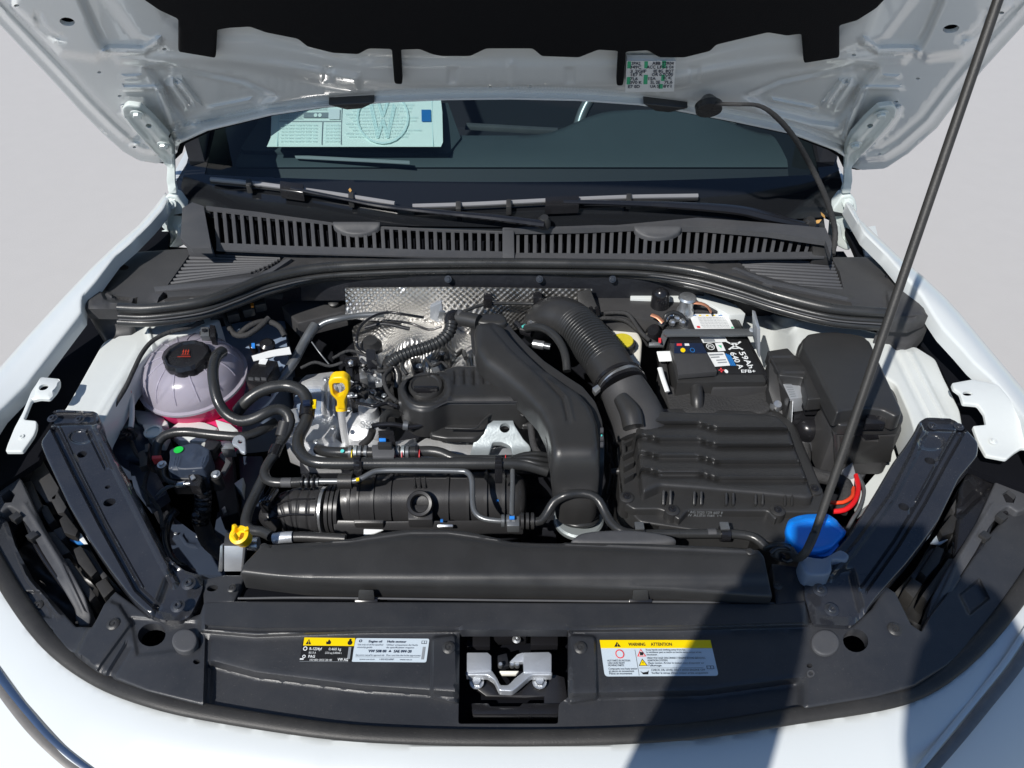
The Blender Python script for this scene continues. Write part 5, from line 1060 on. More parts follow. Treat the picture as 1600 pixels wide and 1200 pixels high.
sheet('cover_skirt', rc(sk, 4, 3), lambda P: Wn(P, 0.886), 'plastic', cv, step=6, down=0.005, edge=(5, 0.004))
ft = [(621, 606), (640, 636), (660, 642), (690, 632), (702, 629), (826, 627), (834, 640), (834, 657), (806, 650), (768, 650), (752, 674), (740, 682), (694, 682), (672, 676), (640, 655), (624, 640)]
sheet('front_face', ft, lambda P: Wn(P, 0.925 - 0.040 * sst(P[:, 1], 622, 668)), 'plastic', cv, step=5, down=0.004)
tube('edge_ridge', [(696, 669, .905), (742, 669, .905), (752, 660, .906), (772, 645, .908), (806, 645, .908), (818, 650, .905)], 4, 'plastic', cv, n=8)
tube('edge_ridge', [(628, 622, .93), (640, 644, .916), (660, 656, .91), (676, 656, .908)], 4, 'plastic', cv, n=8)
for L in ([(700, 628, .935), (760, 628, .935), (822, 628, .933)], [(640, 634, .930), (655, 641, .928), (676, 639, .930), (690, 632, .933), (700, 628, .935)]): tube('edge_ridge', L, 3.5, 'plastic_semi', cv, n=8)
cap = lathe('oil_filler_cap', W(665, 607, 0.918), (0, -0.12, 1), [(0.029, -0.006), (0.029, 0.006), (0.026, 0.010), (0.022, 0.0105), (0.020, 0.008), (0.002, 0.008)], 'plastic', cv, n=40)
prism('cap_grip', Q([(646, 602), (684, 602), (684, 608), (646, 608)], 0.932), 'plastic_shiny', cv, down=0.012, bevel=0.003)

lb = sheet('lifting_bracket', rc([(776, 650), (800, 650), (804, 664), (818, 686), (828, 696), (830, 704), (802, 714), (798, 697), (784, 691), (770, 691), (763, 712), (734, 712), (740, 690), (756, 678), (760, 664), (772, 656)], 3, 3), lambda P: Wn(P, 0.896 - 0.03 * sst(P[:, 1], 650, 712)), 'zinc', holes=[ell(788.6, 668.6, 8, 7.5)], step=4, down=0.006, edge=(1.5, 0.001))
lb.data.materials[0] = MATS['galv']
tag(lb, 'bare metal lifting bracket with a round hole below the engine cover', 'bracket')

dp = thing('oil_dipstick', 'yellow oil dipstick loop handle standing beside the engine cover', 'dipstick', W(534, 650, 0.80))
outer = rc([(512, 598), (519, 590), (536, 589), (545, 596), (546, 612), (539, 627), (541, 641), (526, 641), (526, 627), (516, 617)], 4, 4)
sheet('handle', outer, lambda P: WYn(P, 0.882), 'yellow_plastic', dp, holes=[rc([(518.5, 599), (536, 598), (539.5, 605), (538, 615), (529, 621), (520, 615)], 4, 4)], step=3, down=0.010, vec=(0, 1, 0), edge=(2.6, 0.004))
tube('collar', [(533, 634, .892), (533.5, 642, .885)], 17, 'yellow_plastic', dp)
tube('guide_tube', [(533, 640, .888), (536, 665, .86), (542, 700, .82)], 12, 'cast_alu', dp)

# ================================================================== ducts
dk = thing('intake_duct', 'curved matte black intake duct sweeping over the engine cover to the front', 'air duct', W(850, 650, 0.85))
duo = [(738, 498), (748, 493), (770, 491), (788, 497), (800, 514), (822, 538), (850, 564), (885, 588), (910, 604), (930, 628), (940, 655), (944, 690), (943, 735), (940, 772), (930, 786), (905, 790), (878, 788), (866, 776), (860, 735), (855, 695), (850, 665), (838, 640), (812, 612), (780, 586), (752, 566), (738, 545), (735, 515)]
def duz(P):
    z = 0.978 - 0.012 * sst(P[:, 1], 500, 620) - 0.075 * sst(P[:, 1], 690, 800) 
    return z
def dus(P):
    z = duz(P) - bead(P, [(770, 510), (800, 545), (850, 590), (880, 622), (888, 655)], 5, 0.003) + bead(P, [(776, 508), (806, 543), (856, 588), (887, 620), (895, 655)], 4, 0.0015)
    return Wn(P, z)
def outset(L, k):
    P = A(L); tg = np.roll(P, -1, 0) - np.roll(P, 1, 0); nn = np.stack([tg[:, 1], -tg[:, 0]], 1); nn /= np.linalg.norm(nn, axis=1)[:, None]; return [tuple(q) for q in P + nn * k]
sheet('duct_shell', rc(outset(duo, -5), 4, 2), dus, 'plastic', dk, step=4.5, down=0.03, edge=(14, 0.017), ang=60)
sheet('duct_flange', rc(outset(duo, 0.5), 4, 2), lambda P: Wn(P, duz(P) - 0.026), 'plastic', dk, step=7, down=0.006, edge=(2, 0.001))
tube('duct_neck', [(716, 497, .955), (730, 499, .958), (748, 503, .96)], 24, 'plastic', dk, n=18)
lathe('neck_ring', W(719, 497, .955), (1, 0, 0), [(0.0135, -0.004), (0.0145, -0.002), (0.0145, 0.002), (0.0135, 0.004)], 'plastic_grey', dk)
sheet('rear_lobe', sm2([(738, 496), (742, 489), (760, 487), (785, 489), (792, 500), (780, 505), (750, 503)], 4), 0.963, 'plastic', dk, step=5, down=0.03, edge=(5, 0.006))
tube('front_bellows', [(905, 760, .875), (905, 785, .855), (904, 812, .83)], 66, 'rubber', dk, n=28, step=0.0012, corr=(0.0085, 0.10))
lathe('bellows_ring', W(904, 812, .822), (0, 0, 1), [(0.0345, -0.006), (0.0365, -0.003), (0.0365, 0.003), (0.034, 0.006)], 'galv', dk, n=36)
for y in (668, 680, 690): prism('moulded_mark', Q([(938, y), (943, y), (943, y + 6), (938, y + 6)], 0.964), 'plastic_grey', dk, down=0.004, bevel=0.0003)
prism('moulded_mark', Q([(939, 679), (941, 679), (941, 681), (939, 681)], 0.9655), 'cyan_mark', dk, down=0.001, bevel=0)

ip_ = thing('intake_pipe', 'thick black bellows pipe leading from the turbo area to the air filter box', 'intake pipe', W(930, 560, 0.85))
tube('elbow', [(843, 520, .875, 56), (850, 503, .905, 62), (868, 496, .925, 66), (888, 500, .932, 66), (905, 514, .932, 66)], 64, 'plastic', ip_, n=28, step=0.004)
tube('bellows', [(897, 506, .932, 68), (918, 528, .932, 69), (938, 552, .930, 71), (952, 572, .928, 72)], 70, 'rubber', ip_, n=36, step=0.0007, corr=(0.0064, 0.15, 2.5))
tube('cuff', [(948, 567, .928, 71), (960, 585, .926, 72), (972, 602, .923, 74)], 72, 'plastic', ip_, n=32)
for p in ([(966, 592, .925), (968, 596, .924)], [(972, 602, .923), (974, 606, .922)]): tube('clamp_ring', p, 79, 'plastic_shiny', ip_, n=32)
tube('clamp_band', [(968, 597, .9245), (971, 601, .9235)], 76, 'steel', ip_, n=32)
prism('clamp_lug', Qz([(925, 606, .93), (934, 600, .935), (939, 606, .935), (930, 614, .93)]), 'steel', ip_, down=0.008)
tube('duct_end', [(972, 604, .923, 72), (985, 630, .91, 80), (998, 660, .90, 86), (1004, 690, .888, 84)], 80, 'plastic_matte', ip_, n=28)
tube('duct_bulge', [(970, 622, .945, 24), (985, 645, .94, 34), (990, 668, .93, 34)], 30, 'plastic', ip_, n=18)

# ================================================================== air filter box
ab = thing('air_filter_box', 'large black air filter box with wavy ribbed lid in front of the battery', 'air filter box', W(1120, 720, 0.72))
lid = [(991, 650), (998, 643), (1010, 640), (1100, 642), (1204, 645), (1218, 650), (1232, 665), (1244, 700), (1258, 735), (1272, 775), (1262, 777), (1180, 769), (1100, 762), (1031, 757), (1006, 768), (1003, 762), (999, 720)]
def labz(P):
    ys = P[:, 1] - 9 * sst(P[:, 0], 1085, 1130) + 3 * np.sin((P[:, 0] - 1000) / 45.0) * 0 - 6 * sst(-P[:, 0], -1035, -1005) * -1
    z = 0.930 - 0.02 * sst(P[:, 1], 640, 770)
    for y0 in (664, 690, 716, 742): 
        d = ys - y0; z -= 0.0065 * np.exp(-(d / 3.2) ** 2) + 0.004 * np.exp(-np.clip(d, 0, 99) / 9.0) * (d > 0) - 0.0022 * np.exp(-((d + 6) / 3.0) ** 2)
    return z
sheet('lid', rc(lid, 4, 3), lambda P: Wn(P, labz(P)), 'plastic', ab, step=3.2, down=0.03, edge=(6, 0.006), flare=0.004, ang=60)
lf_ = [(1003, 766), (1031, 758), (1262, 776), (1274, 778), (1276, 790), (1150, 789), (1002, 788)]
sheet('lid_flange', rc([(985, 640), (1000, 636), (1215, 642), (1240, 660), (1292, 780), (1292, 800), (1222, 800), (1212, 812), (1200, 798), (1075, 797), (1062, 812), (1044, 800), (1030, 795), (990, 795), (975, 785), (968, 730), (974, 655)], 4, 2), lambda P: Wn(P, 0.893), 'plastic', ab, step=7, down=0.012, edge=(3, 0.003))
sheet('base', rc([(976, 640), (1215, 645), (1244, 665), (1294, 785), (1290, 820), (1230, 850), (1000, 815), (985, 800), (968, 780), (964, 700)], 4, 2), lambda P: Wn(P, 0.880), 'plastic', ab, step=9, down=0.08, edge=(3, 0.003))
for x in (1042, 1090, 1140, 1186, 1232):
    for d in (-5, 6): prism('lid_tab', Qz([(x + d - 2, 767 + (x - 1040) * .04, .908), (x + d, 764 + (x - 1040) * .04, .912), (x + d + 2, 767 + (x - 1040) * .04, .908), (x + d + 2, 788, .898), (x + d - 2, 788, .898)]), 'plastic', ab, down=0.006, bevel=0.0006)
for x, y in ((1050, 795), (1215, 796), (979, 775), (1273, 763)): lathe('screw_boss', W(x, y + 3, 0.893), (0, 0, 1), [(0.011, -0.03), (0.010, 0.002), (0.006, 0.004)], 'plastic', ab); bolt(x, y, 0.899, 11, ab, 'torx', 'screw', m='plastic_shiny')
for y in (672, 690, 708, 726, 744): prism('side_rib', Q([(972 + (y - 672) * .05, y), (990, y - 8), (991, y - 4), (973 + (y - 672) * .05, y + 4)], 0.905), 'plastic', ab, down=0.03, bevel=0.001)
tube('side_spigot', [(956, 737, .875), (968, 736, .878), (986, 735, .88)], 11, 'plastic', ab, n=14)
tube('side_pin', [(974, 690, .90), (975, 715, .895)], 8, 'plastic', ab)
label_on(ab, [(1066, 797), (1194, 801), (1194, 812), (1066, 807)], lambda P, off: WYn(P, W(1100, 800, .8805)[1] - 0.0065 - off), [('text', 'lbl_grey', .0, .45, .42, 'VW AG 5Q0 129 607 PP-T20 MADE IN MX', {'w': .98}), ('text', 'lbl_grey', .02, .95, .42, 'VW AUDI 04E 129 620 PP-T20', {'w': .85})], 11)
for x in (1120, 1160, 1190): prism('base_rib', Q([(x, 812), (x + 4, 812), (x + 4, 835), (x, 835)], 0.872), 'plastic', ab, down=0.05)

# ================================================================== battery
bt = thing('battery', 'black car battery with printed top label under a metal hold-down strap', 'battery', W(1120, 560, 0.74))
def bz(P, off=0.0): return Wn(P, 0.920 + off)
bo = [(1040, 490), (1150, 490), (1200, 600), (1060, 600), (1050, 560)]
prism('battery_case', Q([(1036, 492), (1150, 491), (1198, 596), (1058, 598)], 0.918), 'plastic', bt, down=0.10, bevel=0.003)
prism('battery_top', Q([(1074, 490), (1146, 490), (1194, 584), (1116, 584), (1105, 553), (1092, 524)], 0.9195), 'lbl_black', bt, down=0.006, bevel=0.0008)
sheet('edge_channel', [(1146, 494), (1153, 497), (1203, 592), (1196, 594)], 0.917, 'plastic_shiny', bt, step=6, down=0.02)
prism('terminal_cover', Q([(1046, 536), (1096, 536), (1106, 553), (1121, 580), (1060, 585), (1053, 553)], 0.931), 'plastic_matte', bt, down=0.010, bevel=0.0012)
prism('terminal_cover', Q([(1045, 524), (1092, 524), (1100, 538), (1048, 538)], 0.929), 'plastic_shiny', bt, down=0.010, bevel=0.0012)
bs = lambda P, off: bz(P, 0.0005 + off)
it = [('rect', 'lbl_yellow', .25, .06, .31, .14), ('rect', 'lbl_yellow', .43, .06, .50, .14), ('rect', 'lbl_yellow', .60, .06, .67, .14), ('rect', 'lbl_blue', .08, .06, .18, .12), ('rect', 'lbl_blue', .76, .06, .86, .12), ('rect', 'lbl_green', .93, .85, .99, .95), ('rect', 'lbl_red', .07, .80, .15, .93)]
for k in range(7): it.append(('text', 'lbl_grey', .2, .26 + k * .105, .07, 'battery safety information keep away from flames', {'w': .7}))
label_on(bt, [(1076, 490.5), (1136, 490.5), (1148, 514), (1086, 514)], bs, it, 2.0, base='lbl_white', bname='safety_label', corner=0.03)
label_on(bt, [(1091, 524), (1132, 524), (1137, 534), (1096, 536)], bs, [('rect', 'lbl_grey', .1, .5, .5, .9)], 2.4, base='lbl_white', bname='safety_label', corner=0.03)
label_on(bt, [(1117, 536), (1128, 535), (1134, 548), (1122, 549)], bs, [('poly', 'lbl_green', [(.3, .3), (.8, .35), (.6, .7)])], 1, base='lbl_white', bname='type_label', corner=0.03)
label_on(bt, [(1104, 551), (1131, 550), (1141, 571), (1117, 573)], bs, [('rect', 'lbl_grey', .08, .1, .9, .2), ('rect', 'lbl_grey', .08, .28, .6, .36), ('rect', 'lbl_grey', .3, .5, .9, .58), ('rect', 'lbl_grey', .3, .68, .9, .76)], 1.2, base='lbl_white', bname='type_label', corner=0.03)
label_on(bt, [(1096, 534), (1194, 534), (1194, 584), (1120, 584)], bs, [('disc', 'lbl_white', .22, .90, .075)], 2.0)
label_on(bt, [(1119, 574), (1133, 574), (1134, 582), (1121, 582)], lambda P, o: bs(P, o + .0006), [('rect', 'lbl_red', .2, .42, .85, .6), ('rect', 'lbl_red', .42, .1, .6, .95)], 1.6)
# big capacity figures read along the battery: baseline runs front to back
label_on(bt, [(1165, 548), (1181, 574), (1169, 576), (1152, 550)], lambda P, o: bs(P, o + .0004), [('text', 'lbl_white', 0.0, 0.86, .72, '59Ah', {'w': 1.0, 'bold': True})], 3.0)
label_on(bt, [(1151, 549), (1165, 575), (1153, 577), (1138, 551)], lambda P, o: bs(P, o + .0004), [('text', 'lbl_white', 0.0, 0.86, .72, '640 A', {'w': 1.0, 'bold': True})], 3.0)
label_on(bt, [(1157, 577), (1180, 577), (1181, 583), (1158, 583)], lambda P, o: bs(P, o + .0004), [('text', 'lbl_white', 0.0, 0.86, .8, 'EFB+', {'w': 1.0, 'bold': True})], 4)
label_on(bt, [(1134, 533), (1158, 533), (1162, 547), (1138, 547)], lambda P, o: bs(P, o + .0004), [('poly', 'lbl_white', [(0, .1), (.08, .0), (1, .9), (.92, 1)]), ('poly', 'lbl_white', [(.92, 0), (1, .1), (.08, 1), (0, .9)]), ('rect', 'lbl_white', .25, .2, .75, .3), ('rect', 'lbl_white', .25, .75, .7, .85)], 1.8)
label_on(bt, [(1098, 536), (1118, 536), (1122, 547), (1102, 547)], lambda P, o: bs(P, o + .0004), [('ring', 'lbl_white', .5, .5, .48, .08), ('text', 'lbl_white', .3, .7, .5, 'Pb', {'w': .4})], 1.5)
for u in range(3): label_on(bt, [(1133 + u * 3, 553 + u), (1135 + u * 3, 552 + u), (1144 + u * 3, 571), (1142 + u * 3, 572)], lambda P, o: bs(P, o + .0004), [('rect', 'lbl_blue', 0, 0, 1, 1)], .4)
cs2 = lambda P, off: Wn(P, 0.9312 + off)
label_on(bt, [(1054, 536), (1097, 536), (1105, 552), (1053, 552)], cs2, [('rect', 'lbl_red', .08, .05, .26, .3), ('rect', 'lbl_white', .36, .05, .52, .3), ('disc', 'lbl_yellow', .28, .72, .2), ('ring', 'lbl_blue', .58, .72, .2, .05)], 2.6, base='lbl_navy', bname='terminal_label', corner=0.02)
prism('battery_step', Q([(1119, 588), (1195, 588), (1201, 604), (1112, 608)], 0.908), 'plastic_matte', bt, down=0.08, bevel=0.003)
bolt(1160, 591, 0.909, 11, bt, 'torx', 'screw', m='zinc')
tube('terminal_clamp', [(1072, 590, .905), (1084, 588, .912), (1094, 592, .91)], 11, 'steel', bt, n=10)
prism('terminal_fuse', Q([(1094, 585), (1108, 584), (1108, 592), (1095, 592)], 0.915), 'blue_mark', bt, down=0.01)
prism('side_label', Qz([(1026, 549, .915), (1050, 548, .915), (1054, 563, .915), (1030, 564, .905)]), 'lbl_white', bt, down=0.002)
bj = sheet('battery_jacket', rc([(1048, 603), (1097, 602), (1098, 612), (1205, 606), (1204, 640), (1190, 645), (1048, 645), (1036, 600), (1030, 560), (1042, 560)], 4, 2), lambda P: Wn(P, 0.893 + 0.004 * np.sin(P[:, 0] / 17.0) * sst(P[:, 1], 605, 615)), 'tape', bt, step=5, down=0.05, edge=(4, 0.004))
tube('jacket_post', [(1088, 606, .905), (1089, 625, .90), (1090, 650, .88)], 20, 'plastic', bt, n=16)
tube('white_cord', [(1031, 575, .915), (1036, 592, .912), (1043, 612, .905)], 8, 'lbl_white', bt, n=8, flat=0.5)
st_ = thing('battery_strap', 'flat grey metal hold-down strap across the battery', 'strap', W(1110, 515, 0.92))
prism('strap_bar', Qz([(1038, 514, .936), (1182, 513, .936), (1187, 517, .936), (1184, 523, .936), (1042, 524, .936), (1036, 520, .936)]), 'pipe_grey', st_, down=0.004, bevel=0.0008)
prism('strap_leg', Qz([(1036, 515, .936), (1044, 523, .934), (1037, 540, .91), (1014, 540, .91), (1014, 535, .91), (1030, 534, .915)]), 'pipe_grey', st_, down=0.004, bevel=0.0008)
prism('strap_leg', [WY(x, y, 0.99) for x, y in [(1183, 512), (1188, 514), (1188, 560), (1184, 555)]], 'zinc', st_, vec=(0.004, 0.05, 0), bevel=0.0008)
bolt(1175, 516, 0.937, 9, st_, 'hex', m='zinc')

# ================================================================== fuse box
fb = thing('fuse_box', 'tall black fuse box with smooth domed lid beside the right rail', 'fuse box', W(1330, 620, 0.75))
ftop = [(1256, 529), (1262, 521), (1280, 518), (1304, 517), (1330, 520), (1350, 524), (1358, 532), (1380, 578), (1408, 636), (1410, 645), (1400, 650), (1380, 640), (1360, 637), (1335, 638), (1315, 641), (1308, 645), (1290, 610), (1268, 565), (1254, 540)]
sheet('lid', rc(ftop, 4, 3), lambda P: Wn(P, 0.958), 'plastic', fb, step=5, down=0.022, edge=(4, 0.004), flare=0.002)
sheet('lid_rim', rc([(1250, 535), (1258, 525), (1358, 530), (1413, 650), (1410, 662), (1392, 664), (1310, 664), (1304, 655), (1250, 556)], 5, 2), lambda P: Wn(P, 0.934), 'plastic', fb, step=8, down=0.016, edge=(3, 0.003))
sheet('box_body', rc([(1256, 560), (1300, 560), (1400, 600), (1408, 660), (1410, 672), (1402, 676), (1302, 676), (1285, 640)], 4, 2), lambda P: Wn(P, 0.915), 'plastic_matte', fb, step=8, down=0.085, edge=(3, 0.003))
prism('latch_tab', Q([(1355, 644), (1362, 640), (1370, 652), (1378, 641), (1384, 654), (1384, 662), (1352, 662)], 0.946), 'plastic_shiny', fb, down=0.012, bevel=0.001)
prism('side_clip', Qz([(1350, 672, .912), (1370, 670, .912), (1370, 676, .91), (1352, 678, .91)]), 'plastic_shiny', fb, down=0.02)
for x in (1322, 1395): prism('body_rib', Qz([(x, 674, .912), (x + 4, 674, .912), (x + 4, 682, .908), (x, 682, .908)]), 'plastic', fb, down=0.06)
prism('cable_gland', Qz([(1335, 716, .84), (1354, 716, .84), (1354, 740, .82), (1345, 748, .82), (1336, 738, .82)]), 'plastic_grey', fb, down=0.02)
sheet('side_knob', sm2([(1246, 545), (1252, 533), (1262, 540), (1270, 565), (1262, 572), (1250, 562)], 4), 0.935, 'plastic', fb, step=5, down=0.03, edge=(5, 0.005))

fy = W(1350, 674, .915)[1] - .004
prism('front_panel', [WY(x, y, fy) for x, y in [(1312, 682), (1345, 682), (1350, 690), (1372, 690), (1376, 682), (1398, 682), (1392, 722), (1314, 726)]], 'plastic', fb, vec=(0, .008, 0), bevel=.001)
prism('panel_lip', [WY(x, y, fy - .003) for x, y in [(1344, 679), (1372, 679), (1374, 686), (1352, 688)]], 'plastic_shiny', fb, vec=(0, .008, 0), bevel=.001)
prism('front_rib', [WY(x, y, fy - .003) for x, y in [(1302, 678), (1308, 678), (1310, 735), (1305, 735)]], 'plastic_semi', fb, vec=(0, .01, 0), bevel=.001)
cb3 = thing('control_unit_bracket', 'black ribbed bracket with silver labelled unit between battery and fuse box', 'bracket', W(1240, 600, 0.80))
sheet('bracket_top', rc([(1199, 548), (1231, 543), (1240, 553), (1256, 563), (1272, 580), (1285, 605), (1288, 622), (1262, 624), (1255, 590), (1218, 586)], 2, 2), lambda P: Wn(P, 0.938 - 0.003 * ((np.floor((P[:, 1] - 545) / 12.0)) % 2) * (P[:, 0] < 1256)), 'plastic', cb3, step=3.5, down=0.02, edge=(2, 0.002))
prism('bracket_wall', Qz([(1200, 560, .93), (1216, 584, .93), (1234, 622, .93), (1230, 655, .88), (1210, 640, .90), (1202, 610, .92)]), 'plastic', cb3, down=0.05, bevel=0.002)
ecu = prism('control_unit', Qz([(1217, 586, .918), (1248, 590, .918), (1262, 620, .918), (1234, 623, .918)]), 'zinc', cb3, down=0.03, bevel=0.002)
label_on(ecu, [(1220, 589), (1234, 590), (1246, 621), (1235, 622)], lambda P, o: Wn(P, 0.919 + o), [('rect', 'lbl_grey', .1, .05 + .12 * k, .9, .09 + .12 * k) for k in range(8)], .7)
prism('unit_foot', Qz([(1233, 624, .915), (1240, 624, .915), (1236, 690, .86), (1230, 680, .86)]), 'steel', cb3, down=0.02)
prism('unit_foot', Qz([(1256, 620, .925), (1284, 620, .925), (1280, 634, .915), (1262, 634, .915)]), 'plastic_shiny', cb3, down=0.02, bevel=0.002)
pm = thing('coolant_pump', 'small shiny black pump with round cap beside the air filter box', 'pump', W(1260, 670, 0.75))
prism('pump_block', Q([(1240, 632), (1282, 632), (1284, 652), (1240, 654)], 0.885), 'plastic_shiny', pm, down=0.05, bevel=0.004)
lathe('pump_cap', W(1263, 668, 0.865), (0, -0.35, 1), [(0.019, -0.03), (0.020, 0.0), (0.016, 0.010), (0.008, 0.015)], 'plastic_shiny', pm)
lathe('pump_body', W(1262, 690, 0.84), (0, -0.5, 1), [(0.017, -0.03), (0.018, 0.005), (0.013, 0.008)], 'dark_parts', pm)
tube('pump_hose', [(1254, 695, .85), (1256, 715, .84), (1250, 740, .83)], 22, 'tape', pm, n=12)
lathe('silver_knob', W(1213, 634, .90), (0, -0.5, 1), [(0.008, -0.01), (0.010, 0.0), (0.006, 0.008)], 'steel', pm, n=16)

# ================================================================== behind the battery
br = thing('brake_fluid_reservoir', 'milky brake fluid reservoir with yellow cap beside the bellows pipe', 'reservoir', W(972, 540, 0.82))
sheet('reservoir_body', rc([(940, 514), (995, 513), (1004, 531), (1002, 560), (1000, 572), (985, 562), (965, 550), (948, 530)], 5), lambda P: Wn(P, 0.893), 'milky_plastic', br, step=5, down=0.05, edge=(5, 0.005))
lathe('reservoir_cap', W(974, 545, 0.895), (0, -0.05, 1), [(0.0195, -0.008), (0.020, 0.012), (0.0185, 0.015)], 'plastic', br, ecc=lambda a: 1 + 0.02 * math.cos(16 * a), n=64)
lathe('cap_disc', W(973, 532, 0.911), (0, -0.05, 1), [(0.0185, -0.002), (0.0182, 0.001), (0.017, 0.002)], 'yellow_cap', br)
vr = tube('vertical_reservoir', [(1031, 492, .90, 30), (1031, 475, .93, 29), (1032, 462, .95, 28), (1032, 455, .957, 24), (1032, 451, .960, 12)], 28, 'plastic_shiny'); tag(vr, 'glossy black domed cylinder behind the battery near the cowl', 'cylinder')
wm = thing('wiper_motor', 'bare metal wiper motor stub with copper strap behind the battery', 'motor', W(1072, 480, 0.90))
lathe('motor_stub', W(1071, 484, .93), (0, 0, 1), [(0.015, -0.03), (0.015, 0.0), (0.012, 0.004), (0.012, 0.02), (0.016, 0.024), (0.014, 0.028)], 'steel', wm)
tube('copper_strap', [(1082, 473, .95), (1095, 474, .95), (1106, 479, .945), (1111, 488, .935)], 7, 'copper', wm, n=8, flat=0.5)
tube('copper_strap', [(1018, 492, .94), (1028, 496, .94), (1036, 504, .935)], 8, 'copper', wm, n=8, flat=0.5)
for x, y in ((1040, 500), (1050, 506), (1058, 500), (1066, 506), (1034, 507), (1048, 495)): lathe('terminal_nut', W(x, y, .925), (0, -0.1, 1), [(0.006, 0), (0.006, 0.006), (0.003, 0.009)], 'steel', wm, n=6)
tube('loop_cable', [(1038, 505, .93), (1040, 493, .945), (1052, 488, .945), (1064, 492, .94), (1070, 500, .93)], 7, 'rubber', wm, n=10)
wh = thing('wiring_connector', 'black oval connector at the corner of the battery', 'connector', W(1020, 525, 0.88))
lathe('connector_body', W(1021, 520, .91), (-0.2, -0.4, 1), [(0.012, -0.02), (0.014, 0.0), (0.009, 0.01)], 'plastic_shiny', wh, ecc=lambda a: 1 + 0.3 * math.sin(a) ** 2)
prism('connector_mark', Q([(1029, 528), (1033, 528), (1033, 534), (1029, 533)], .925), 'lbl_red', wh, down=.003, bevel=0)
for L in ([(944, 489, .93), (965, 488, .935), (981, 491, .935), (990, 502, .93), (1002, 520, .925), (1014, 531, .915)], [(920, 500, .92), (945, 497, .925), (975, 500, .92), (992, 512, .92), (1010, 528, .91), (1024, 536, .905)]): tube('cable', L, 7, 'tape', wh, n=8)
bb = thing('black_bulkhead_clip', 'angular black plastic holder on the bulkhead right of the foil shield', 'holder', W(915, 480, 0.85))
prism('holder_block', Qz([(902, 456, .955), (922, 450, .96), (934, 480, .94), (938, 494, .93), (905, 492, .93)]), 'plastic', bb, down=0.04, bevel=0.002)
prism('holder_block', Qz([(876, 465, .94), (896, 465, .94), (898, 482, .93), (876, 482, .93)]), 'plastic', bb, down=0.03, bevel=0.002)
for i in range(3): tube('holder_pin', [(914 + i * 9, 480, .95), (917 + i * 9, 492, .935)], 6, 'plastic_shiny', bb, n=8)

# ================================================================== washer filler
wf = thing('washer_filler', 'bright blue winged washer fluid cap on a translucent neck near the right brace', 'washer cap', W(1275, 860, 0.82))
sheet('blue_cap', rc([(1228, 824), (1232, 810), (1245, 804), (1262, 801), (1294, 800), (1308, 810), (1325, 828), (1312, 842), (1300, 854), (1280, 860), (1262, 859), (1242, 850), (1231, 836)], 5, 3), lambda P: Wn(P, 0.932 + 0.004 * sst(P[:, 1], 850, 805) + bead(P, [(1238, 818), (1262, 812), (1295, 812), (1318, 827)], 6, 0.003)), 'blue_plastic', wf, step=3.5, down=0.006, edge=(5, 0.004))
sheet('cap_lower_rim', rc([(1229, 832), (1240, 812), (1296, 808), (1324, 832), (1310, 848), (1299, 858), (1280, 864), (1262, 863), (1243, 855), (1231, 842)], 5, 3), 0.922, 'blue_plastic', wf, step=5, down=0.010, edge=(3, 0.003))
lathe('cap_skirt', W(1273, 846, 0.915), (0, -0.1, 1), [(0.026, -0.012), (0.027, 0.008)], 'blue_plastic', wf, ecc=lambda a: 1 + 0.012 * math.cos(30 * a), n=90)
sheet('neck_flange', sm2([(1254, 868), (1285, 871), (1302, 863), (1314, 858), (1327, 866), (1322, 875), (1301, 874), (1298, 895), (1264, 897), (1253, 882)], 3), 0.931, 'washer_neck', wf, step=5, down=0.02, edge=(4, 0.004))
tube('neck', [(1275, 858, .895), (1277, 880, .87), (1278, 910, .83)], 40, 'washer_neck', wf, n=18)
# ================================================================== intake manifold
mf = thing('intake_manifold', 'glossy black intake manifold barrel with vertical ribs and a round port', 'intake manifold', W(660, 780, 0.72))
mz = 0.80
def mrow(L): 
    R = []
    for x, y, w in L: v = W(x, y, mz); R.append((v.x, v.y, v.z, Wd(w, v)))
    return R
V, Fc = g_tube(mrow([(518, 792, 62), (535, 786, 76), (560, 782, 82), (620, 779, 84), (700, 779, 84), (760, 778, 82), (790, 778, 80), (812, 778, 72), (822, 778, 50)]), n=36, step=0.006); mk('barrel', V, Fc, 'plastic_semi', mf)
for x in (553, 567, 589, 615, 702, 733, 760, 787):
    v = W(x, 779, mz); r = Wd(83, v); h = 0.0022 if x != 567 else 0.0015
    lathe('barrel_rib', v - Vector((h, 0, 0)), (1, 0, 0), [(r * .9, 0), (r * 1.085, 0), (r * 1.085, 2 * h), (r * .9, 2 * h)], 'plastic_semi', mf, n=40)
tube('top_ridge', [(578, 757, .835), (600, 750, .84), (660, 748, .84), (735, 748, .84)], 4, 'plastic_semi', mf, n=8)
tube('top_ridge', [(560, 765, .832), (590, 754, .838), (650, 752, .838)], 3, 'plastic_semi', mf, n=8)
for x in (648, 656, 664): tube('port_rib', [(x, 744, .84), (x, 762, .842)], 4, 'plastic_semi', mf, n=8)
pv = W(656, 787, 0.835); pn = Vector((0, -0.62, 0.78))
lathe('port', pv, pn, [(0.0195, -0.03), (0.0195, 0.004), (0.0180, 0.006), (0.0140, 0.005), (0.0125, 0.0), (0.0115, -0.022), (0.001, -0.022)], 'plastic_semi', mf, n=40)
prism('port_base', Qz([(637, 788, .828), (676, 788, .828), (676, 812, .82), (637, 812, .82)]), 'plastic_semi', mf, down=0.02, bevel=0.003)
prism('lower_flange', Qz([(520, 812, .81), (600, 814, .812), (800, 812, .812), (815, 800, .812), (818, 822, .80), (660, 826, .80), (522, 830, .80)]), 'plastic_semi', mf, down=0.02, bevel=0.002)
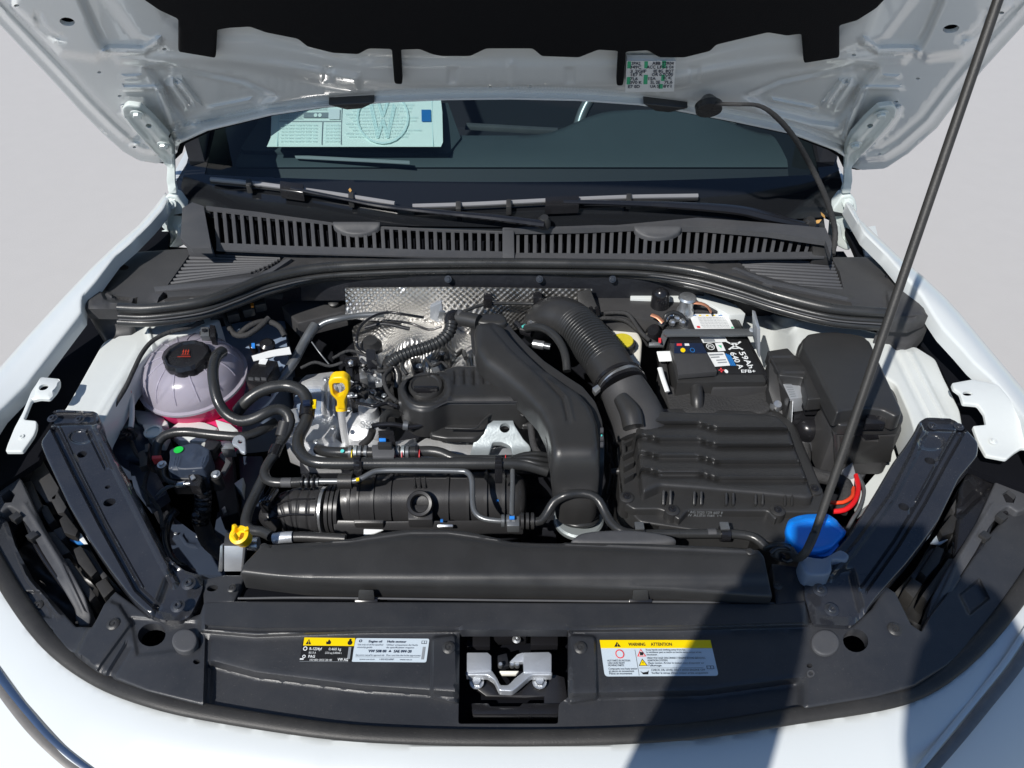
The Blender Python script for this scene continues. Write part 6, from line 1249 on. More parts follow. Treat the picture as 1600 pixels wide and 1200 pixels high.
prism('lower_flange', Qz([(552, 812, .818), (600, 812, .818), (598, 818, .815), (554, 818, .815)]), 'plastic', mf, down=0.01)
prism('metal_tab', Qz([(683, 819, .815), (708, 819, .815), (708, 823, .813), (683, 823, .813)]), 'steel', mf, down=0.004)
for x, y, m_ in ((597, 778, 'cyan_mark'), (765, 778, 'cyan_mark'), (777, 783, 'blue_mark'), (690, 753, 'lbl_yellow'), (690, 814, 'blue_mark')):
    v = W(x, y, mz); c = v + Vector((0, -0.62, 0.78)) * (Wd(83, v) * 0.96) if y < 800 else W(x, y, .822)
    # dot sits on the barrel where the sight line meets it
    prism('paint_dot', [WY(x - 2, y - 2, c.y), WY(x + 2, y - 2, c.y), WY(x + 2, y + 2, c.y), WY(x - 2, y + 2, c.y)], m_, mf, vec=(0, 0.004, -0.003), bevel=0)
for i, (x, w) in enumerate(((508, 74), (520, 80), (527, 80), (534, 78))):
    v = W(x, 797, mz) if i == 0 else W(x, 793, mz); r = Wd(w, v)
    lathe('flange_ring', v - Vector((.004, 0, 0)), (1, -0.05, 0), [(r * .8, 0), (r, 0.0005), (r, 0.0055), (r * .8, 0.006)], 'steel' if i == 0 else 'plastic_semi', mf, n=40)
th = thing('throttle_hose', 'ribbed black throttle hose elbow at the left end of the manifold', 'hose', W(450, 800, 0.72))
V, Fc = g_tube(mrow([(506, 797, 76), (485, 797, 74), (465, 797, 70), (445, 801, 62), (428, 808, 50), (418, 818, 34)]), n=36, step=0.0012, corr=(0.0155, 0.05, 8)); mk('hose_body', V, Fc, 'plastic_semi', th, ang=60)
for a_ in (-0.4, 0.25, 0.9):
    R = []
    for x, y, w in [(500, 797, 76), (485, 797, 74), (465, 797, 70), (445, 801, 62), (428, 808, 50)]:
        v = W(x, y, mz); r = Wd(w, v) * 0.99; R.append((v.x - 0.3 * r * (x < 440), v.y - math.sin(a_) * r, v.z + math.cos(a_) * r, 0.0018))
    V, Fc = g_tube(R, n=8); mk('long_rib', V, Fc, 'plastic_shiny', th)
prism('connector_block', Qz([(404, 785, .84), (422, 760, .85), (432, 762, .85), (418, 792, .835)]), 'plastic_shiny', th, down=0.03, bevel=0.002)
for i in range(4): prism('connector_fin', Qz([(405 + i * 5, 784 - i, .846), (424 + i * 3, 760 + i, .856), (426 + i * 3, 761 + i, .856), (407 + i * 5, 785 - i, .846)]), 'chrome', th, down=0.004, bevel=0)
wl_ = prism('white_paper_tag', Qz([(568, 826, .83), (600, 827, .83), (585, 833, .828), (568, 836, .828)]), 'lbl_white', None, down=0.003); tag(wl_, 'small white tag between manifold and radiator cover', 'tag')
gr = thing('radiator_hose', 'short dark hose stub with silver sleeve behind the radiator cover', 'hose', W(450, 840, 0.82))
tube('stub', [(455, 839, .89), (480, 839, .89), (540, 842, .89)], 16, 'plastic', gr); tube('silver_sleeve', [(428, 842, .89), (440, 840, .892), (457, 839, .892)], 18, 'zinc', gr)
tube('metal_end', [(382, 848, .90), (395, 850, .90), (404, 850, .90)], 22, 'steel', gr)

# ================================================================== hoses
def hose(name, label, pts, w, m='rubber', cat='hose', **k):
    r = tube(name, pts, w, m, None, n=16, **k); tag(r, label, cat); return r
hose('tank_hose', 'black hose looping down from the coolant tank top', [(348, 549, .950), (338, 558, .955), (333, 575, .952), (334, 600, .945), (341, 628, .93), (355, 648, .915), (376, 658, .91), (398, 654, .915), (416, 645, .92), (433, 639, .92), (447, 644, .915), (453, 658, .905), (447, 676, .895), (438, 690, .89)], 17)
ch_ = thing('coolant_line', 'black coolant line with connectors dropping beside the engine toward the manifold', 'hose', W(430, 730, 0.82))
tube('hose', [(440, 688, .89), (430, 708, .885), (419, 724, .88), (413, 738, .878), (418, 750, .878), (432, 754, .878), (455, 754, .878), (470, 753, .878)], 15, 'rubber', ch_)
tube('connector', [(446, 660, .905), (440, 682, .893)], 21, 'plastic', ch_); tube('connector', [(433, 698, .888), (427, 712, .885)], 19, 'plastic_shiny', ch_)
for x in (474, 483, 491): lathe('connector_ring', W(x, 753, .878), (1, 0, 0), [(0.008, -0.002), (0.0105, -0.001), (0.0105, 0.001), (0.008, 0.002)], 'plastic_shiny', ch_)
tube('connector', [(468, 753, .878), (498, 753, .878)], 13, 'pipe_grey', ch_)
tube('hose_mark', [(440, 754, .8785), (456, 754, .8785)], 15.6, 'plastic_grey', ch_)
sp = thing('silver_pipe', 'thin grey metal pipe bending over and down across the manifold', 'pipe', W(650, 760, 0.85))
tube('pipe', [(496, 752, .878), (530, 752, .88), (555, 751, .885), (568, 746, .888), (582, 738, .89), (600, 735, .89), (660, 735, .89), (715, 736, .89), (730, 738, .89), (737, 748, .89), (738, 765, .885), (739, 790, .88), (744, 803, .878), (757, 811, .876), (780, 814, .876), (795, 814, .876)], 9, 'pipe_grey', sp, n=14)
lathe('pipe_clamp', W(540, 752, .88), (1, 0, 0), [(0.007, -0.010), (0.011, -0.010), (0.011, 0.010), (0.007, 0.010)], 'plastic', sp)
prism('yellow_mark', Qz([(556, 747, .893), (561, 746, .893), (561, 750, .893), (556, 751, .893)]), 'lbl_yellow', sp, down=.002, bevel=0)
for x in (786, 794, 802): lathe('pipe_nut', W(x, 814, .876), (1, 0, 0), [(0.006, -0.003), (0.009, -0.002), (0.009, 0.002), (0.006, 0.003)], 'pipe_grey', sp)
hp = hose('vertical_pipe', 'short upright grey pipe at the right of the manifold', [(801, 735, .885), (801, 760, .882), (800, 790, .878), (800, 808, .876)], 8, 'pipe_grey', 'pipe')
tj = thing('pipe_junction', 'grey ribbed quick connector joining the pipe and the front hose', 'connector', W(815, 815, 0.85))
prism('junction_body', Qz([(792, 806, .885), (812, 806, .885), (812, 822, .88), (792, 822, .88)]), 'pipe_grey', tj, down=0.014, bevel=0.002)
for x in (816, 824, 832): lathe('junction_ring', W(x, 814, .877), (1, 0, 0), [(0.006, -0.0025), (0.0115, -0.002), (0.0115, 0.002), (0.006, 0.0025)], 'plastic', tj)
prism('blue_latch', Q([(796, 806), (804, 806), (804, 810), (796, 810)], .890), 'blue_mark', tj, down=.003, bevel=0.0005)
hf = thing('front_hose', 'long black hose arching over the duct bellows and running along the air filter box', 'hose', W(1000, 830, 0.85))
tube('hose', [(828, 815, .877), (845, 814, .878), (856, 800, .885), (866, 784, .895), (884, 774, .905), (902, 771, .905), (922, 773, .905), (936, 783, .90), (945, 800, .893), (956, 818, .89), (972, 830, .89), (995, 834, .89), (1050, 834, .89), (1110, 834, .89), (1155, 835, .89), (1180, 841, .89), (1196, 855, .888)], 14.5, 'rubber', hf)
for x in (999, 1132):
    lathe('hose_clip', W(x, 834, .89), (1, 0, 0), [(0.008, -0.006), (0.0105, -0.006), (0.0105, 0.006), (0.008, 0.006)], 'plastic_shiny', hf); box('clip_tab', W(x, 822, .905), (0.012, 0.012, 0.004), 'pipe_grey', hf)
tube('hose_mark', [(1105, 833, .8905), (1118, 833, .8905)], 15, 'plastic_grey', hf)
hose('heater_hose', 'thick black hose bending over beside the tank and running right along the engine', [(372, 642, .89), (384, 628, .905), (402, 614, .915), (425, 605, .92), (450, 603, .92), (470, 610, .918), (479, 624, .912), (481, 645, .905), (477, 662, .90), (468, 680, .895), (466, 698, .892), (475, 714, .892), (492, 722, .892), (520, 724, .892), (600, 724, .892), (700, 724, .892), (780, 724, .892), (820, 726, .888), (856, 736, .88)], 19)
hc = thing('hose_coupling', 'black coupling with yellow paint mark on the heater hose', 'coupling', W(480, 640, 0.89))
tube('coupling', [(481, 634, .908), (479, 652, .903)], 24, 'plastic_shiny', hc); prism('blue_clip', Q([(472, 625), (484, 624), (485, 630), (473, 631)], .925), 'lbl_navy', hc, down=.006); prism('yellow_mark', Q([(489, 624), (494, 624), (493, 634), (488, 634)], .918), 'lbl_yellow', hc, down=.006, bevel=0)
for x in (559, 779):
    c = thing('hose_bracket', 'black hose bracket clamping the two engine hoses %s' % ('above the throttle hose end' if x == 559 else 'below the lifting bracket'), 'bracket', W(x, 735, 0.86), 'hose brackets on the manifold')
    lathe('ring', W(x, 724, .892), (1, 0, 0), [(0.009, -0.0045), (0.0125, -0.0045), (0.0125, 0.0045), (0.009, 0.0045)], 'plastic_shiny', c)
    prism('arm', Qz([(x - 6, 720, .905), (x + 6, 720, .905), (x + 6, 752, .875), (x - 6, 752, .875)]), 'plastic_shiny', c, down=0.005, bevel=0.001)
s1 = thing('sensor_hose', 'black hose with a sensor block in the middle, above the heater hose', 'hose', W(620, 705, 0.86))
tube('hose', [(497, 702, .875), (512, 706, .885), (540, 707, .89), (580, 707, .892), (640, 706, .892), (672, 705, .892), (690, 708, .892), (708, 716, .890), (730, 719, .889), (780, 719, .889), (812, 719, .886), (850, 722, .878)], 17, 'rubber', s1)
prism('sensor_block', Qz([(580, 694, .91), (614, 694, .91), (617, 704, .908), (616, 715, .904), (582, 715, .904)]), 'plastic_grey', s1, down=0.03, bevel=0.003)
prism('sensor_step', Qz([(590, 690, .915), (612, 690, .915), (612, 697, .915), (590, 697, .915)]), 'plastic', s1, down=0.01)
for x, m_ in ((548, 'pipe_grey'), (556, 'galv'), (563, 'pipe_grey'), (572, 'pipe_grey'), (622, 'pipe_grey'), (630, 'galv'), (637, 'pipe_grey'), (652, 'plastic_shiny')): lathe('clamp_band', W(x, 706.5, .892), (1, 0, 0), [(0.0085, -0.0028), (0.0103, -0.0022), (0.0103, 0.0022), (0.0085, 0.0028)], m_, s1)
lathe('cyan_spot', W(535, 705, .8985), (0, -.3, 1), [(0.0028, 0), (0.0028, 0.001)], 'cyan_mark', s1, n=12)
for x in (551, 629, 656, 790): lathe('red_ring', W(x, 712 if x < 700 else 720, .891), (1, 0, 0), [(0.0085, -0.0006), (0.0092, -0.0005), (0.0092, 0.0005), (0.0085, 0.0006)], 'lbl_red' if x > 600 else 'lbl_yellow', s1)
sq = thing('solenoid_connector', 'small black solenoid with blue clip above the sensor hose', 'connector', W(600, 680, 0.86))
prism('solenoid_body', Qz([(590, 672, .905), (615, 672, .905), (618, 690, .90), (592, 690, .90)]), 'plastic_shiny', sq, down=0.02, bevel=0.002)
prism('blue_clip', Qz([(592, 684, .908), (603, 684, .908), (603, 688, .908), (592, 688, .908)]), 'blue_mark', sq, down=.004)
tube('solenoid_pipe', [(580, 666, .905), (590, 664, .905), (614, 663, .905), (640, 667, .90), (664, 663, .90)], 8, 'plastic_shiny', sq, n=10); tube('solenoid_pipe', [(582, 672, .90), (578, 684, .885), (565, 696, .87)], 12, 'plastic', sq, n=10)
tube('small_hose', [(622, 647, .89), (608, 645, .90), (600, 652, .90), (598, 668, .895)], 13, 'rubber', sq)
tube('clamp', [(630, 664, .902), (638, 665, .901)], 15, 'pipe_grey', sq)
hose('breather_hose', 'corrugated black breather hose arching from the duct down to the head', [(703, 496, .955), (705, 506, .952), (701, 520, .945), (688, 533, .938), (668, 542, .932), (645, 549, .928), (620, 559, .922), (608, 570, .91)], 21, 'rubber', corr=(0.0062, 0.18), step=0.0009)
be = thing('breather_elbow', 'black elbow fitting joining the breather hose to the intake duct neck', 'elbow', W(706, 497, 0.93))
tube('elbow', [(704, 506, .952), (704, 497, .957), (708, 493, .957), (717, 495, .955)], 20, 'plastic_shiny', be); tube('elbow_foot', [(610, 562, .915), (605, 575, .90), (607, 600, .89)], 19, 'plastic', be)
tube('elbow_foot', [(614, 570, .91), (622, 585, .90), (620, 606, .885)], 12, 'rubber', be)
hose('vacuum_hose', 'thin black vacuum hose curving beside the bellows pipe', [(822, 513, .93), (836, 511, .94), (852, 514, .945), (868, 526, .945), (879, 543, .94), (884, 560, .935), (886, 580, .925)], 13)
hose('thin_cable', 'thin black cable looping over the foil shield to the valve head', [(662, 496, .93), (630, 491, .94), (607, 488, .942), (586, 493, .942), (569, 504, .94), (560, 517, .935), (557, 535, .925), (561, 545, .915), (572, 552, .91)], 4.5, 'plastic_shiny', 'cable')
hose('refrigerant_pipe', 'dull silver pipe angling down to the left below the bulkhead', [(492, 508, .92), (484, 520, .915), (474, 537, .905), (462, 560, .895), (450, 578, .885), (436, 594, .875)], 15, 'pipe_grey', 'pipe')
hose('bulkhead_pipe', 'bluish grey pipe running along the bulkhead under the foil shield', [(600, 491, .925), (560, 493, .925), (530, 498, .925), (507, 504, .92), (492, 516, .91), (482, 530, .90)], 10, 'pipe_grey', 'pipe')
hose('thin_wire', 'single thin wire hanging behind the head casting', [(487, 534, .905), (500, 552, .89), (514, 569, .88)], 2.5, 'pipe_grey', 'wire')
hose('shock_cable', 'black cable across the left rail behind the tank', [(318, 502, .95), (296, 511, .95), (262, 520, .95), (238, 533, .948), (222, 552, .945), (209, 578, .94), (196, 606, .93), (178, 636, .92), (168, 665, .90)], 7, 'tape', 'cable')
hose('harness_loop', 'taped black harness looping on the shaded tower', [(420, 497, .935), (404, 512, .93), (384, 524, .925), (366, 522, .925), (356, 506, .93), (350, 492, .935), (330, 498, .93)], 9, 'tape', 'harness')
hose('harness_loop', 'taped black harness arching on the shaded tower toward the bulkhead', [(372, 524, .92), (392, 508, .93), (416, 502, .93), (436, 510, .925), (445, 525, .915)], 9, 'tape', 'harness')
hose('harness_loop', 'taped black harness running under the left half of the rubber seal', [(335, 492, .94), (362, 478, .94), (392, 474, .94), (412, 462, .94), (440, 462, .93)], 12, 'tape', 'harness')
for i, (x, y) in enumerate(((362, 486), (386, 478), (404, 470))): prism('connector_block', Q([(x - 10, y - 6), (x + 8, y - 9), (x + 11, y + 4), (x - 7, y + 8)], .952), 'plastic', (hx if i else (hx := thing('harness_plugs', 'row of small black plugs under the left half of the rubber seal', 'connector', W(385, 478, .93)))), down=.015, bevel=.002)
prism('green_tip', Q([(391, 474), (396, 473), (396, 478), (392, 479)], .956), 'amber', hx, down=.003, bevel=0)
# grey wiring and small fittings on the upper right of the engine
sf = thing('brass_fitting', 'small metal fitting with dark sensor plug left of the vacuum hose', 'fitting', W(845, 538, 0.88))
for a_, b_, w_, m_ in (((833, 537), (850, 540), 14, 'steel'), ((850, 540), (860, 542), 10, 'pipe_grey'), ((815, 515), (832, 520), 16, 'plastic_shiny'), ((806, 505), (818, 516), 10, 'dark_parts'), ((826, 506), (838, 500), 8, 'steel')):
    tube('fitting', [(a_[0], a_[1], .92), (b_[0], b_[1], .92)], w_, m_, sf, n=12)
prism('teal_mark', Q([(815, 509), (821, 506), (822, 509), (816, 512)], .932), 'cyan_mark', sf, down=.002, bevel=0)
hose('lower_cable', 'black sleeved cable beside the lifting bracket', [(829, 662, .90), (832, 685, .885), (836, 700, .88), (848, 716, .875)], 11, 'tape', 'cable')
for i, (dy, s_) in enumerate(((0, 'upper'), (8, 'middle'), (16, 'lowest'))):
    hose('flat_cable', '%s of three black cables fanning out left of the intake duct' % s_, [(800, 716 + dy * .3, .895), (820, 710 + dy * .6, .895), (842, 709 + dy, .893), (862, 712 + dy, .885)], 8, 'rubber', 'cable')

# cluster of connectors on the head
rs = random.Random(3)
hx2 = thing('coil_connectors', 'cluster of black connectors and loose wires on the aluminium head', 'connector', W(560, 600, 0.84))
for q, z, m_ in (([(537, 556), (560, 555), (562, 562), (538, 564)], .905, 'plastic_shiny'), ([(541, 564), (551, 564), (551, 590), (541, 590)], .895, 'dark_parts'), ([(545, 594), (556, 592), (558, 612), (546, 614)], .89, 'plastic_shiny'), ([(556, 600), (572, 598), (575, 616), (558, 618)], .885, 'plastic'),
                 ([(575, 606), (600, 603), (605, 622), (578, 622)], .885, 'plastic_shiny'), ([(598, 585), (610, 583), (616, 612), (602, 614)], .89, 'plastic'), ([(546, 620), (565, 618), (567, 628), (548, 630)], .88, 'plastic_shiny'), ([(590, 622), (612, 620), (616, 640), (598, 642)], .88, 'plastic'), ([(560, 575), (572, 574), (574, 590), (562, 592)], .89, 'steel'),
                 ([(640, 560), (656, 556), (662, 578), (646, 580)], .885, 'plastic_shiny'), ([(672, 562), (684, 560), (688, 580), (676, 580)], .885, 'pipe_grey'), ([(690, 540), (700, 538), (704, 560), (694, 562)], .885, 'plastic')):
    prism('connector_block', Q(q, z), m_, hx2, down=0.03, bevel=0.003)
for k in range(16):
    x, y = rs.uniform(540, 612), rs.uniform(560, 628); L = [(x, y, .90)]
    for j in range(3): x += rs.uniform(-16, 18); y += rs.uniform(-10, 10); L.append((x, y, .90 + rs.uniform(-.012, .012)))
    tube('wire', L, rs.choice((3, 4, 5)), rs.choice(('plastic_shiny', 'rubber', 'tape', 'pipe_grey')), hx2, n=7)
for x, y in ((549, 616), (583, 612), (560, 606), (600, 618), (566, 626), (590, 596), (470, 612), (508, 592)): bolt(x, y, 0.895 if x > 540 else .87, 8, hx2, 'hex')
for L, w_, m_ in (([(520, 560), (545, 548), (572, 556), (590, 570)], 5, 'tape'), ([(612, 575), (600, 590), (606, 612), (620, 628)], 7, 'tape'), ([(560, 630), (585, 634), (606, 630), (622, 636)], 6, 'plastic_shiny'), ([(636, 585), (628, 570), (640, 556), (660, 552)], 6, 'rubber'), ([(700, 540), (712, 555), (722, 548), (728, 560)], 8, 'rubber'), ([(665, 560), (676, 572), (690, 566), (700, 574)], 5, 'tape'), ([(470, 575), (492, 566), (515, 572), (536, 566)], 5, 'tape'), ([(600, 500), (640, 505), (670, 515), (690, 510)], 4, 'plastic_shiny'), ([(570, 512), (600, 506), (640, 514)], 6, 'dark_parts')):
    tube('wire', [(x, y, .912 + .006 * (i % 2)) for i, (x, y) in enumerate(L)], w_, m_, hx2, n=8)
for x, y, w_ in ((545, 640, 9), (610, 556, 10), (655, 572, 10), (690, 552, 9), (506, 612, 8), (520, 668, 9), (494, 690, 9)): bolt(x, y, .885, w_, hx2, 'hex')
lathe('sensor_tip', W(549, 570, .905), (0, -.3, 1), [(0.004, 0), (0.0045, 0.008), (0.002, 0.01)], 'steel', hx2, n=10)
tube('horizontal_stub', [(543, 619, .89), (558, 618, .89)], 6, 'steel', hx2, n=8)
# left of the engine
tkp = thing('tank_side_plug', 'black two-slot plug block with white square sticker right of the tank', 'connector', W(410, 580, .85))
prism('plug_body', Q([(401, 560), (434, 564), (418, 590), (418, 598), (384, 594), (385, 586)], .915), 'plastic_shiny', tkp, down=.03, bevel=.002)
prism('plug_sticker', Q([(406, 560), (419, 561), (415, 569), (404, 568)], .917), 'lbl_white', tkp, down=.001, bevel=0)
for x in (388, 398, 408): prism('plug_slot', Q([(x, 589), (x + 8, 590), (x + 8, 594), (x, 593)], .917), 'plastic_grey', tkp, down=.002, bevel=.0004)
lathe('ribbed_neck', W(418, 541, .90), (0.2, -.2, 1), [(0.012, -.02), (0.013, -.01), (0.012, -.008), (0.013, -.002), (0.012, 0), (0.013, .006), (0.008, .010)], 'plastic_shiny', tkp)
lathe('valve_cap', W(396, 543, .90), (0, -.2, 1), [(0.006, -.01), (0.006, .006), (0.003, .008)], 'plastic_shiny', tkp); prism('blue_clip', Q([(393, 536), (398, 536), (398, 542), (393, 542)], .915), 'blue_mark', tkp, down=.003, bevel=0)
wt = prism('white_paper_flag', Q([(393, 556), (420, 548), (452, 542), (455, 553), (430, 556), (396, 564)], .918), 'lbl_white', None, down=.001, bevel=0); tag(wt, 'white paper flag tag on the plug right of the coolant tank', 'tag')
wsn = thing('white_sensor_rod', 'white plastic rod with orange tip beside the left rail', 'sensor', W(206, 650, .84))
tube('rod', [(204, 612, .90), (206, 630, .895), (206, 655, .885), (204, 668, .88)], 8, 'white_conn', wsn, n=12); prism('orange_tip', Q([(196, 608), (204, 607), (205, 611), (197, 612)], .908), 'orange_wire', wsn, down=.004, bevel=.0005)
for k in range(9):
    a = rs.uniform(0, 6.28); tube('wire', [(200, 675, .875), (200 + 9 * math.cos(a), 676 + 6 * math.sin(a), .885), (200 + 14 * math.cos(a + .6), 680 + 9 * math.sin(a + .6), .875)], 4, 'dark_parts', wsn, n=7)
ap = thing('left_inner_apron', 'white and shade-coloured sheet metal patches below the coolant tank', 'panel', W(270, 680, .80))
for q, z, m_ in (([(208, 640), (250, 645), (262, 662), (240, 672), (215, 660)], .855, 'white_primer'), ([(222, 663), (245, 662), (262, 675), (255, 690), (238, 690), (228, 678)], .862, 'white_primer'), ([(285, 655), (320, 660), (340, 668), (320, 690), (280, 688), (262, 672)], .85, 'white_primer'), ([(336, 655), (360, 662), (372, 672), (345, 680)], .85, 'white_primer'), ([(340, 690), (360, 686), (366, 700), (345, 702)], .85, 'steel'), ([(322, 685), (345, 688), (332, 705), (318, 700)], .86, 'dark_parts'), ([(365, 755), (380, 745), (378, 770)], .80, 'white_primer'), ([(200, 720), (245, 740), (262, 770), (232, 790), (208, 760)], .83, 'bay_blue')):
    prism('metal_patch', Q(q, z), m_, ap, down=.02, bevel=.002)  # the blue patch has shade put into its colour
lathe('washer_ring', W(240, 676, .868), (0, 0, 1), [(0.014, 0), (0.014, .003), (0.010, .004), (0.010, .001), (0.004, .001)], 'hinge_paint', ap)
hose('purge_hose', 'thick black hose from the engine side curving down to the purge valve box', [(430, 660, .885), (405, 674, .89), (380, 682, .892), (350, 681, .894), (320, 678, .895), (295, 675, .895), (272, 676, .895), (256, 682, .893), (247, 693, .888), (244, 706, .880), (244, 718, .872)], 15)
rr = prism('hose_band', Q([(237, 712), (252, 711), (252, 716), (237, 717)], .888), 'lbl_red', None, down=.012, bevel=.001); tag(rr, 'dull red band at the lower end of the purge hose', 'band')
pc = sheet('hose_clip', rc([(362, 690), (366, 681), (375, 678), (383, 683), (384, 707), (376, 706), (371, 697), (363, 694)], 4, 3), lambda P: Wn(P, .912), 'zinc', holes=[ell(375, 690, 4, 3)], step=3, down=.004, edge=(2, .001)); tag(pc, 'bare metal clip plate holding the purge hose', 'clip')
pvb = thing('purge_valve_box', 'dark plastic valve box with a green dot on top, left of the engine', 'valve box', W(295, 720, .80))
def pvs(P, off=0.0): return Wn(P, .900 + off + bead(P, [(300, 712), (306, 708)], 8, .003) + sum(bead(P, [(270 + k * 4, 730 - k * .3), (274 + k * 4, 714)], 2, .0008) for k in (0, 1, 2, 11, 12, 13)))
sheet('box_top', rc([(264, 703), (272, 698), (292, 693), (300, 691), (311, 692), (328, 702), (326, 716), (318, 731), (290, 733), (262, 732), (265, 714)], 3, 3), pvs, 'bay_blue', pvb, step=3, down=.03, edge=(2.5, .003))
sheet('box_base', rc([(260, 728), (320, 728), (328, 720), (330, 735), (318, 748), (265, 748)], 3, 2), .882, 'dark_parts', pvb, step=6, down=.03, edge=(3, .003))
lathe('green_spot', W(279, 703, .9015), (0, 0, 1), [(0.0068, 0), (0.0068, .0008)], 'green_dot', pvb, n=20)
for x, y in ((253, 726), (337, 741)): lathe('stud_base', W(x, y + 5, .87), (0, 0, 1), [(0.009, -.02), (0.009, .004)], 'plastic', pvb); bolt(x, y, .884, 14, pvb, 'hex')
tube('silver_coupler', [(276, 757, .875), (290, 756, .876)], 10, 'steel', pvb); tube('silver_coupler', [(289, 756, .876), (304, 755, .876)], 6, 'steel', pvb)
tube('grey_lead', [(276, 757, .875), (262, 761, .872), (252, 768, .868), (245, 776, .862)], 6, 'pipe_grey', pvb, n=8)
tube('loop_lead', [(258, 730, .88), (256, 742, .88), (262, 751, .88), (275, 755, .88)], 8, 'plastic', pvb, n=8)
prism('elec_plug', Q([(294, 742), (306, 738), (316, 745), (312, 760), (296, 758)], .888), 'plastic_shiny', pvb, down=.02); prism('elec_plug', Q([(296, 744), (302, 740), (306, 746), (299, 750)], .892), 'steel', pvb, down=.003)
prism('side_tab', Q([(345, 706), (361, 722), (349, 742), (345, 736), (352, 722), (342, 712)], .875), 'plastic_grey', pvb, down=.006)
vh = thing('vent_hose', 'ribbed black vent hose hanging below the valve box', 'hose', W(316, 810, .74))
tube('ribbed_part', [(316, 765, .865), (317, 780, .85), (316, 800, .835), (313, 815, .82)], 27, 'plastic_shiny', vh, n=18, corr=(.009, .10, 3), step=.001)
tube('taped_part', [(313, 812, .82), (320, 830, .80), (326, 845, .785), (350, 866, .77)], 26, 'tape', vh, n=14); lathe('vent_stud', W(308, 808, .85), (0, -.4, 1), [(0.006, 0), (0.006, .008), (.003, .011)], 'plastic_shiny', vh)
hose('left_gloss_hose', 'glossy dark hose bending down inside the left brace', [(276, 797, .85), (266, 808, .845), (260, 826, .84), (259, 846, .838), (265, 866, .838), (275, 880, .842), (290, 889, .85)], 13, 'plastic_shiny')
fl_ = thing('left_floor_panel', 'shade-coloured dark blue floor panel below the valve box', 'panel', W(300, 850, .70))
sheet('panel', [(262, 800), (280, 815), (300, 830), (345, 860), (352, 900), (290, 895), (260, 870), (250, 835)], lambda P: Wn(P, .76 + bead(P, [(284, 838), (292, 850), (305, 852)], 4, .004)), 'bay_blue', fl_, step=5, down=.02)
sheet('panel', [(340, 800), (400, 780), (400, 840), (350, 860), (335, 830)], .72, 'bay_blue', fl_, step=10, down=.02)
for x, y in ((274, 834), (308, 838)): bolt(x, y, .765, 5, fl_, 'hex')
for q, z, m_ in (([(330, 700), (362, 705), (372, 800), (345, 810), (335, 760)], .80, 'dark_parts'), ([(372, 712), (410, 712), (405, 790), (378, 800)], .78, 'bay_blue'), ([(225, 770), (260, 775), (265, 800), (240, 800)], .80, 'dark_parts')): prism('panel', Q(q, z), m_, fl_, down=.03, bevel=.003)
for q in ([(346, 795), (351, 790), (354, 800), (349, 802)], [(378, 800), (383, 797), (384, 806), (380, 806)], [(322, 775), (330, 772), (328, 780)]): prism('metal_glint', Q(q, .82), 'steel', fl_, down=.006, bevel=.001)
for k, L in enumerate(([(240, 718), (232, 735), (226, 760), (232, 790)], [(205, 690), (215, 712), (232, 722), (246, 722)], [(222, 760), (236, 778), (250, 800), (254, 826)])):
    hose('black_lead', ('short black lead dropping from the purge hose end', 'black lead curving under the shaded strut tower', 'black lead sagging beside the left brace edge')[k], [(x, y, .868) for x, y in L], 6, 'tape', 'cable')
prism_o = thing('lead_clip', 'grey-brown cable clip on the lead under the strut tower', 'clip', W(220, 718, .85)); prism('clip_body', Q([(216, 706), (232, 700), (230, 726), (218, 730)], .882), 'rubber_matte', prism_o, down=.012, bevel=.002); prism('clip_pin', Q([(226, 694), (233, 692), (231, 706), (226, 706)], .888), 'plastic', prism_o, down=.006, bevel=.001)
lowh = thing('lower_radiator_hose', 'dark rigid hose running down from the coolant line to the yellow cap', 'hose', W(400, 790, .80))
tube('hose', [(415, 740, .872), (408, 755, .868), (398, 775, .862), (388, 798, .858), (384, 818, .856), (392, 828, .856), (410, 831, .858), (424, 838, .86)], 17, 'rubber', lowh)
yb = thing('service_port_bracket', 'black bracket with grey metal face and bright yellow cap left of the radiator cover', 'bracket', W(366, 870, .84))
prism('bracket_top', Qz([(352, 832, .925), (384, 832, .925), (381, 853, .92), (349, 853, .92)]), 'plastic', yb, down=.01, bevel=.001)
prism('bracket_face', [W(350, 853, .92), W(380, 854, .92), W(377, 893, .885), W(350, 893, .885)], 'zinc', yb, vec=(0, .006, -.003), bevel=.001)
prism('bracket_side', [W(344, 853, .92), W(348, 852, .92), W(347, 893, .885), W(341, 893, .885)], 'steel', yb, vec=(0, .006, -.003), bevel=.0005)
prism('bracket_side', [W(380, 854, .922), W(384, 852, .922), W(378, 906, .89), W(375, 906, .89)], 'plastic_grey', yb, vec=(0, .006, -.003), bevel=.0005)
yc = W(376, 838, .935)
lathe('yellow_cap', yc, (-.1, -.35, 1), [(0.0105, -.012), (0.011, -.002), (0.012, 0.0), (0.012, .006), (0.008, .007), (.007, .001), (.001, .001)], 'yellow_plastic', yb, n=28)
for a_ in (0.4, 2.4, 4.4): 
    p = yc + Vector((math.cos(a_) * .0095, math.sin(a_) * .008 , .009)); box('cap_tooth', p, (.006, .005, .010), 'yellow_plastic', yb, rot=(20, 0, math.degrees(a_)), bevel=.0015)
prism('cap_tail', Qz([(366, 838, .935), (372, 846, .93), (386, 842, .932), (384, 830, .94)]), 'yellow_plastic', yb, down=.012, bevel=.003)
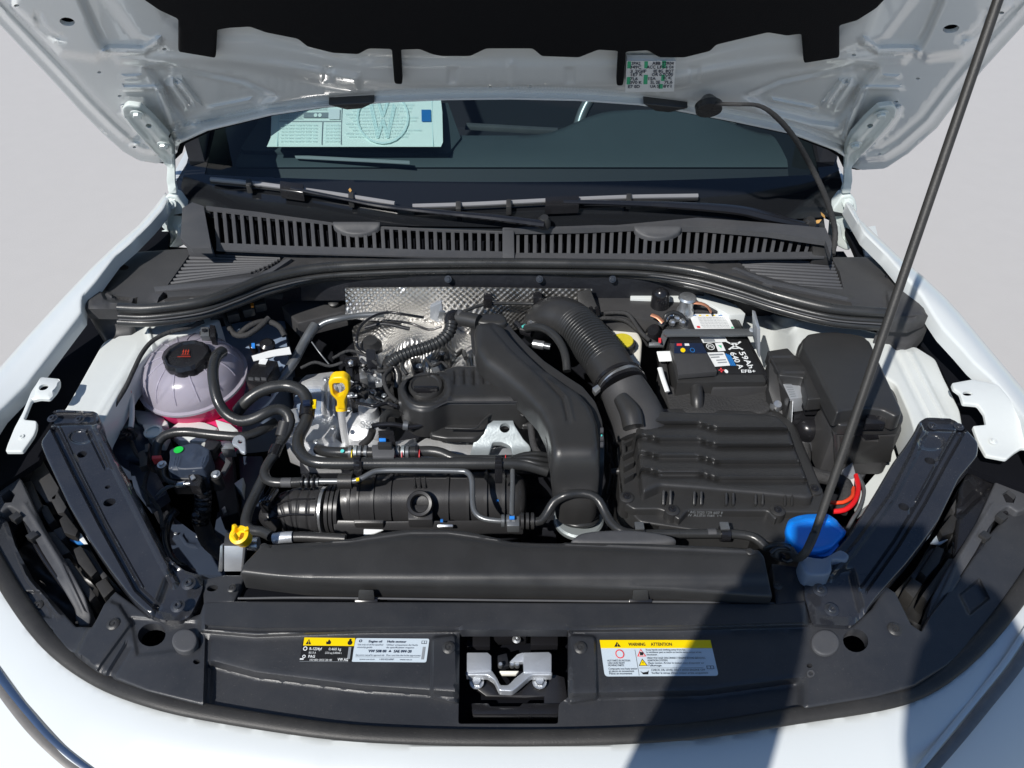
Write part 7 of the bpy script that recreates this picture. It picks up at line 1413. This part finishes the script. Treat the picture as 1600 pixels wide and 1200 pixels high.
# wires right
for L, w, m_, lab in (([(1338, 743, .86), (1341, 765, .865), (1334, 785, .87), (1319, 797, .87), (1302, 799, .868)], 8, 'red_wire', 'thick bright red cable left of the right brace'), ([(1333, 762, .87), (1331, 776, .875), (1316, 785, .875), (1297, 785, .872)], 6, 'orange_wire', 'thinner orange-red cable inside the red one'), ([(1342, 743, .862), (1350, 766, .865), (1344, 792, .868), (1333, 810, .868), (1324, 826, .862)], 6, 'pipe_grey', 'grey cable beside the red cable')):
    hose('power_cable', lab, [p for p in L], w, m_, 'cable')
hose('right_harness', 'woolly taped harness between the air filter box and the fuse box', [(1264, 738, .865), (1280, 744, .868), (1300, 748, .868), (1320, 757, .866), (1322, 775, .862), (1312, 800, .85)], 22, 'tape', 'harness')
wc = prism('white_plug', Q([(1324, 750), (1336, 746), (1334, 772), (1325, 776)], .862), 'white_conn', None, down=.02, bevel=.002); tag(wc, 'small white plug next to the red cable', 'connector')
wc = prism('steel_flap', Q([(1316, 734), (1332, 722), (1338, 744), (1318, 742)], .855), 'zinc', None, down=.01, bevel=.001); tag(wc, 'grey flap below the fuse box', 'bracket')
tube_sp = thing('spring_clamp', 'black spring clip on the prop rod foot beside the radiator cover end', 'clip', W(1225, 866, .9)); tube('spring', [(1204, 864, .93), (1214, 856, .935), (1228, 856, .935), (1238, 862, .93), (1240, 872, .925), (1230, 877, .92), (1220, 872, .925)], 7, 'plastic_shiny', tube_sp, n=10)
# dark mass of parts down in the bay (never empty black)
dm = thing('gearbox', 'dark gearbox and brackets deep in the bay right of the engine', 'gearbox', W(1000, 700, .60))
for q, z in (([(930, 560), (1020, 620), (990, 800), (940, 820), (935, 700)], .72), ([(1200, 620), (1300, 600), (1330, 760), (1290, 800), (1240, 700)], .74), ([(820, 730), (880, 740), (870, 830), (815, 820)], .74)): prism('housing', Q(q, z), 'dark_parts', dm, down=.05, bevel=.004)
for k in range(10):
    x, y = rs.uniform(935, 965), rs.uniform(620, 800); tube('bay_wire', [(x, y, .76), (x + rs.uniform(-10, 20), y + 20, .78), (x + rs.uniform(-10, 20), y + 45, .76)], 6, 'dark_parts', dm, n=7)

# ================================================================== the photographer who casts the shadow on the front
def person():
    P = thing('person', 'person in a dark jacket and jeans holding up a phone with both hands', 'person', (0.05, -0.52, 0))
    def skin(nm, J, E, m, sub=2):
        me = bpy.data.meshes.new(nm); me.from_pydata([j[:3] for j in J], E, []); o = bpy.data.objects.new(nm, me); COL.objects.link(o)
        s = o.modifiers.new('s', 'SKIN'); s.use_smooth_shade = True
        for i, j in enumerate(J): o.data.skin_vertices[0].data[i].radius = (j[3], j[4] if len(j) > 4 else j[3])
        o.data.skin_vertices[0].data[0].use_root = True
        u = o.modifiers.new('u', 'SUBSURF'); u.levels = sub; u.render_levels = sub
        me2 = bpy.data.meshes.new_from_object(o.evaluated_get(bpy.context.evaluated_depsgraph_get())); bpy.data.objects.remove(o); bpy.data.meshes.remove(me)
        for p in me2.polygons: p.use_smooth = True
        return link(nm, me2, m, P)
    bx, by = 0.04, -0.36
    body_j = [(bx, by, .98, .15, .11), (bx, by + .01, 1.15, .14, .10), (bx, by + .02, 1.38, .17, .11), (bx, by + .02, 1.50, .09, .08), (bx, by + .04, 1.58, .052), 
              (bx - .19, by + .03, 1.45, .062), (bx - .25, by + .12, 1.34, .085), (-.115, -.05, 1.66, .060),
              (bx + .19, by + .03, 1.45, .062), (bx + .27, by + .14, 1.30, .065), (.125, -.05, 1.66, .055), (-.116, -.035, 1.68, .042), (.120, -.035, 1.68, .042)]
    skin('jacket', body_j, [(0, 1), (1, 2), (2, 3), (3, 4), (2, 5), (5, 6), (6, 7), (2, 8), (8, 9), (9, 10), (7, 11), (10, 12)], 'coat_cloth')
    legs = [(bx, by, .95, .14, .11), (bx - .10, by, .86, .09), (bx - .11, by + .02, .50, .06), (bx - .12, by, .12, .045), (bx - .13, by + .12, .05, .04), (bx + .10, by, .86, .09), (bx + .11, by + .02, .50, .06), (bx + .12, by, .12, .045), (bx + .13, by + .12, .05, .04)]
    skin('jeans', legs, [(0, 1), (1, 2), (2, 3), (3, 4), (0, 5), (5, 6), (6, 7), (7, 8)], 'jeans')
    hc_ = Vector((bx, by + .10, 1.74))
    lathe('head', hc_ - Vector((0, 0, .12)), (0, .12, 1), [(.045, -.02), (.055, .02), (.066, .06), (.074, .12), (.072, .17), (.055, .21), (.02, .235)], 'skin', P, n=24)
    lathe('hair', hc_ - Vector((0, .015, .12)), (0, .02, 1), [(.078, .10), (.082, .15), (.076, .19), (.056, .225), (.02, .245)], 'hair', P, n=24)
    box('nose', hc_ + Vector((0, .083, 0)), (.02, .03, .04), 'skin', P, bevel=.006)
    for s in (-1, 1):
        w = Vector((s * .112, -.020, 1.672))
        palm = [(w.x + s * .012, w.y - .01, w.z - .02, .022), (w.x - s * .005, w.y + .005, w.z + .03, .026, .014), (w.x - s * .012, w.y + .008, w.z + .07, .026, .012)]
        skin('hand', palm, [(0, 1), (1, 2)], 'skin')
        for k in range(4):
            b0 = Vector((w.x - s * .010, w.y - .012, w.z + .025 + k * .019)); L = (.055, .062, .058, .045)[k]
            skin('finger', [(b0.x, b0.y, b0.z, .009), (b0.x - s * L * .4, b0.y - .008, b0.z + .004, .0085), (b0.x - s * L * .8, b0.y + .002, b0.z + .004, .0075), (b0.x - s * L, b0.y + .006, b0.z + .002, .0065)], [(0, 1), (1, 2), (2, 3)], 'skin', 1)
        t0 = w + Vector((0, -.012, .0)); skin('thumb', [(*t0, .011), (t0.x - s * .03, t0.y - .012, t0.z + .018, .0095), (t0.x - s * .05, t0.y - .010, t0.z + .028, .008)], [(0, 1), (1, 2)], 'skin', 1)
    ph = thing('phone', 'dark smartphone held level in two hands in front of the car', 'phone', (0, -.02, 1.66))
    mk('phone_body', *g_box((0.0, -.0107, 1.709), (.165, .008, .080), (-40 + 90 - 90, 0, 0)), 'plastic_shiny', ph, bevel=.002)
person()
